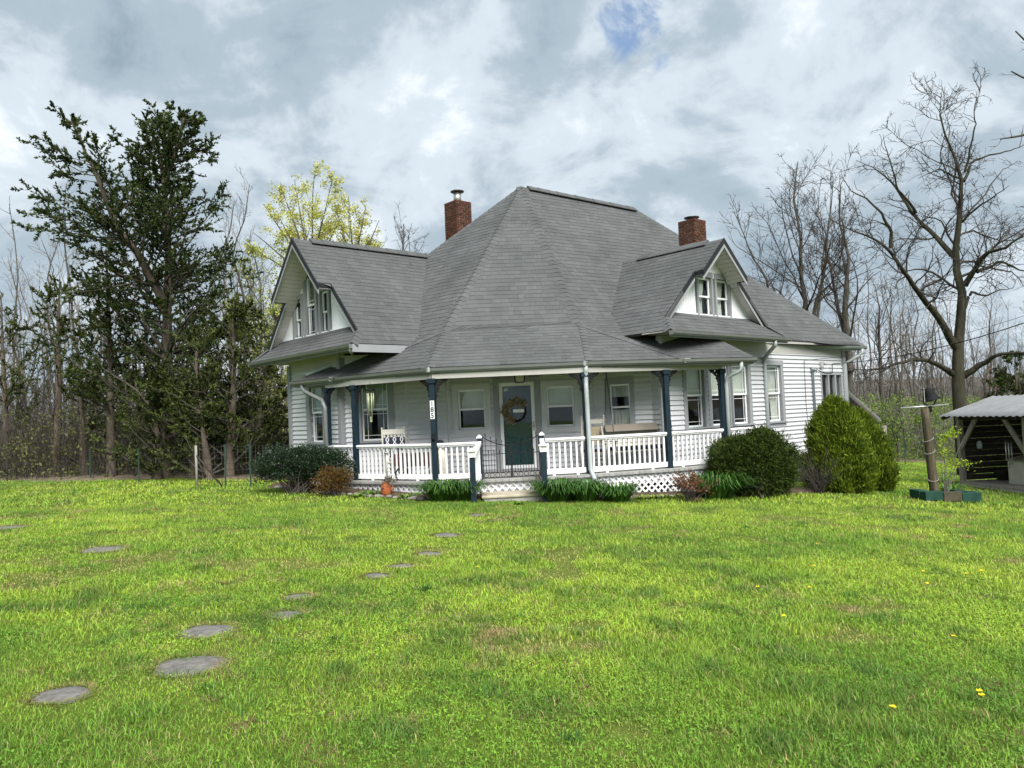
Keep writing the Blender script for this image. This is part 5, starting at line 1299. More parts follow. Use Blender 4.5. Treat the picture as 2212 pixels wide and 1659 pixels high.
def cedar(name, loc, label, stems, seed, blen, per_m, nclump, leafn, ca=CED_A, cb=CED_B, t0=.3, up=.35, group=None, size=.17):
    t = Tree(seed); t.start(stems, 18, .03); g = np.random.default_rng(seed)
    t.spawn(0, per_m, t0, (48, 82), (.9, 1.0), 8, .30, up, .12, .012, .4, blen, taper=.2)
    P, R_ = t.levels[1]; zt = P[:, 0, 2]; zmax = max(s_[0][-1][2] for s_ in stems); zmin = zt.min()
    f = np.clip(1.02 - ((zt - zmin) / (zmax - zmin + .01)) ** 2.0 * .82, .12, 1)[:, None, None] * (.40 + .75 * g.random((len(P), 1, 1)) ** .8)
    P[:] = P[:, :1] + (P - P[:, :1]) * f
    t.spawn(1, 6.5, .18, (25, 60), (.22, .42), 5, .5, .18, .16, .007, .22, .85, maxn=nclump, flat=.55)
    P2 = t.levels[2][0]; tops = np.stack([resample(s_[0][-3:], 5) for s_ in stems])
    A = [sprays(P2, leafn, size * .72, size * .13, seed, ca, cb), sprays(t.levels[1][0][:, 4:], leafn, size * .7, size * .13, seed + 1, ca, cb), sprays(tops, 60, size * 1.1, size * .14, seed + 2, ca, cb)]
    off = 0; Vs, Fs, Cs = [], [], []
    for V, F, C in A: Vs.append(V); Fs.append(F + off); Cs.append(C); off += len(V)
    L = np.array(loc); shift(t, loc)
    th = thing(name, loc, label, 'tree', group); put('trunk', t.mesh('trunk', M_CEDARBARK, [10], 0, 1), th); put('boughs', t.mesh('boughs', M_BARK, [0, 4, 3], 1), th); put('foliage', mesh_np('foliage', np.concatenate(Vs) - L, np.concatenate(Fs), M_NEEDLE, np.concatenate(Cs)), th)
Yc = 23.3; b = at(*Q5(632, 1595), Yc); zb = ground_z(b.x, b.y) - .1
cedar('cedar_tree', (b.x, b.y, zb), 'tallest cedar with forked leaning trunk on the left', [
    ([(b.x, b.y, zb)] + trace(Q5, [(645, 1300), (652, 1100), (652, 900), (660, 750), (655, 600), (640, 450), (690, 320), (722, 190)], Yc), .25, .03),
    (trace(Q5, [(645, 920), (590, 820), (540, 720), (470, 640), (420, 540), (390, 450), (340, 340), (275, 200)], Yc, [0, -.3, -.5, -.8, -1, -1.2, -1.3, -1.4]), .15, .02),
    (trace(Q5, [(640, 450), (620, 320), (570, 195)], Yc, [0, .3, .5]), .09, .02)], 31, 3.3, 11.0, 11500, 30, t0=.10, size=.14)
def simple_stem(px, Y, ytop, lean=0): 
    b = base_at(px, Y); tp = at(px + lean, ytop, Y); return b, [b, ((b[0] + tp.x) / 2 + .05, b[1], (b[2] + tp.z) / 2), tuple(tp)]
for (px, Y, yt, sd, lab, bl, pm, nc, t0) in ((492, 22.0, 650, 41, 'dark cedar with foliage down to the grass beside the wire fence', 2.3, 10.0, 4500, .05), (415, 22.6, 700, 45, 'bushy low cedar in front of the forked cedar trunk', 2.1, 10.0, 4000, .06), (238, 24.5, 540, 42, 'slender cedar just left of the tallest one', 2.0, 8.0, 3200, .25), (118, 26.5, 600, 43, 'cedar farther left with thin upper foliage', 1.9, 7.0, 2200, .35), (10, 28.5, 640, 44, 'cedar at the left edge of the picture', 2.4, 7.0, 2600, .2), (335, 22.9, 830, 48, 'low rounded cedar left of the forked trunk base', 1.9, 11.0, 3200, .03), (548, 23.0, 770, 49, 'greenest cedar touching the left gable corner', 1.8, 11.0, 3400, .03), (445, 21.7, 860, 50, 'short bushy cedar right of the forked trunk base', 1.7, 12.0, 3000, .02), (180, 25.5, 800, 40, 'short shaded cedar between two tall bare trunks', 1.9, 9.0, 2600, .05), (300, 24.9, 760, 46, 'young cedar half hidden behind the slender one', 2.0, 8.0, 2600, .15)):
    b, st = simple_stem(px, Y, yt, 12 if sd % 2 else -10); cedar('cedar_tree', b, lab, [(st, .17, .02)], sd, bl, pm, nc, 30, t0=t0, size=.13, cb=(.095, .115, .026))
b, st = simple_stem(2195, 44, 775); cedar('cedar_tree', b, 'dark cedar above the shed roof at the right edge', [(st, .2, .03)], 47, 2.6, 6, 1800, 12, t0=.2, size=.3)
# ---- budding trees: pale yellow-green young leaves
def budding(px, Y, ytop, sd, lab, spread, ca, cb, leafn, fork=2, low=.3, r0=.2, size=.11, maxc=3600):
    b = base_at(px, Y); h = at(px, ytop, Y).z - b[2]; t = bare_proto(sd, h, r0, spread, 0, 3, low, 1.0, fork); g = np.random.default_rng(sd)
    C = np.concatenate([t.levels[3][0][:, 2:].reshape(-1, 3), t.levels[2][0][:, 3:].reshape(-1, 3)])
    if len(C) > maxc: C = C[g.choice(len(C), maxc, replace=False)]
    V, F, Cc = leafcloud(C, .1, leafn, size, size * .6, .09, sd, ca, cb)
    th = thing('budding_tree', b, lab, 'tree', None); put('trunk', t.mesh('trunk', M_BARK, [8], 0, 1), th); put('branches', t.mesh('branches', M_TWIG, [0, 5, 3, 3], 1), th); put('foliage', mesh_np('foliage', V, F, M_LEAF, Cc), th)
BUD_A, BUD_B = (.15, .18, .02), (.36, .36, .05)
def budding_dome(px, Y, py_fork, tips_, sd, lab, ca, cb, leafn, maxc, size):
    b = base_at(px, Y); g = np.random.default_rng(sd); fk = at(px, py_fork, Y); t = Tree(sd); S = [([b, ((b[0] + fk.x) / 2, b[1], (b[2] + fk.z) / 2), tuple(fk)], .22, .15)]
    for (x, y) in tips_:
        dp = g.normal(0, 1.3); e_ = at(x, y, Y + dp); m_ = at(px + (x - px) * .42, py_fork + (y - py_fork) * .55, Y + dp * .5); S.append(([tuple(fk), tuple(m_), tuple(e_)], .075, .012))
    t.start(S, 12, .05); t.spawn(0, 2.2, .25, (25, 60), (.16, .34), 7, .4, .3, .16, .010, .4, 1.8); t.spawn(1, 4.0, .1, (25, 65), (.25, .5), 5, .5, .25, .18, .007, .2, .8, maxn=1500)
    C = np.concatenate([t.levels[2][0][:, 1:].reshape(-1, 3), t.levels[1][0][:, 3:].reshape(-1, 3)]); C = C[g.choice(len(C), min(len(C), maxc), replace=False)]; V, F, Cc = leafcloud(C, .1, leafn, size, size * .6, .10, sd, ca, cb)
    L = np.array(b); shift(t, b); th = thing('budding_tree', b, lab, 'tree', None); put('trunk', t.mesh('trunk', M_BARK, [8], 0, 1), th); put('branches', t.mesh('branches', M_TWIG_PALE, [0, 4, 3], 1), th); put('foliage', mesh_np('foliage', V - L, F, M_LEAF, Cc), th)
budding_dome(672, 34, 640, [(548, 500), (570, 440), (605, 405), (640, 388), (680, 380), (715, 400), (600, 470), (650, 450), (700, 450), (560, 540), (740, 470)], 51, 'yellow-green budding tree above the left gable roof', (.34, .37, .05), (.60, .58, .15), 6, 4800, .095)
budding_dome(765, 35, 640, [(720, 430), (755, 425), (790, 445), (815, 480), (825, 520), (775, 470), (735, 480), (800, 510)], 52, 'paler budding tree to the right behind the gable ridge', (.34, .37, .06), (.60, .58, .16), 6, 3400, .095)
budding(572, 30, 560, 53, 'small fresh green tree between cedars and left gable', .5, (.20, .26, .05), (.42, .44, .12), 5, 4, .1, .1, .10, 4200)
budding(1990, 38, 905, 54, 'low fresh green thicket tree beyond the bell post', .6, (.07, .14, .02), (.20, .27, .04), 6, 3, .02, .07, .09)
budding(1935, 36, 880, 55, 'leafy green sapling beyond the lawn, right of the deck', .6, (.05, .11, .015), (.17, .24, .035), 7, 3, .02, .07, .09)
budding(2130, 46, 800, 56, 'pinkish budding tree behind the shed roof', .5, (.20, .10, .07), (.30, .17, .12), 4, 3, .2, .1, .07)
# ---- the crowded bare wood behind
PROTO = []
for i, (h, r0, sp, lv, fk) in enumerate(((13, .13, .25, 3, 1), (11, .10, .25, 3, 0), (15, .15, .22, 3, 1), (9, .07, .3, 2, 0), (12, .09, .2, 2, 1), (7, .05, .4, 3, 2))):
    t = bare_proto(200 + i, h, r0, sp, .04 * (i % 3 - 1), lv, .3, .8, fk)
    th = bare_thing('woodland_tree', (0, 0, -60), 'x', 'bare trees of the wood', t, M_BARK if i % 2 else M_BARK, M_TWIG if i % 2 else M_TWIG_PALE); PROTO.append(th)
def wood(px0, px1, Y0, Y1, n, seed, label, group, smin=.8, smax=1.15):
    rr = random.Random(seed)
    for i in range(n):
        px = px0 + (px1 - px0) * (i + rr.random()) / n; Y = Y0 + (Y1 - Y0) * rr.random() ** .8
        p = at(px, 900, Y)
        ye = float(wood_edge(np.array(p.x)))
        if p.y < ye + .6: p = at(px, 900, ye + .8 + rr.random() * 4)
        k = rr.randrange(len(PROTO)); c = copy_tree(PROTO[k]); sc = rr.uniform(smin, smax)
        c.location = (p.x, p.y, ground_z(p.x, p.y) - .1); c.rotation_euler.z = rr.random() * 6.28; c.scale = (sc, sc, sc * rr.uniform(.85, 1.1)); c['label'] = label; c['group'] = group
wood(-60, 620, 25, 38, 46, 1, 'thin leafless tree in the wood left of the house', 'bare trees left of the house', .55, .88)
wood(-80, 640, 44, 70, 40, 2, 'pale far leafless tree deep in the wood left of the house', 'far bare trees left of the house', .65, 1.1)
wood(640, 1000, 50, 72, 10, 5, 'far leafless treetop showing above the left gable roof', 'far bare trees behind the house', .7, .95)
wood(1600, 2290, 40, 54, 44, 3, 'thin leafless tree in the wood right of the house', 'bare trees right of the house', .48, .82)
wood(1580, 2300, 54, 80, 60, 4, 'pale far leafless tree deep in the wood right of the house', 'far bare trees right of the house', .6, 1.05)
for th in PROTO:
    for ch in list(th.children): bpy.data.objects.remove(ch)
    bpy.data.objects.remove(th)
# brushy understorey: thin upright stems, one mass
def brush(px0, px1, Y0, Y1, n, seed, name, label, hmax, ca, cb, rk=1.0):
    g = np.random.default_rng(seed); px = px0 + (px1 - px0) * g.random(n); Y = Y0 + (Y1 - Y0) * g.random(n); X = np.array([ray(p, 900).x for p in (px0, px1)])
    x = (X[0] + (X[1] - X[0]) * (px - px0) / (px1 - px0)) * Y; ye = wood_edge(x); y = np.maximum(Y, ye + .3 + 2 * g.random(n)); x = x * y / Y; z = gz_np(x, y) - .05
    h = hmax * (.3 + .7 * g.random(n)); m = 5; P = np.empty((n, m, 3)); P[:, 0] = np.stack([x, y, z], 1); d = np.stack([g.normal(0, .25, n), g.normal(0, .25, n), np.ones(n)], 1)
    for j in range(1, m): d = d + g.normal(0, .16, (n, 3)) * [1, 1, .4]; d /= np.linalg.norm(d, axis=1, keepdims=True); P[:, j] = P[:, j - 1] + d * (h / (m - 1))[:, None]
    Rr = rk * np.maximum(.004, (.014 * g.random(n) + .004)[:, None] * np.linspace(1, .35, m)[None])
    T = Tree(seed); T.levels.append((P, Rr)); T.spawn(0, 1.6 if rk < 2 else 1.1, .25, (25, 60), (.2, .4), 4, .5, .25, .2, .005 * rk, .2, 1.2 * rk, maxn=4200 if rk < 2 else 5200)
    me = T.mesh(name, M_TWIG if px0 < 0 and rk < 2 else M_TWIG_PALE, [3, 3]); o = put(name, me); tag(o, label, 'undergrowth', kind='stuff')
brush(-80, 640, 23, 42, 2600, 61, 'undergrowth', 'tangle of bare brush under the trees left of the house', 3.2, 0, 0)
brush(-100, 1000, 62, 92, 1700, 65, 'distant_wood', 'far grey mass of bare stems behind the left wood', 8.0, 0, 0, 4.5)
brush(1580, 2320, 58, 92, 1700, 66, 'distant_wood', 'far grey mass of bare stems behind the right wood', 7.5, 0, 0, 4.5)
brush(1780, 2300, 37, 58, 1900, 62, 'undergrowth', 'tangle of bare brush under the trees right of the house', 3.4, 0, 0)
def greenbrush(px0, px1, Y0, Y1, n, seed, label, ca, cb, zmax):
    g = np.random.default_rng(seed); px = px0 + (px1 - px0) * g.random(n); Y = Y0 + (Y1 - Y0) * g.random(n); x = np.array([ray(p, 900).x for p in px]) * Y; ye = wood_edge(x) + .4; k = np.maximum(1, ye / Y); x, y = x * k, Y * k
    C = np.stack([x, y, gz_np(x, y) + zmax * g.random(n) ** 1.6], 1); V, F, Cc = leafcloud(C, .1, 9, .12, .06, .16, seed, ca, cb)
    o = put('undergrowth', mesh_np('undergrowth', V, F, M_LEAF, Cc)); tag(o, label, 'undergrowth', kind='stuff')
greenbrush(-60, 640, 23, 36, 1500, 63, 'scattered olive leaves of brush below the left wood', (.05, .06, .02), (.14, .15, .05), 2.4)
greenbrush(1850, 2260, 36, 46, 2400, 64, 'fresh green leafy brush at the far edge of the right lawn', (.06, .11, .02), (.20, .27, .05), 3.2)

# ------------------------------------------------------------------ shrubs
def shell_points(g, n, c, rad, flat=0.0, lump=.14, sd=0, zmin=-1.0, inner=.35, cells=0, cellamp=.2):
    d = g.normal(size=(n, 3)); d /= np.linalg.norm(d, axis=1, keepdims=True)
    d = d[d[:, 2] > zmin]; a = np.arctan2(d[:, 1], d[:, 0]); e = np.arcsin(d[:, 2])
    k = 1 + lump * (np.sin(a * 3 + sd) * np.cos(e * 3 + sd) + .7 * np.sin(a * 7 + e * 6 + sd * 2) + .5 * np.sin(a * 12 - e * 11)) ; r_ = (1 - inner * g.random(len(d)) ** 2.2) * k
    if cells:
        q = g.normal(size=(cells, 3)); q /= np.linalg.norm(q, axis=1, keepdims=True); ang = np.arccos(np.clip((d @ q.T).max(1), -1, 1)); a0 = 2.1 / math.sqrt(cells); r_ = r_ * (1 - cellamp + cellamp * np.sqrt(np.clip(1 - (ang / a0) ** 2, 0, 1)))
    r_ = r_ * np.where(g.random(len(d)) < .07, 1.05 + .17 * g.random(len(d)), 1.0)
    return np.array(c) + d * r_[:, None] * np.array(rad), d
def shrub(name, loc, label, blobs, seed, n, leafn, size, width, ca, cb, m, stems=14, stem_r=.012, spread=.05, droop=0, lump=.14, inner=.35, cat='bush', upw=0.0, zmin=-.6, cells=0, cellamp=.2):
    g = np.random.default_rng(seed); Cs, Ds = [], []
    for k, (c, rad, share) in enumerate(blobs):
        C, D = shell_points(g, int(n * share), c, rad, sd=seed + k, lump=lump, zmin=zmin, inner=inner, cells=cells, cellamp=cellamp); Cs.append(C); Ds.append(D)
    C = np.concatenate(Cs); D = np.concatenate(Ds); D[:, 2] += upw; keep = C[:, 2] > loc[2] + .02; C, D = C[keep], D[keep]
    V, F, Cc = leafcloud(C, .1, leafn, size, width, spread, seed, ca, cb, droop=droop, outward=D)
    L = np.array(loc); th = thing(name, loc, label, cat); put('foliage', mesh_np('foliage', V - L, F, m, Cc), th)
    P = np.empty((stems * 6, 6, 3)); idx = g.choice(len(C), stems * 6); b0 = L + g.normal(0, 1, (stems * 6, 3)) * [.12, .12, 0]
    for j in range(6): f = j / 5; P[:, j] = b0 * (1 - f) + C[idx] * f + np.array([0, 0, .10 * math.sin(f * 3.1)]) + g.normal(0, .012, (stems * 6, 3))
    V, F = tubes(P - L, np.tile(np.linspace(stem_r, stem_r * .3, 6), (stems * 6, 1)), 4); put('stems', mesh_np('stems', V, F, M_BARK, smooth=True), th); return th
def spot(px, py, z=None):
    g = 0.0
    for _ in range(8): p = at_z(px, py, g); g = ground_z(p.x, p.y)
    p.z = g; return p
p = spot(648, 1066); p = Vector((p.x, p.y, p.z)); k = p.y / FPX
shrub('boxwood_bush', tuple(p), 'wide dark evergreen bush at the left corner of the porch', [((p.x, p.y + .15, p.z + .60), (.88, .75, .46), .6), ((p.x - .45, p.y + .1, p.z + .58), (.62, .55, .42), .3), ((p.x + .55, p.y + .1, p.z + .56), (.58, .5, .42), .3)], 71, 3400, 9, .045, .022, (.006, .014, .007), (.028, .055, .022), M_GLOSSLEAF, 16, .012, .05, lump=.07, upw=.4, cells=30, cellamp=.25)
p = spot(716, 1072)
shrub('nandina_bush', tuple(p), 'reddish bronze leafy bush beside the dark evergreen', [((p.x - .02, p.y, p.z + .26), (.34, .3, .26), .6), ((p.x + .15, p.y + .1, p.z + .36), (.24, .22, .2), .4), ((p.x - .08, p.y + .1, p.z + .42), (.18, .2, .16), .3)], 72, 620, 8, .045, .02, (.085, .022, .012), (.12, .10, .02), M_LEAF, 6, .006, .06, lump=.2, inner=.7, cells=14, cellamp=.4)
p = spot(1640, 1074)
k = p.y / FPX; cz = p.z + .72
shrub('yew_bush', tuple(p), 'big round dark green evergreen bush right of the porch', [((p.x, p.y + .5, p.z + .60), (.98, .9, .84), .85), ((p.x - .45, p.y + .3, p.z + .6), (.5, .5, .5), .22), ((p.x + .5, p.y + .45, p.z + .52), (.5, .5, .5), .22), ((p.x + .1, p.y + .3, p.z + .95), (.5, .5, .38), .2)], 73, 5200, 9, .075, .017, (.003, .009, .003), (.062, .095, .012), M_NEEDLE, 8, .02, .04, lump=.06, upw=.5, inner=.16, cells=46, cellamp=.26, zmin=-.95)
p = spot(1752, 1070)
p2 = spot(1735, 1040)
shrub('yew_bush', (p2.x, p2.y, p2.z), 'small low evergreen bush tucked behind the big round one', [((p2.x, p2.y, p2.z + .36), (.34, .32, .36), 1)], 74, 600, 8, .07, .018, (.012, .022, .006), (.085, .11, .02), M_NEEDLE, 4, .012, .04, upw=.4)
def arborvitae(px, py, ytop, wpx, seed, label, Y, lean=0.0):
    """cone of upright flat sprays, fuller towards the base"""
    b = at(px, py, Y); b.z = ground_z(b.x, b.y); H = at(px, ytop, Y).z - b.z; Rm = wpx * Y / FPX / 2; g = np.random.default_rng(seed); n = 3800
    zf = g.random(n) ** 1.25; a = g.random(n) * 6.283
    prof = Rm * np.clip(1 - zf ** 2.0, .02, 1) ** .62 * np.minimum(1, .80 + zf * 1.1)
    rr_ = prof * (1 + .14 * np.sin(a * 5 + zf * 4 + seed) + .12 * np.sin(a * 9 - zf * 11 + seed) + .07 * np.sin(a * 17 + zf * 25)) * (1 - .25 * g.random(n) ** 2)
    qa = g.random(90) * 6.283; qz = g.random(90) ** 1.2; da = np.abs((a[:, None] - qa[None] + np.pi) % (2 * np.pi) - np.pi) * np.maximum(.25, 1 - zf)[:, None]; dz = (zf[:, None] - qz[None]) * 2.0; dd_ = np.sqrt((da ** 2 + dz ** 2).min(1)); rr_ = rr_ * np.where(g.random(n) < .05, 1.08, 1.0) * (.80 + .24 * np.sqrt(np.clip(1 - (dd_ / .34) ** 2, 0, 1)))
    C = np.stack([b.x + rr_ * np.cos(a) + lean * zf * H, b.y + rr_ * np.sin(a), b.z + .05 + zf * H * .97], 1); D = np.stack([np.cos(a) * .5, np.sin(a) * .5, np.full(n, 1.6)], 1)
    V, F, Cc = leafcloud(C, .1, 11, .11, .022, .05, seed, (.010, .032, .004), (.165, .225, .014), outward=D); L = np.array((b.x, b.y, b.z))
    th = thing('arborvitae', tuple(b), label, 'bush', 'golden evergreens at the right corner of the house'); put('foliage', mesh_np('foliage', V - L, F, M_NEEDLE, Cc), th)
    mb = MB(); mb.tube([(b.x, b.y, b.z - .05), (b.x, b.y, b.z + H * .5), (b.x + lean * H * .9, b.y, b.z + H * .9)], [.05, .035, .01], 6); mb.build('trunk', M_CEDARBARK, th)
arborvitae(1818, 1056, 864, 128, 81, 'golden green conical evergreen nearest the house wall', 18.2, -.03)
arborvitae(1880, 1056, 890, 100, 82, 'golden green evergreen behind and right of the tallest cone', 19.0, -.12)
# leafless twiggy shrub in front of the golden evergreens
def twig_shrub(px, py, Y, H, W, n, seed, label, m=None, leaf=None):
    b = at(px, py, Y); b.z = ground_z(b.x, b.y); g = np.random.default_rng(seed); P = np.empty((n, 6, 3)); P[:, 0] = np.array(b) + g.normal(0, 1, (n, 3)) * [.08, .08, 0]
    d = np.stack([g.normal(0, .5, n), g.normal(0, .5, n), np.ones(n)], 1); ln = H * (.6 + .5 * g.random(n))
    for j in range(1, 6): d = d + g.normal(0, .14, (n, 3)); d /= np.linalg.norm(d, axis=1, keepdims=True); P[:, j] = P[:, j - 1] + d * (ln / 5)[:, None]
    T = Tree(seed); T.levels.append((P, np.tile(np.linspace(.008, .003, 6), (n, 1)))); T.spawn(0, 9, .2, (25, 65), (.2, .4), 5, .6, .1, .2, .0025, .1, .4, maxn=1500); shift(T, tuple(b))
    th = thing('twiggy_shrub', tuple(b), label, 'bush'); put('stems', T.mesh('stems', m or M_TWIG, [4, 3]), th)
    if leaf:
        C = np.concatenate([P[:, 2:].reshape(-1, 3) - np.array(b), T.levels[1][0][:, 2:].reshape(-1, 3)]); C = C[g.choice(len(C), min(len(C), leaf[0]), replace=False)]; V, F, Cc = leafcloud(C, .1, leaf[1], .045, .02, .03, seed, leaf[2], leaf[3]); put('foliage', mesh_np('foliage', V, F, M_LEAF, Cc), th)
twig_shrub(1768, 1056, 17.6, 1.05, .5, 46, 91, 'leafless twiggy shrub between the round bush and golden evergreens')
twig_shrub(1492, 1062, 15.3, .62, .4, 26, 92, 'brown leafy shrub in front of the right porch lattice', None, (420, 5, (.10, .035, .02), (.23, .11, .05)))
twig_shrub(1690, 985, 17.3, .9, .5, 20, 93, 'thin bare shrub above the round bush against the siding')
# daylily clumps
def daylily(px, py, wpx, seed, label, name='daylily_clump', ca=(.014, .05, .008), cb=(.075, .175, .026), nb=230, hk=.62, group='strappy green clumps along the porch'):
    p = spot(px, py); R0 = wpx * p.y / FPX / 2; g = np.random.default_rng(seed); a = g.random(nb) * 6.283; r0 = R0 * .55 * np.sqrt(g.random(nb)); B = np.stack([p.x + r0 * np.cos(a), p.y + r0 * np.sin(a) * .8, np.full(nb, p.z)], 1)
    out = np.stack([np.cos(a), np.sin(a)], 1); ln = R0 * (.8 + .7 * g.random(nb)); V = []; n = 6; w = .012 + .008 * g.random(nb); side = np.stack([-out[:, 1], out[:, 0], 0 * a], 1); H = R0 * hk * (1.0 + .9 * g.random(nb))
    for j in range(n):
        t = j / (n - 1); x = ln * t * .8; z = H * (1.55 * t - 1.05 * t ** 2.6) * 1.25; c = B + np.stack([out[:, 0] * x, out[:, 1] * x, np.maximum(z, .01)], 1); ww = (w * (1 - .85 * t ** 2))[:, None]; V += [c - side * ww, c + side * ww]
    V = np.stack(V, 1).reshape(-1, 3); F = []; i = np.arange(nb)[:, None] * (2 * n)
    F = np.concatenate([i + [2 * j, 2 * j + 1, 2 * j + 3, 2 * j + 2] for j in range(n - 1)]); k = g.random(nb); c = np.array(ca) * (1 - k[:, None]) + np.array(cb) * k[:, None]
    me = mesh_np(name, V - np.array(p), F, M_GLOSSLEAF, np.repeat(c[:, None], 2 * n, 1).reshape(-1, 3), smooth=True); o = put(name, me); o.location = p; tag(o, label, 'plant', group)
for (px, py, w, sd, lab) in ((955, 1082, 92, 1, 'strappy green clump left of the porch steps, left half'), (1000, 1081, 92, 2, 'strappy green clump touching the left newel post'), (1205, 1083, 100, 3, 'strappy green clump touching the right newel post'), (1265, 1083, 96, 4, 'strappy green clump left of the downspout foot'), (1335, 1084, 84, 5, 'upright strappy clump just right of the downspout foot'), (1548, 1077, 118, 6, 'wide strappy green clump beside the big round bush')):
    daylily(px, py, w, 300 + sd, lab, nb=330)
for i, px in enumerate((1385, 1408, 1432, 1452, 1472)):
    daylily(px, 1079 - i * .6, 26, 320 + i, 'small lime green shoot before the lattice, number %s from the downspout' % ('one', 'two', 'three', 'four', 'five')[i], 'lime_shoot', (.10, .18, .01), (.30, .38, .04), 46, .5, 'lime green shoots before the lattice')
for i, (px, py, w) in enumerate(((800, 1072, 40), (770, 1076, 30), (880, 1078, 34), (905, 1074, 30), (1120, 1090, 20))):
    daylily(px, py, w, 340 + i, ('low leafy weeds left of the orange pot', 'sparse leafy weeds right of the bronze bush', 'low weeds just right of the orange pot', 'weeds below the lattice left of the strappy clumps', 'small weed tuft at the foot of the steps')[i], 'weed_tuft', (.05, .12, .012), (.17, .28, .03), 60, .45, 'weed tufts along the bed edge')
# dandelions
M_DAND = mat('dandelion_yellow', (.80, .62, .02), .6); M_STALK = mat('dandelion_stalk', (.13, .2, .03), .6)
for i, (px, py) in enumerate(((1693, 1345), (2060, 1390), (2120, 1522), (1928, 1548), (1636, 1280), (1758, 1233), (1765, 1184), (1882, 1220), (2120, 1243), (2003, 1272), (1748, 1281), (2085, 1250), (1030, 1235), (2115, 1512), (1995, 1245))):
    p = spot(px, py); mb = MB(); mb.tube([p, p + Vector((.005, 0, .05))], .003, 5); g0 = p + Vector((.005, 0, .05)); o = mb.build('dandelion', M_STALK, loc=p)
    mb = MB(); rr = random.Random(i)
    for k in range(18): a = k * 2.399; d = Vector((math.cos(a), math.sin(a), rr.uniform(.1, .7))).normalized() * .019; s_ = Vector((-d.y, d.x, 0)).normalized() * .0045; mb.add([g0 - s_, g0 + d + s_ * .8, g0 + d - s_ * .8, g0 + s_], [(0, 3, 1), (0, 1, 2)])
    mb.build('flower_head', M_DAND, o); tag(o, 'yellow dandelion flower in the right half of the lawn' if px > 1500 else 'lone yellow dandelion left of the path line', 'flower', 'dandelions in the lawn')
# bed edging stones, each a lump of its own
M_EDGE = mat('mossy_edge_stone', (.13, .13, .11), .95, 0, 9, .6, 30, .1, col2=(.32, .30, .26), objvar=.2, coord='Generated')
rocks = []
for k in range(4):
    bm = bmesh.new(); bmesh.ops.create_icosphere(bm, subdivisions=2, radius=.5); rr = random.Random(k)
    for v in bm.verts: v.co *= 1 + .16 * math.sin(v.co.x * 7 + k) + .12 * math.sin(v.co.y * 9 + 2 * k); v.co.z *= .62
    me = bpy.data.meshes.new('edging_stone'); bm.to_mesh(me); bm.free(); me.materials.append(M_EDGE); me.polygons.foreach_set('use_smooth', [True] * len(me.polygons)); rocks.append(me)
i = 0; t = .04
while t < .93:
    p = lerp_path(bed_out, t); step = rnd.uniform(.0135, .019)
    if not (nl.x - .1 < p.x < nr.x + .15):
        o = bpy.data.objects.new('edging_stone', rocks[i % 4]); col.objects.link(o); s_ = rnd.uniform(.10, .19); o.scale = (s_ * 1.2, s_, s_ * .8); o.rotation_euler.z = rnd.random() * 6.28; o.location = (p.x + rnd.uniform(-.03, .03), p.y + rnd.uniform(-.04, .04), ground_z(p.x, p.y) + .03)
        tag(o, 'small weathered stone edging the bed %s of the steps' % ('left' if p.x < nl.x else 'right'), 'stone', 'edging stones %s of the steps' % ('left' if p.x < nl.x else 'right'))
    i += 1; t += step

# ================================================================== OBJECTS
M_BLACKCLOTH = mat('dark_patterned_cushion', (.012, .014, .022), .9)
def pattern_cloth():
    m = bpy.data.materials.new('trellis_cushion'); m.use_nodes = True; N, L = m.node_tree.nodes, m.node_tree.links; b = N['Principled BSDF']; b.inputs['Roughness'].default_value = .9
    tc = N.new('ShaderNodeTexCoord'); sp = N.new('ShaderNodeSeparateXYZ'); L.new(tc.outputs['Generated'], sp.inputs[0])
    def mth(op, a, b_=None):
        n = N.new('ShaderNodeMath'); n.operation = op
        for i, v in enumerate((a, b_)):
            if v is None: continue
            if isinstance(v, (int, float)): n.inputs[i].default_value = v
            else: L.new(v, n.inputs[i])
        return n.outputs[0]
    s1 = mth('MULTIPLY', mth('SINE', mth('MULTIPLY', sp.outputs['Z'], 12.6)), .06); x = sp.outputs['X']
    f1 = mth('ABSOLUTE', mth('SUBTRACT', mth('FRACT', mth('MULTIPLY', mth('ADD', x, s1), 3.0)), .5)); f2 = mth('ABSOLUTE', mth('SUBTRACT', mth('FRACT', mth('MULTIPLY', mth('SUBTRACT', x, s1), 3.0)), .5))
    k = mth('LESS_THAN', mth('MINIMUM', f1, f2), .07); mx = N.new('ShaderNodeMix'); mx.data_type = 'RGBA'; L.new(k, mx.inputs[0]); mx.inputs[6].default_value = (.012, .014, .03, 1); mx.inputs[7].default_value = (.5, .5, .52, 1); L.new(mx.outputs[2], b.inputs['Base Color']); return m
M_TRELLIS = pattern_cloth()
M_CHAIR = mat('cream_chair_paint', (.40, .39, .34), .5, .12, 5); M_RUSH = mat('woven_rush', (.33, .28, .19), .9, .25, 14, .6, 60)
def local(t): 
    """builder whose coordinates are local to thing t"""
    return MB()
def lbuild(mb, name, m, t, bevel=0.0, kind=None):
    me = mb.mesh(name, m); bm = bmesh.new(); bm.from_mesh(me); bmesh.ops.recalc_face_normals(bm, faces=bm.faces); bm.to_mesh(me); bm.free()
    o = bpy.data.objects.new(name, me); col.objects.link(o); o.parent = t
    if bevel: q = o.modifiers.new('bevel', 'BEVEL'); q.width = bevel; q.segments = 3; q.limit_method = 'ANGLE'
    if kind: o['kind'] = kind
    return o
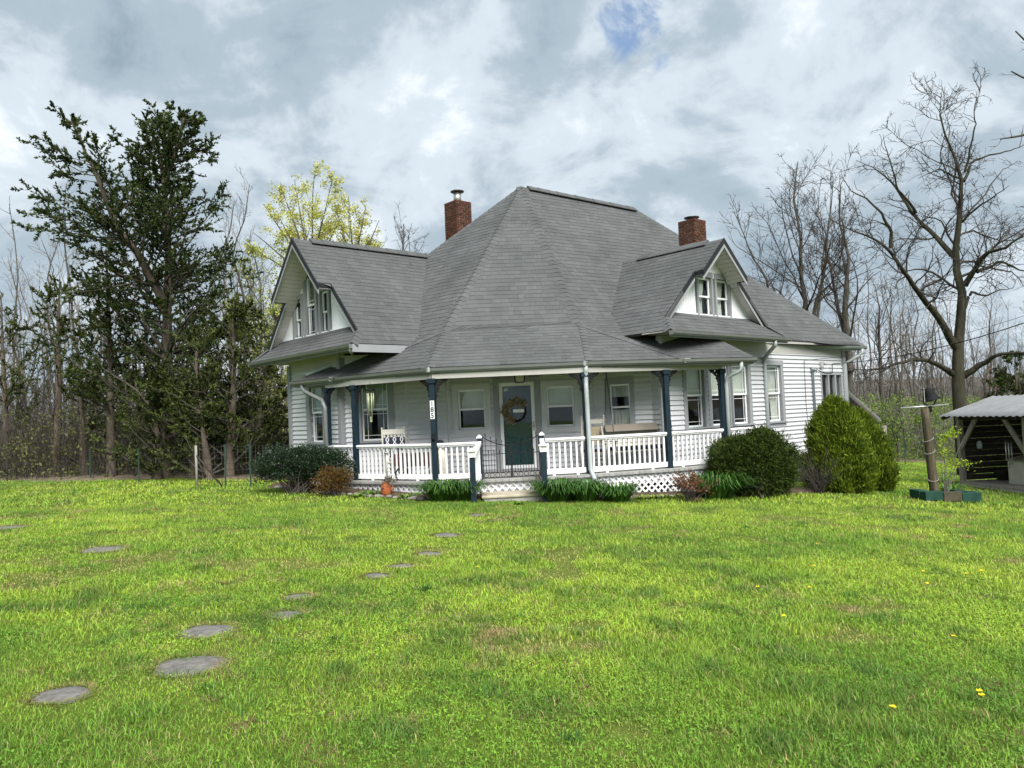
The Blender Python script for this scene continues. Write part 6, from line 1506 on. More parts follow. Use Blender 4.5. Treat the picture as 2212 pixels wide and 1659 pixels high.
def rocker(loc, rz, label, frame_m, slats, cushion_m, woven=False):
    """rocking chair facing -y: seat, arms, rockers, back posts with slats or woven panel"""
    t = thing('rocking_chair', loc, label, 'rocking chair', None, rz)
    for s_ in (-1, 1):
        mb = MB(); mb.tube([(s_ * .26, -.40, .07), (s_ * .26, -.2, .035), (s_ * .26, .1, .022), (s_ * .26, .4, .05), (s_ * .26, .55, .11)], .018, 6); lbuild(mb, 'rocker_runner', frame_m, t)
        mb = MB(); mb.tube([(s_ * .26, -.24, .04), (s_ * .26, -.25, .62)], .019, 8); lbuild(mb, 'leg', frame_m, t)
        mb = MB(); mb.tube([(s_ * .25, .24, .04), (s_ * .25, .24, .45), (s_ * .25, .36, 1.12 if not woven else 1.18)], .02, 8); mb.lathe((s_ * .25, .36, 1.12 if not woven else 1.18), [(.018, 0), (.024, .02), (.012, .05)], 8); lbuild(mb, 'back_post', frame_m, t)
        mb = MB(); mb.box((s_ * .26 - .035, -.30, .62), (.07, 0, 0), (0, .57, .0), (0, 0, .022)); lbuild(mb, 'armrest', frame_m, t)
    mb = MB(); mb.box((-.26, -.27, .40), (.52, 0, 0), (0, .52, -.03), (0, 0, .035)); lbuild(mb, 'seat', M_RUSH if woven else frame_m, t)
    for z, y in ((.22, -.245), (.30, -.245), (.25, .24)): mb = MB(); mb.tube([(-.26, y, z), (.26, y, z)], .012, 6); lbuild(mb, 'stretcher', frame_m, t)
    if woven:
        mb = MB(); mb.box((-.24, .285, .60), (.48, 0, 0), (0, .055, .38), (0, .012, 0)); lbuild(mb, 'woven_back', M_RUSH, t)
        mb = MB(); mb.box((-.24, .348, 1.04), (.48, 0, 0), (0, .016, .10), (0, .016, 0)); lbuild(mb, 'top_slat', frame_m, t, .01)
    else:
        mb = MB(); mb.box((-.25, .335, 1.00), (.50, 0, 0), (0, .02, .12), (0, .02, 0)); lbuild(mb, 'top_slat', frame_m, t, .015)
        for i in range(6): x = -.20 + .08 * i; mb = MB(); mb.box((x - .022, .26, .46), (.044, 0, 0), (0, .09, .54), (0, .012, 0)); lbuild(mb, 'back_slat', frame_m, t)
    if cushion_m:
        mb = MB(); mb.box((-.235, -.25, .435), (.47, 0, 0), (0, .46, -.025), (0, 0, .07)); lbuild(mb, 'seat_cushion', cushion_m, t, .03)
        if not woven: mb = MB(); mb.box((-.24, .20, .50), (.48, 0, 0), (0, .075, .44), (0, -.06, .01)); lbuild(mb, 'back_cushion', cushion_m, t, .03)
    return t
rocker((-2.62, 17.05, FLOOR_Z), R(18), 'white rocking chair with dark trellis cushion, left end of porch', M_CHAIR, 6, M_TRELLIS)
p = at(1283, 1000, 16.95); rocker((p.x, p.y, FLOOR_Z), R(-8), 'cream ladder-back rocking chair with woven back by the right downspout', M_CHAIR, 0, M_BLACKCLOTH, True)
# porch swing on chains
def swing():
    x0, x1 = 2.35, 3.95; y = 16.95; ang = R(18); c = Vector((2.75, 17.0, FLOOR_Z)); t = thing('porch_swing', c, 'pale porch swing with dark seat cushion hanging on chains at the right', 'porch swing', None, R(20)); W = .72
    mb = MB()
    for i in range(5): mb.box((-W, -.24 + i * .10, .42), (2 * W, 0, 0), (0, .085, 0), (0, 0, .022))
    lbuild(mb, 'seat', M_CHAIR, t)
    for i in range(5): mb = MB(); mb.box((-W, .26 + .03 * i, .50 + i * .095), (2 * W, 0, 0), (0, .025, .08), (0, .018, 0)); lbuild(mb, 'back_slat', M_CHAIR, t)
    for s_ in (-1, 1):
        mb = MB(); mb.box((s_ * W - .04, -.28, .64), (.08, 0, 0), (0, .58, 0), (0, 0, .025)); mb.bar((s_ * W, -.22, .42), (s_ * W, -.22, .64), .04, .04); mb.bar((s_ * W, .25, .40), (s_ * W, .40, .98), .04, .04); lbuild(mb, 'arm_frame', M_CHAIR, t)
        for yy in (-.22, .28):
            mb = MB(); a = Vector((s_ * W, yy, .65)); b = Vector((s_ * W, .03, EAVE_Z - .16 - FLOOR_Z)); n = 42
            for i in range(n):
                p0 = a + (b - a) * (i / n); p1 = a + (b - a) * ((i + 1) / n); o_ = Vector((.009, 0, 0)) if i % 2 else Vector((0, .009, 0)); mb.tube([p0 + o_, p1 + o_], .004, 4); mb.tube([p0 - o_, p1 - o_], .004, 4)
            lbuild(mb, 'chain', M_IRON, t)
    mb = MB(); mb.box((-W + .05, -.23, .445), (2 * W - .1, 0, 0), (0, .46, 0), (0, 0, .075)); lbuild(mb, 'seat_cushion', M_BLACKCLOTH, t, .03)
    mb = MB(); mb.box((-W + .02, .24, .84), (2 * W - .04, 0, 0), (0, .12, .16), (0, -.05, .01)); lbuild(mb, 'backrest_cover', mat('taupe_cover', (.15, .135, .11), .8, .1, 5), t, .03)
swing()
# low table and the maroon goods cart behind the left railing
t = thing('garden_cart', (-2.15, 16.95, FLOOR_Z), 'maroon wooden cart on spoked wheels behind the left railing', 'cart', None, R(12)); M_MAROON = mat('maroon_boards', (.055, .016, .018), .6, .25, 5)
mb = MB(); mb.box((-.5, -.22, .30), (1.0, 0, 0), (0, .44, 0), (0, 0, .025)); lbuild(mb, 'cart_bed', M_MAROON, t)
for i in range(2):
    for yy in (-.24, .21): mb = MB(); mb.box((-.52, yy, .33 + i * .13), (1.04, 0, 0), (0, .025, 0), (0, 0, .12)); lbuild(mb, 'side_board', M_MAROON, t)
for x in (-.35, .38):
    for yy in (-.27, .26):
        mb = MB(); mb.tube([(x + .15 * math.cos(a), yy, .155 + .15 * math.sin(a)) for a in [j * math.pi / 10 for j in range(21)]], .014, 6, caps=False)
        for a in range(6): mb.tube([(x, yy, .155), (x + .15 * math.cos(a * 1.047), yy, .155 + .15 * math.sin(a * 1.047))], .007, 5)
        mb.tube([(x, yy - .03, .155), (x, yy + .03, .155)], .025, 8); lbuild(mb, 'wheel', M_IRON, t)
t = thing('side_table', (-1.35, 17.2, FLOOR_Z), 'small grey table beside the cart, left of the gate', 'table', None, R(5))
mb = MB(); mb.box((-.24, -.2, .50), (.48, 0, 0), (0, .4, 0), (0, 0, .03)); lbuild(mb, 'table_top', M_CHAIR, t)
for sx in (-1, 1):
    for sy in (-1, 1): mb = MB(); mb.bar((sx * .19, sy * .15, .5), (sx * .24, sy * .18, 0), .03, .03); lbuild(mb, 'leg', M_CHAIR, t)
# little snowman figure looking over the rail
t = thing('snowman_figure', (-1.62, 16.75, FLOOR_Z), 'little snowman figure with dark cap peeking over the rail beside the numbered post', 'figurine'); M_SNOW = mat('aged_white_figure', (.55, .5, .42), .7, .15, 8)
mb = MB(); mb.lathe((0, 0, 0), [(.10, 0), (.15, .08), (.16, .2), (.12, .34), (.13, .42), (.12, .55), (.07, .64)], 14); lbuild(mb, 'body', M_SNOW, t)
mb = MB(); mb.lathe((0, 0, .63), [(.05, 0), (.085, .05), (.09, .11), (.05, .18)], 14); hd = lbuild(mb, 'head', M_SNOW, t)
mb = MB(); mb.lathe((0, 0, .75), [(.12, 0), (.12, .015), (.085, .02), (.085, .07), (.02, .1)], 14); lbuild(mb, 'cap', M_IRON, t)
mb = MB(); mb.lathe((0, -.085, .69), [(.012, -.012), (.016, 0), (.006, .012)], 8); mb.lathe((.03, -.08, .72), [(.006, 0), (.01, .008), (.002, .016)], 6); mb.lathe((-.03, -.08, .72), [(.006, 0), (.01, .008), (.002, .016)], 6); lbuild(mb, 'face_buttons', mat('red_dot', (.22, .03, .02), .5), t, kind='stuff')
# wind chime under the left eave
def wind_chime(c, label, m, s=1.0, n=6):
    t = thing('wind_chime', c, label, 'wind chime'); mb = MB(); mb.tube([(0, 0, 0), (0, 0, -.12 * s)], .004, 5); mb.lathe((0, 0, -.14 * s), [(.075 * s, 0), (.08 * s, .015 * s), (.03 * s, .03 * s)], 14); lbuild(mb, 'hanger', M_IRON, t)
    for i in range(n):
        a = i * 6.283 / n; x, y = .055 * s * math.cos(a), .055 * s * math.sin(a); L = (.26 + .035 * i) * s; mb = MB(); mb.tube([(x, y, -.14 * s), (x, y, -.19 * s)], .002, 4); mb.tube([(x, y, -.19 * s), (x, y, -.19 * s - L)], .011 * s, 8); lbuild(mb, 'chime_tube', m, t)
    mb = MB(); mb.tube([(0, 0, -.14 * s), (0, 0, -.62 * s)], .002, 4); mb.box((-.02 * s, -.003, -.70 * s), (.04 * s, 0, 0), (0, .006, 0), (0, 0, .1 * s)); lbuild(mb, 'wind_catcher', m, t)
c = at(*Z3(1050, 300), 16.95); wind_chime((c.x, c.y, EAVE_Z - .16), 'pale green wind chime hanging before the left porch window', mat('verdigris_tube', (.30, .33, .20), .4, metal=.3), 1.25)
# wreath on the front door
w = W_ENTRY; wa, wzc = w.hit(*C2(1030, 680)); wc = w.P(wa, wzc, .022); t = thing('door_wreath', wc, 'twig wreath with dried cream flowers hanging on the teal door', 'wreath')
g = np.random.default_rng(3); mb = MB()
for k in range(22):
    ph = rnd.random() * 6; rad = .235 + rnd.uniform(-.025, .025); mb.tube([tuple(w.d * (rad * math.cos(a)) + Z * (rad * math.sin(a)) + w.n * (.015 + .018 * math.sin(a * 5 + ph))) for a in [j * math.pi / 9 for j in range(19)]], .005, 4, caps=False)
lbuild(mb, 'twig_ring', mat('dark_vine_twig', (.028, .018, .012), .9, .3, 9), t)
ang = np.concatenate([g.uniform(1.2, 4.6, 150), g.uniform(.4, 1.4, 30)]); rr_ = .235 + g.normal(0, .04, len(ang)); C = np.stack([w.d.x * rr_ * np.cos(ang) + w.n.x * .05, w.d.y * rr_ * np.cos(ang) + w.n.y * .05, rr_ * np.sin(ang)], 1)
V, F, Cc = leafcloud(C, .1, 7, .045, .035, .018, 5, (.22, .17, .09), (.52, .45, .30)); put('dried_flowers', mesh_np('dried_flowers', V, F, M_LEAF, Cc), t)
mb = MB(); o_ = w.d * -.05 + w.n * .075 + Z * -.03; mb.box(o_, w.d * .26, w.n * .008, Z * .075); sg = lbuild(mb, 'wreath_sign', M_WHITE, t)
# planter jug, small terracotta bits, rabbit statue
p = spot(833, 1074); M_TERRA = mat('orange_terracotta', (.30, .085, .028), .8, .18, 6, .3, 40)
t = thing('pumpkin_planter', p + Vector((0, .1, .02)), 'orange clay face pot with succulents in front of the lattice', 'planter'); mb = MB(); mb.lathe((0, 0, 0), [(.08, 0), (.105, .05), (.118, .13), (.105, .21), (.075, .25), (.07, .27), (.085, .28), (.068, .285), (.06, .25)], 18); lbuild(mb, 'pot', M_TERRA, t)
for sx in (-.05,): mb = MB(); mb.lathe((sx, -.108, .165), [(.0, -.008), (.024, 0), (.0, .014)], 10); lbuild(mb, 'eye_hole', M_DARKROOM, t)
mb = MB(); mb.tube([(.10, 0, .21), (.145, 0, .2), (.145, 0, .12), (.112, 0, .09)], .013, 8); lbuild(mb, 'handle', M_TERRA, t)
C = np.random.default_rng(4).normal(0, 1, (70, 3)) * [.07, .06, .06] + [.05, 0, .30]; V, F, Cc = leafcloud(C, .1, 6, .035, .025, .02, 6, (.07, .06, .045), (.24, .22, .17)); put('succulent', mesh_np('succulent', V, F, M_LEAF, Cc), t)
p = spot(892, 1068); mb = MB(); mb.lathe(p + Vector((0, .25, 0)), [(.05, 0), (.075, .06), (.085, .11), (.09, .115), (.08, .12)], 14); o = mb.build('clay_pot', M_TERRA, loc=p + Vector((0, .25, 0))); tag(o, 'small terracotta pot against the lattice right of the face pot', 'pot')
p = spot(1166, 1076); p += Vector((-.02, .05, 0)); M_STAT = mat('weathered_statue', (.12, .11, .09), .95, .35, 9, .6, 40)
bm_ = MB(); bm_.lathe(p, [(.09, 0), (.115, .06), (.10, .16), (.07, .24), (.055, .27), (.065, .31), (.06, .36), (.03, .40)], 12)
for s_ in (-1, 1): bm_.tube([p + Vector((s_ * .025, 0, .38)), p + Vector((s_ * .032, .015, .45)), p + Vector((s_ * .03, .02, .52))], [.018, .02, .006], 8); bm_.tube([p + Vector((s_ * .06, -.06, .2)), p + Vector((s_ * .05, -.11, .12)), p + Vector((s_ * .05, -.12, .02))], [.03, .025, .03], 8)
o = bm_.build('rabbit_statue', M_STAT, loc=p); tag(o, 'weathered stone rabbit statue at the right end of the step', 'statue')
p = spot(1245, 1062); mb = MB(); mb.box((p.x - .17, p.y + .25, p.z + .26), (.42, 0, 0), (0, .14, 0), (0, 0, .12)); o = mb.build('wooden_trough', mat('straw_trough', (.42, .33, .16), .9, .25, 12), loc=p, bevel=.01); tag(o, 'straw coloured window box above the strappy clumps right of the gate', 'planter')
p = spot(1316, 1078); mb = MB(); mb.box((p.x - .12, p.y - .18, p.z + .02), (.24, 0, 0), (0, .5, .03), (0, 0, .03)); mb.box((p.x - .14, p.y - .18, p.z + .02), (.025, 0, 0), (0, .5, .03), (0, 0, .07)); mb.box((p.x + .115, p.y - .18, p.z + .02), (.025, 0, 0), (0, .5, .03), (0, 0, .07)); o = mb.build('splash_block', M_CONC, loc=p); tag(o, 'grey splash block under the front downspout foot', 'splash block')

# ------------------------------------------------------------------ bell on its post, block planter
BX = at(2015, 1060, 17.0); BZ = ground_z(BX.x, BX.y); bl = Vector((BX.x, BX.y, BZ))
def Q7(x, y): return ((2640 + x * .22305) / 1.35624, (1120 + y * .22305) / 1.35624)
zt = at(*Q7(400, 340), 17.0).z
t = thing('bell_post', bl, 'thick weathered wooden post with iron crossbar carrying the farm bell', 'post'); M_POST = mat('split_grey_post', (.05, .042, .028), .95, 0, 4, .9, 22, .1, col2=(.15, .128, .088), stretch=(7, 7, .5), detail=8)
mb = MB(); n = 14; H = zt - BZ; V = []; F = []
for j in range(9):
    z = H * j / 8
    for i in range(n): a = 2 * math.pi * i / n; r_ = .088 * (1 + .10 * math.sin(a * 3 + .4) + .06 * math.sin(a * 7 + z * 2)) * (1.05 - .1 * j / 8); V.append((r_ * math.cos(a) - .10 * j / 8 + .05, r_ * math.sin(a), z))
for j in range(8):
    for i in range(n): F.append((j * n + i, j * n + (i + 1) % n, (j + 1) * n + (i + 1) % n, (j + 1) * n + i))
F.append(tuple(8 * n + i for i in range(n))); mb.add(V, F, 0, True); lbuild(mb, 'post', M_POST, t)
mb = MB(); mb.tube([(-.58, 0, H + .03), (.46, 0, H + .06)], .022, 8); lbuild(mb, 'crossbar', M_STEEL, t)
for zz in (.45, 1.05, 1.32): mb = MB(); mb.tube([(.103 * math.cos(a) + .05 - .055 * zz, .103 * math.sin(a), zz + .05 * math.sin(a + zz)) for a in [j * math.pi / 8 for j in range(17)]], .008, 5, caps=False); lbuild(mb, 'rope_band', mat('grey_rope', (.26, .25, .22), .9), t)
t = thing('farm_bell', bl + Vector((.06, 0, H + .05)), 'black cast iron farm bell tilted on its yoke atop the wooden post', 'bell'); tilt = R(-16); t.scale = (.74, .74, .74)
mb = MB(); mb.lathe((0, 0, 0), [(.245, -.13), (.25, -.12), (.215, -.075), (.165, .0), (.145, .09), (.135, .16), (.10, .205), (.03, .225), (.03, .25)], 22); mb.lathe((0, 0, 0), [(.235, -.128), (.15, 0), (.12, .14), (.02, .18)], 22)
b_ = lbuild(mb, 'bell', M_IRON, t); b_.location = (.04, 0, .30); b_.rotation_euler.y = tilt
mb = MB(); mb.tube([(0, 0, .12), (0, 0, -.10)], .012, 6); mb.lathe((0, 0, -.15), [(.01, 0), (.04, .03), (.04, .06), (.01, .09)], 10); cl = lbuild(mb, 'clapper', M_IRON, t); cl.location = (.04, 0, .28)
for s_ in (-1, 1): mb = MB(); mb.tube([(0, 0, -.02), (s_ * .13, 0, .04), (s_ * .19, 0, .16), (s_ * .17, 0, .34), (s_ * .15, 0, .52)], .022, 7); lbuild(mb, 'yoke_arm', M_IRON, t)
mb = MB(); mb.tube([(-.2, 0, .50), (.2, 0, .50)], .02, 7); mb.lathe((0, 0, -.20), [(.02, 0), (.055, .04), (.05, .14), (.06, .20)], 10); lbuild(mb, 'yoke_base', M_IRON, t)
mb = MB(); 
for k in range(14): a = Vector((-.16, -.03, .52)) + Vector((.0, 0, -.03)) * k; mb.tube([a, a - Z * .026], .013, 5)
lbuild(mb, 'pull_chain', M_STEEL, t)
# green painted blocks
M_GREEN = mat('green_block_paint', (.008, .034, .025), .7, 0, 6, .5, 50, .2, col2=(.018, .062, .044)); M_RUSTY = mat('worn_brown_block', (.055, .05, .032), .85, .3, 6, .5, 50)
pl = thing('block_planter', bl + Vector((0, -.38, .03)), 'low planter of green painted blocks around the bell post', 'planter')
for i, (x, y, rz, m_) in enumerate(((-.23, .0, 4, M_GREEN), (.17, .0, 1, M_RUSTY), (.57, -.02, -3, M_GREEN), (.78, .24, 62, M_GREEN), (-.36, .30, 92, M_GREEN), (.70, .62, 88, M_GREEN))):
    bx_ = bl.x + x; by_ = bl.y - .35 + y; mb = MB(); mb.cbox((x, y, .085 + ground_z(bx_, by_) - BZ), .39, .19, .19, R(rz)); lbuild(mb, 'block', m_, pl, .006)
mb = MB(); mb.lathe((.17, .38, -.06), [(.42, .0), (.38, .10), (.1, .14)], 18); lbuild(mb, 'planter_soil', M_MULCH, pl)
daylily(2052, 1063, 60, 360, 'green weeds growing inside the block planter', 'weed_tuft', (.04, .12, .012), (.16, .27, .03), 70, .4, 'weed tufts along the bed edge')
# climbing vine with fresh leaves beside the post
g = np.random.default_rng(8); vb = bl + Vector((.26, -.02, .05)); th = thing('climbing_vine', vb, 'thin vine with fresh yellow-green leaves climbing beside the bell post', 'plant'); P = np.empty((10, 9, 3)); P[:, 0] = g.normal(0, .035, (10, 3)) * [1, 1, 0]; d = np.tile([.04, 0, 1.0], (10, 1)) + g.normal(0, .06, (10, 3)); ln = .5 + 1.0 * g.random(10)
for j in range(1, 9): d = d + g.normal(0, .09, (10, 3)); d /= np.linalg.norm(d, axis=1, keepdims=True); P[:, j] = P[:, j - 1] + d * (ln / 8)[:, None]
V, F = tubes(P, np.tile(np.linspace(.011, .005, 9), (10, 1)), 5); put('stems', mesh_np('stems', V, F, M_TWIG_PALE, smooth=True), th)
C = np.concatenate([np.array([.28, 0, .72]) + g.normal(0, 1, (48, 3)) * [.15, .12, .06], np.array([.0, -.05, 1.28]) + np.stack([np.linspace(-.1, .35, 36), 0 * np.linspace(0, 1, 36), np.linspace(-.08, .16, 36)], 1) + g.normal(0, .045, (36, 3)), np.array([.05, 0, 1.02]) + g.normal(0, .06, (14, 3))])
V, F, Cc = leafcloud(C, .1, 7, .05, .028, .03, 9, (.16, .26, .015), (.38, .46, .04)); put('foliage', mesh_np('foliage', V, F, M_LEAF, Cc), th)

# ------------------------------------------------------------------ the open shed
gz0 = -1.0
SH = thing('shed', (SHED_S0.x, SHED_S0.y, gz0), 'open weathered wooden shed with corrugated metal roof at the right edge', 'shed')
e, q = SHED_E, SHED_P
def sp(a, b, z): return SHED_S0 + e * a + q * b + Z * z
FZ = -.72; EZ = 1.10; SL = .30
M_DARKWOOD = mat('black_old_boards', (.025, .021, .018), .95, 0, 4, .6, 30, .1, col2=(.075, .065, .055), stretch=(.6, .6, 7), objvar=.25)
for a, b in ((0, 0), (2.55, 0), (5.2, 0), (0, 2.6), (5.2, 2.6)):
    mb = MB(); p0 = sp(a, b, ground_z(*sp(a, b, 0).xy) - .1); mb.bar(p0, sp(a, b, EZ), .13, .13, up=e); mb.build('post', M_OLDWOOD, SH)
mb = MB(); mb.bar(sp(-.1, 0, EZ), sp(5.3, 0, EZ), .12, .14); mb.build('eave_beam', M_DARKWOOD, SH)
for a0, sgn in ((0, 1), (2.55, -1)): mb = MB(); mb.bar(sp(a0, -.03, EZ - .95), sp(a0 + sgn * .75, -.03, EZ - .02), .13, .05, up=q); mb.build('knee_brace', M_OLDWOOD, SH)
# boards: back wall and far end wall with slits of light between
for k in range(11):
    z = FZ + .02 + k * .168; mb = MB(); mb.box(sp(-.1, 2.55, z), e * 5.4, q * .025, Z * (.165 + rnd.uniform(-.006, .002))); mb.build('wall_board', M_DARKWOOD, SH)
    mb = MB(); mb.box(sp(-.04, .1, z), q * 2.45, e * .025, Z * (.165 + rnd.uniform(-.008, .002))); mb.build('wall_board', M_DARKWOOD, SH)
for k in range(14):
    z = FZ - .1 + k * .142; mb = MB(); mb.box(sp(2.62, -.05, z), e * 2.7, q * .025, Z * .138); mb.build('wall_board', M_OLDWOOD, SH)
mb = MB(); mb.box(sp(-.05, -.1, FZ - .08), e * 5.3, q * 2.7, Z * .08); mb.build('floor', M_OLDWOOD, SH)
lattice(sp(0, -.07, 0), sp(2.5, -.07, 0), FZ - .38, FZ - .09, m=M_CHAIR, sp=.10, host=SH)
# corrugated roof, two slopes
M_TIN = mat('galvanised_roof_sheet', (.27, .275, .28), .38, .15, 2.5, metal=.35, spec=.5, stretch=(1, 1, 1))
def corr(b0, z0, b1, z1, name):
    V = []; F = []; n = 150; m = 3; A0, A1 = -.35, 5.6
    for i in range(n + 1):
        a = A0 + (A1 - A0) * i / n; h = .016 * math.sin(i * 2 * math.pi / 6)
        for j in range(m + 1): f = j / m; V.append(sp(a, b0 + (b1 - b0) * f, z0 + (z1 - z0) * f + h))
    for i in range(n):
        for j in range(m): k = i * (m + 1) + j; F.append((k, k + m + 1, k + m + 2, k + 1))
    mb = MB(); mb.add(V, F, 0, True); o = mb.build(name, M_TIN, SH); s_ = o.modifiers.new('thick', 'SOLIDIFY'); s_.thickness = .004
corr(-.42, EZ + .03, 1.3, EZ + .03 + 1.72 * SL, 'roof_sheet'); corr(3.0, EZ + .03, 1.3, EZ + .03 + 1.72 * SL, 'roof_sheet')
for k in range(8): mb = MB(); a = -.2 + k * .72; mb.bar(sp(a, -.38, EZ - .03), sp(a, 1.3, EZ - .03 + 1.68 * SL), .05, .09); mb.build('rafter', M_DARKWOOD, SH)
# inside: chest, bucket, pan, chime, lantern
t = thing('storage_chest', sp(1.75, .75, FZ), 'pale grey chest with sloping lid inside the shed', 'chest', None, math.atan2(e.y, e.x)); M_CHEST = mat('pale_grey_chest', (.42, .41, .36), .6, .12, 4)
mb = MB(); mb.box((-.5, -.33, 0), (1.0, 0, 0), (0, .66, 0), (0, 0, .62)); lbuild(mb, 'chest_body', M_CHEST, t, .015); mb = MB(); mb.add([(-.53, -.36, .625), (.53, -.36, .625), (.53, .36, .625), (-.53, .36, .625), (-.53, -.36, .66), (.53, -.36, .66), (.53, .36, .80), (-.53, .36, .80)], [(0, 3, 2, 1), (4, 5, 6, 7), (0, 1, 5, 4), (1, 2, 6, 5), (2, 3, 7, 6), (3, 0, 4, 7)]); lbuild(mb, 'lid', mat('dull_tan_lid', (.22, .19, .14), .7, .15, 4), t)
p = sp(.75, 1.1, FZ); mb = MB(); mb.lathe(p, [(.17, 0), (.21, .38), (.22, .39), (.20, .38), (.16, .03)], 16); o = mb.build('bucket', mat('slate_bucket', (.06, .075, .08), .5), loc=p); tag(o, 'dark grey bucket on the shed floor left of the chest', 'bucket')
p = sp(.3, 1.0, FZ); mb = MB(); mb.lathe(p, [(.16, 0), (.25, .26), (.27, .27), (.24, .26), (.15, .03)], 16); o = mb.build('flower_tub', mat('dark_brown_tub', (.05, .045, .04), .6), loc=p); tag(o, 'dark tub on the shed floor beside its left post', 'tub')
c = sp(1.62, .2, EZ - .45); wind_chime((c.x, c.y, c.z), 'silver tube wind chime hanging in the shed opening', M_STEEL, 1.3)
t = thing('hanging_jar', sp(.15, .45, .18), 'pale glass jar hanging near the left post of the shed', 'jar'); mb = MB(); mb.lathe((0, 0, 0), [(.06, 0), (.075, .02), (.075, .15), (.05, .19), (.055, .22)], 12); lbuild(mb, 'jar', mat('pale_jar', (.38, .45, .45), .25), t); mb = MB(); mb.tube([(0, 0, .22), (0, 0, .75)], .004, 5); lbuild(mb, 'hanging_wire', M_IRON, t)
# ------------------------------------------------------------------ back deck at the far right corner of the house
DK = thing('back_deck', tuple(uv(23.6, VR + 1.0, -.9)), 'grey wooden back deck with a small lean-to roof behind the house corner', 'deck')
r0 = at(1830, 842, 25.0); r1 = at(1902, 905, 24.2)
mb = MB(); dd = Vv * 2.2; mb.slab([r0, r1, r1 + dd, r0 + dd], .03, Z); mb.build('lean_to_roof', M_TIN, DK)
mb = MB(); mb.slab([r0 - Z * .12 + Vv * .05, r1 - Z * .12 + Vv * .05, Vector((r0.x, r0.y, r1.z - .12)) + Vv * .05], .03, -Vv); mb.build('gable_boards', M_DARKWOOD, DK)
mb = MB(); mb.bar(r0 - Z * .09, r1 - Z * .09, .04, .07, up=(0, 0, 1)); mb.build('rake_board', M_OLDWOOD, DK)
mb = MB(); mb.slab([r0 - Z * .2, r1 - Z * .2, r1 + dd - Z * .2, r0 + dd - Z * .2], .03, Z); mb.build('roof_lining', M_DARKWOOD, DK)
p0 = at(1884, 985, 23.6); p1 = at(1914, 985, 23.9); zr0 = at(1914, 921, 23.9).z; zd = at(1914, 990, 23.9).z
for p in (Vector((p0.x, p0.y, 0)), Vector((p1.x, p1.y, 0))): mb = MB(); mb.bar(Vector((p.x, p.y, -2.0)), Vector((p.x, p.y, zr0 + .02)), .10, .10, up=(1, 0, 0)); mb.build('deck_post', M_OLDWOOD, DK)
mb = MB(); mb.bar(Vector((p0.x - 1.2, p0.y - .2, zr0)), Vector((p1.x + .03, p1.y, zr0)), .10, .05); mb.build('hand_rail', M_OLDWOOD, DK)
for i in range(11): f = i / 11; mb = MB(); b = Vector((p0.x - 1.2, p0.y - .2, 0)).lerp(Vector((p1.x, p1.y, 0)), f); mb.bar(Vector((b.x, b.y, zd)), Vector((b.x, b.y, zr0)), .035, .035, up=(1, 0, 0)); mb.build('baluster', M_OLDWOOD, DK)
mb = MB(); mb.slab([Vector((p0.x - 1.6, p0.y - .3, zd)), Vector((p1.x + .05, p1.y - .05, zd)), Vector((p1.x - 1.2, p1.y + 2.2, zd)), Vector((p0.x - 2.6, p0.y + 2, zd))], .1, Z); mb.build('deck_floor', M_OLDWOOD, DK)
lattice(Vector((p0.x - 1.2, p0.y - .22, 0)), Vector((p1.x, p1.y - .02, 0)), -1.35, zd - .1, m=M_OLDWOOD, sp=.14, host=DK)
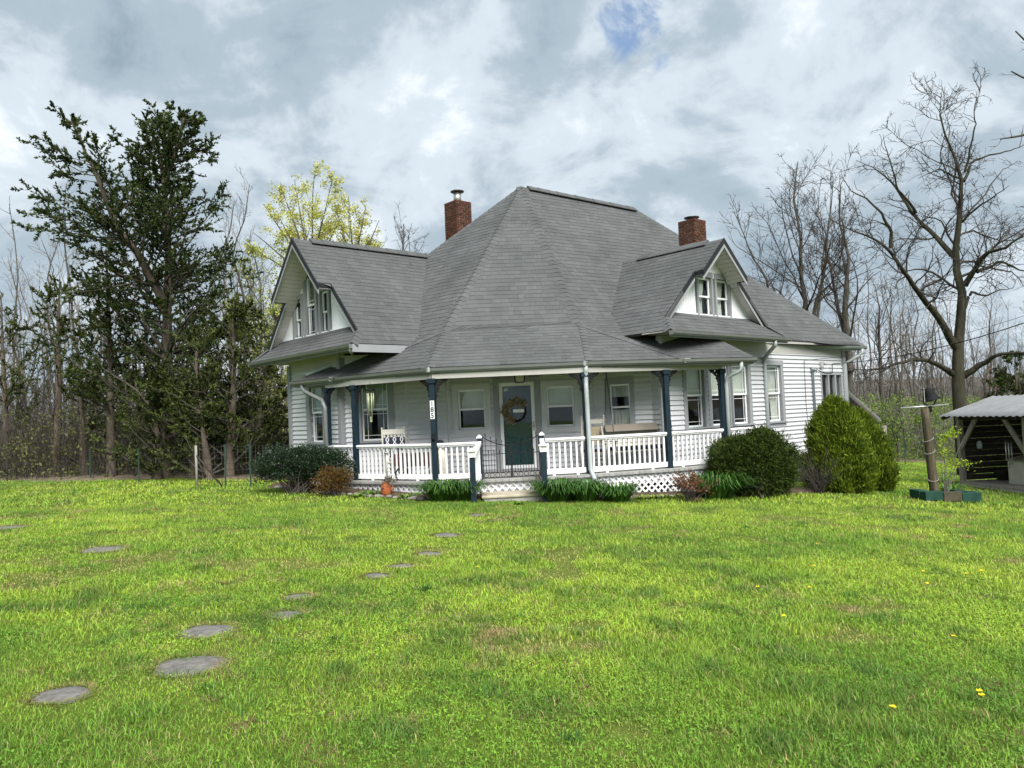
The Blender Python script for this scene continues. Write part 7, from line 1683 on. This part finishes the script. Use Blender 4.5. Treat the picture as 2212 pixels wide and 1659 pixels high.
# ------------------------------------------------------------------ wire fences
M_WIRE = mat('old_wire', (.06, .06, .06), .5, metal=.5); M_TPOST = mat('green_steel_post', (.03, .06, .045), .6)
def fence(pxs, Ys, label, mesh_rows, hp, first_wood=False):
    P = [at(px, 1000, Y) for px, Y in zip(pxs, Ys)]; P = [Vector((p.x, p.y, ground_z(p.x, p.y))) for p in P]; t = thing('wire_fence', P[0], label, 'fence')
    for i, p in enumerate(P):
        mb = MB()
        if first_wood and i == 0: mb.tube([p - Z * .1, p + Z * (hp + .04)], .032, 8); mb.build('fence_post', M_OLDWOOD, t); mb = MB(); mb.tube([p + Z * hp * .8, p + (P[1] - p).normalized() * .8], .025, 6); mb.build('brace', M_DARKWOOD, t)
        else: mb.box(p - Vector((.02, .02, .1)), (.04, 0, 0), (0, .012, 0), (0, 0, hp + .15)); mb.box(p - Vector((.004, .02, .1)), (.008, 0, 0), (0, .04, 0), (0, 0, hp + .15)); mb.build('fence_post', M_TPOST, t)
    mb = MB()
    for a, b in zip(P, P[1:]):
        for k in range(mesh_rows): z = hp * (k + 1) / mesh_rows; mb.tube([a + Z * z, (a + b) / 2 + Z * (z - .01), b + Z * z], .005, 3)
        L = (b - a).length; n = int(L / .18) if mesh_rows > 4 else 0
        for i in range(n): c = a + (b - a) * ((i + .5) / n); mb.tube([c + Z * .02, c + Z * hp], .004, 3)
    mb.build('wire', M_WIRE, t, kind='stuff')
fence((424, 487, 541, 600, 640), (19.3, 19.0, 18.8, 20.3, 21.5), 'wire mesh fence with wooden corner post left of the dark bush', 7, 1.0, True)
fence((-40, 60, 195, 300, 424), (26.5, 25.8, 24.0, 21.7, 19.4), 'low wire fence along the wood on the far left', 3, .9)
fence((1880, 1955, 2040, 2230), (34, 33.5, 33.5, 34), 'thin wire fence at the far end of the right lawn', 3, 1.2)
# ------------------------------------------------------------------ service cables to the house
def cable(pts, r_, label):
    out = []
    for a, b, sag in pts:
        a = Vector(a); b = Vector(b)
        for i in range(13): f = i / 12; out.append(a.lerp(b, f) - Z * sag * 4 * f * (1 - f))
    mb = MB(); mb.tube(out, r_, 6); o = mb.build('service_cable', M_IRON, loc=out[0]); tag(o, label, 'cable')
a_, z_ = W_RIGHT.hit(*Z1(1230, 520)); m0 = W_RIGHT.P(a_, z_, .12); a_, z_ = W_RIGHT.hit(*Z1(1000, 470)); m1 = W_RIGHT.P(a_, z_, .15); a_, z_ = W_RIGHT.hit(*Z1(1235, 400)); m2 = W_RIGHT.P(a_, z_, .1)
far = at(2330, 655, 16.0)
cable([(m1, m0, .06), (m0, m2, -.02), (m2, far, .25)], .012, 'black power cable running from the house mast out to the right')
a_, z_ = W_RIGHT.hit(*Z1(875, 352)); k0 = W_RIGHT.P(a_, z_, .06); far2 = at(2330, 640, 22.0)
cable([(W_RIGHT.P(a_ + .12, .6, .03), W_RIGHT.P(a_ + .02, 1.6, .03), .0), (W_RIGHT.P(a_ + .02, 1.6, .03), k0, .0), (k0, far2, .3)], .007, 'thin wire from the siding hook out to the right')
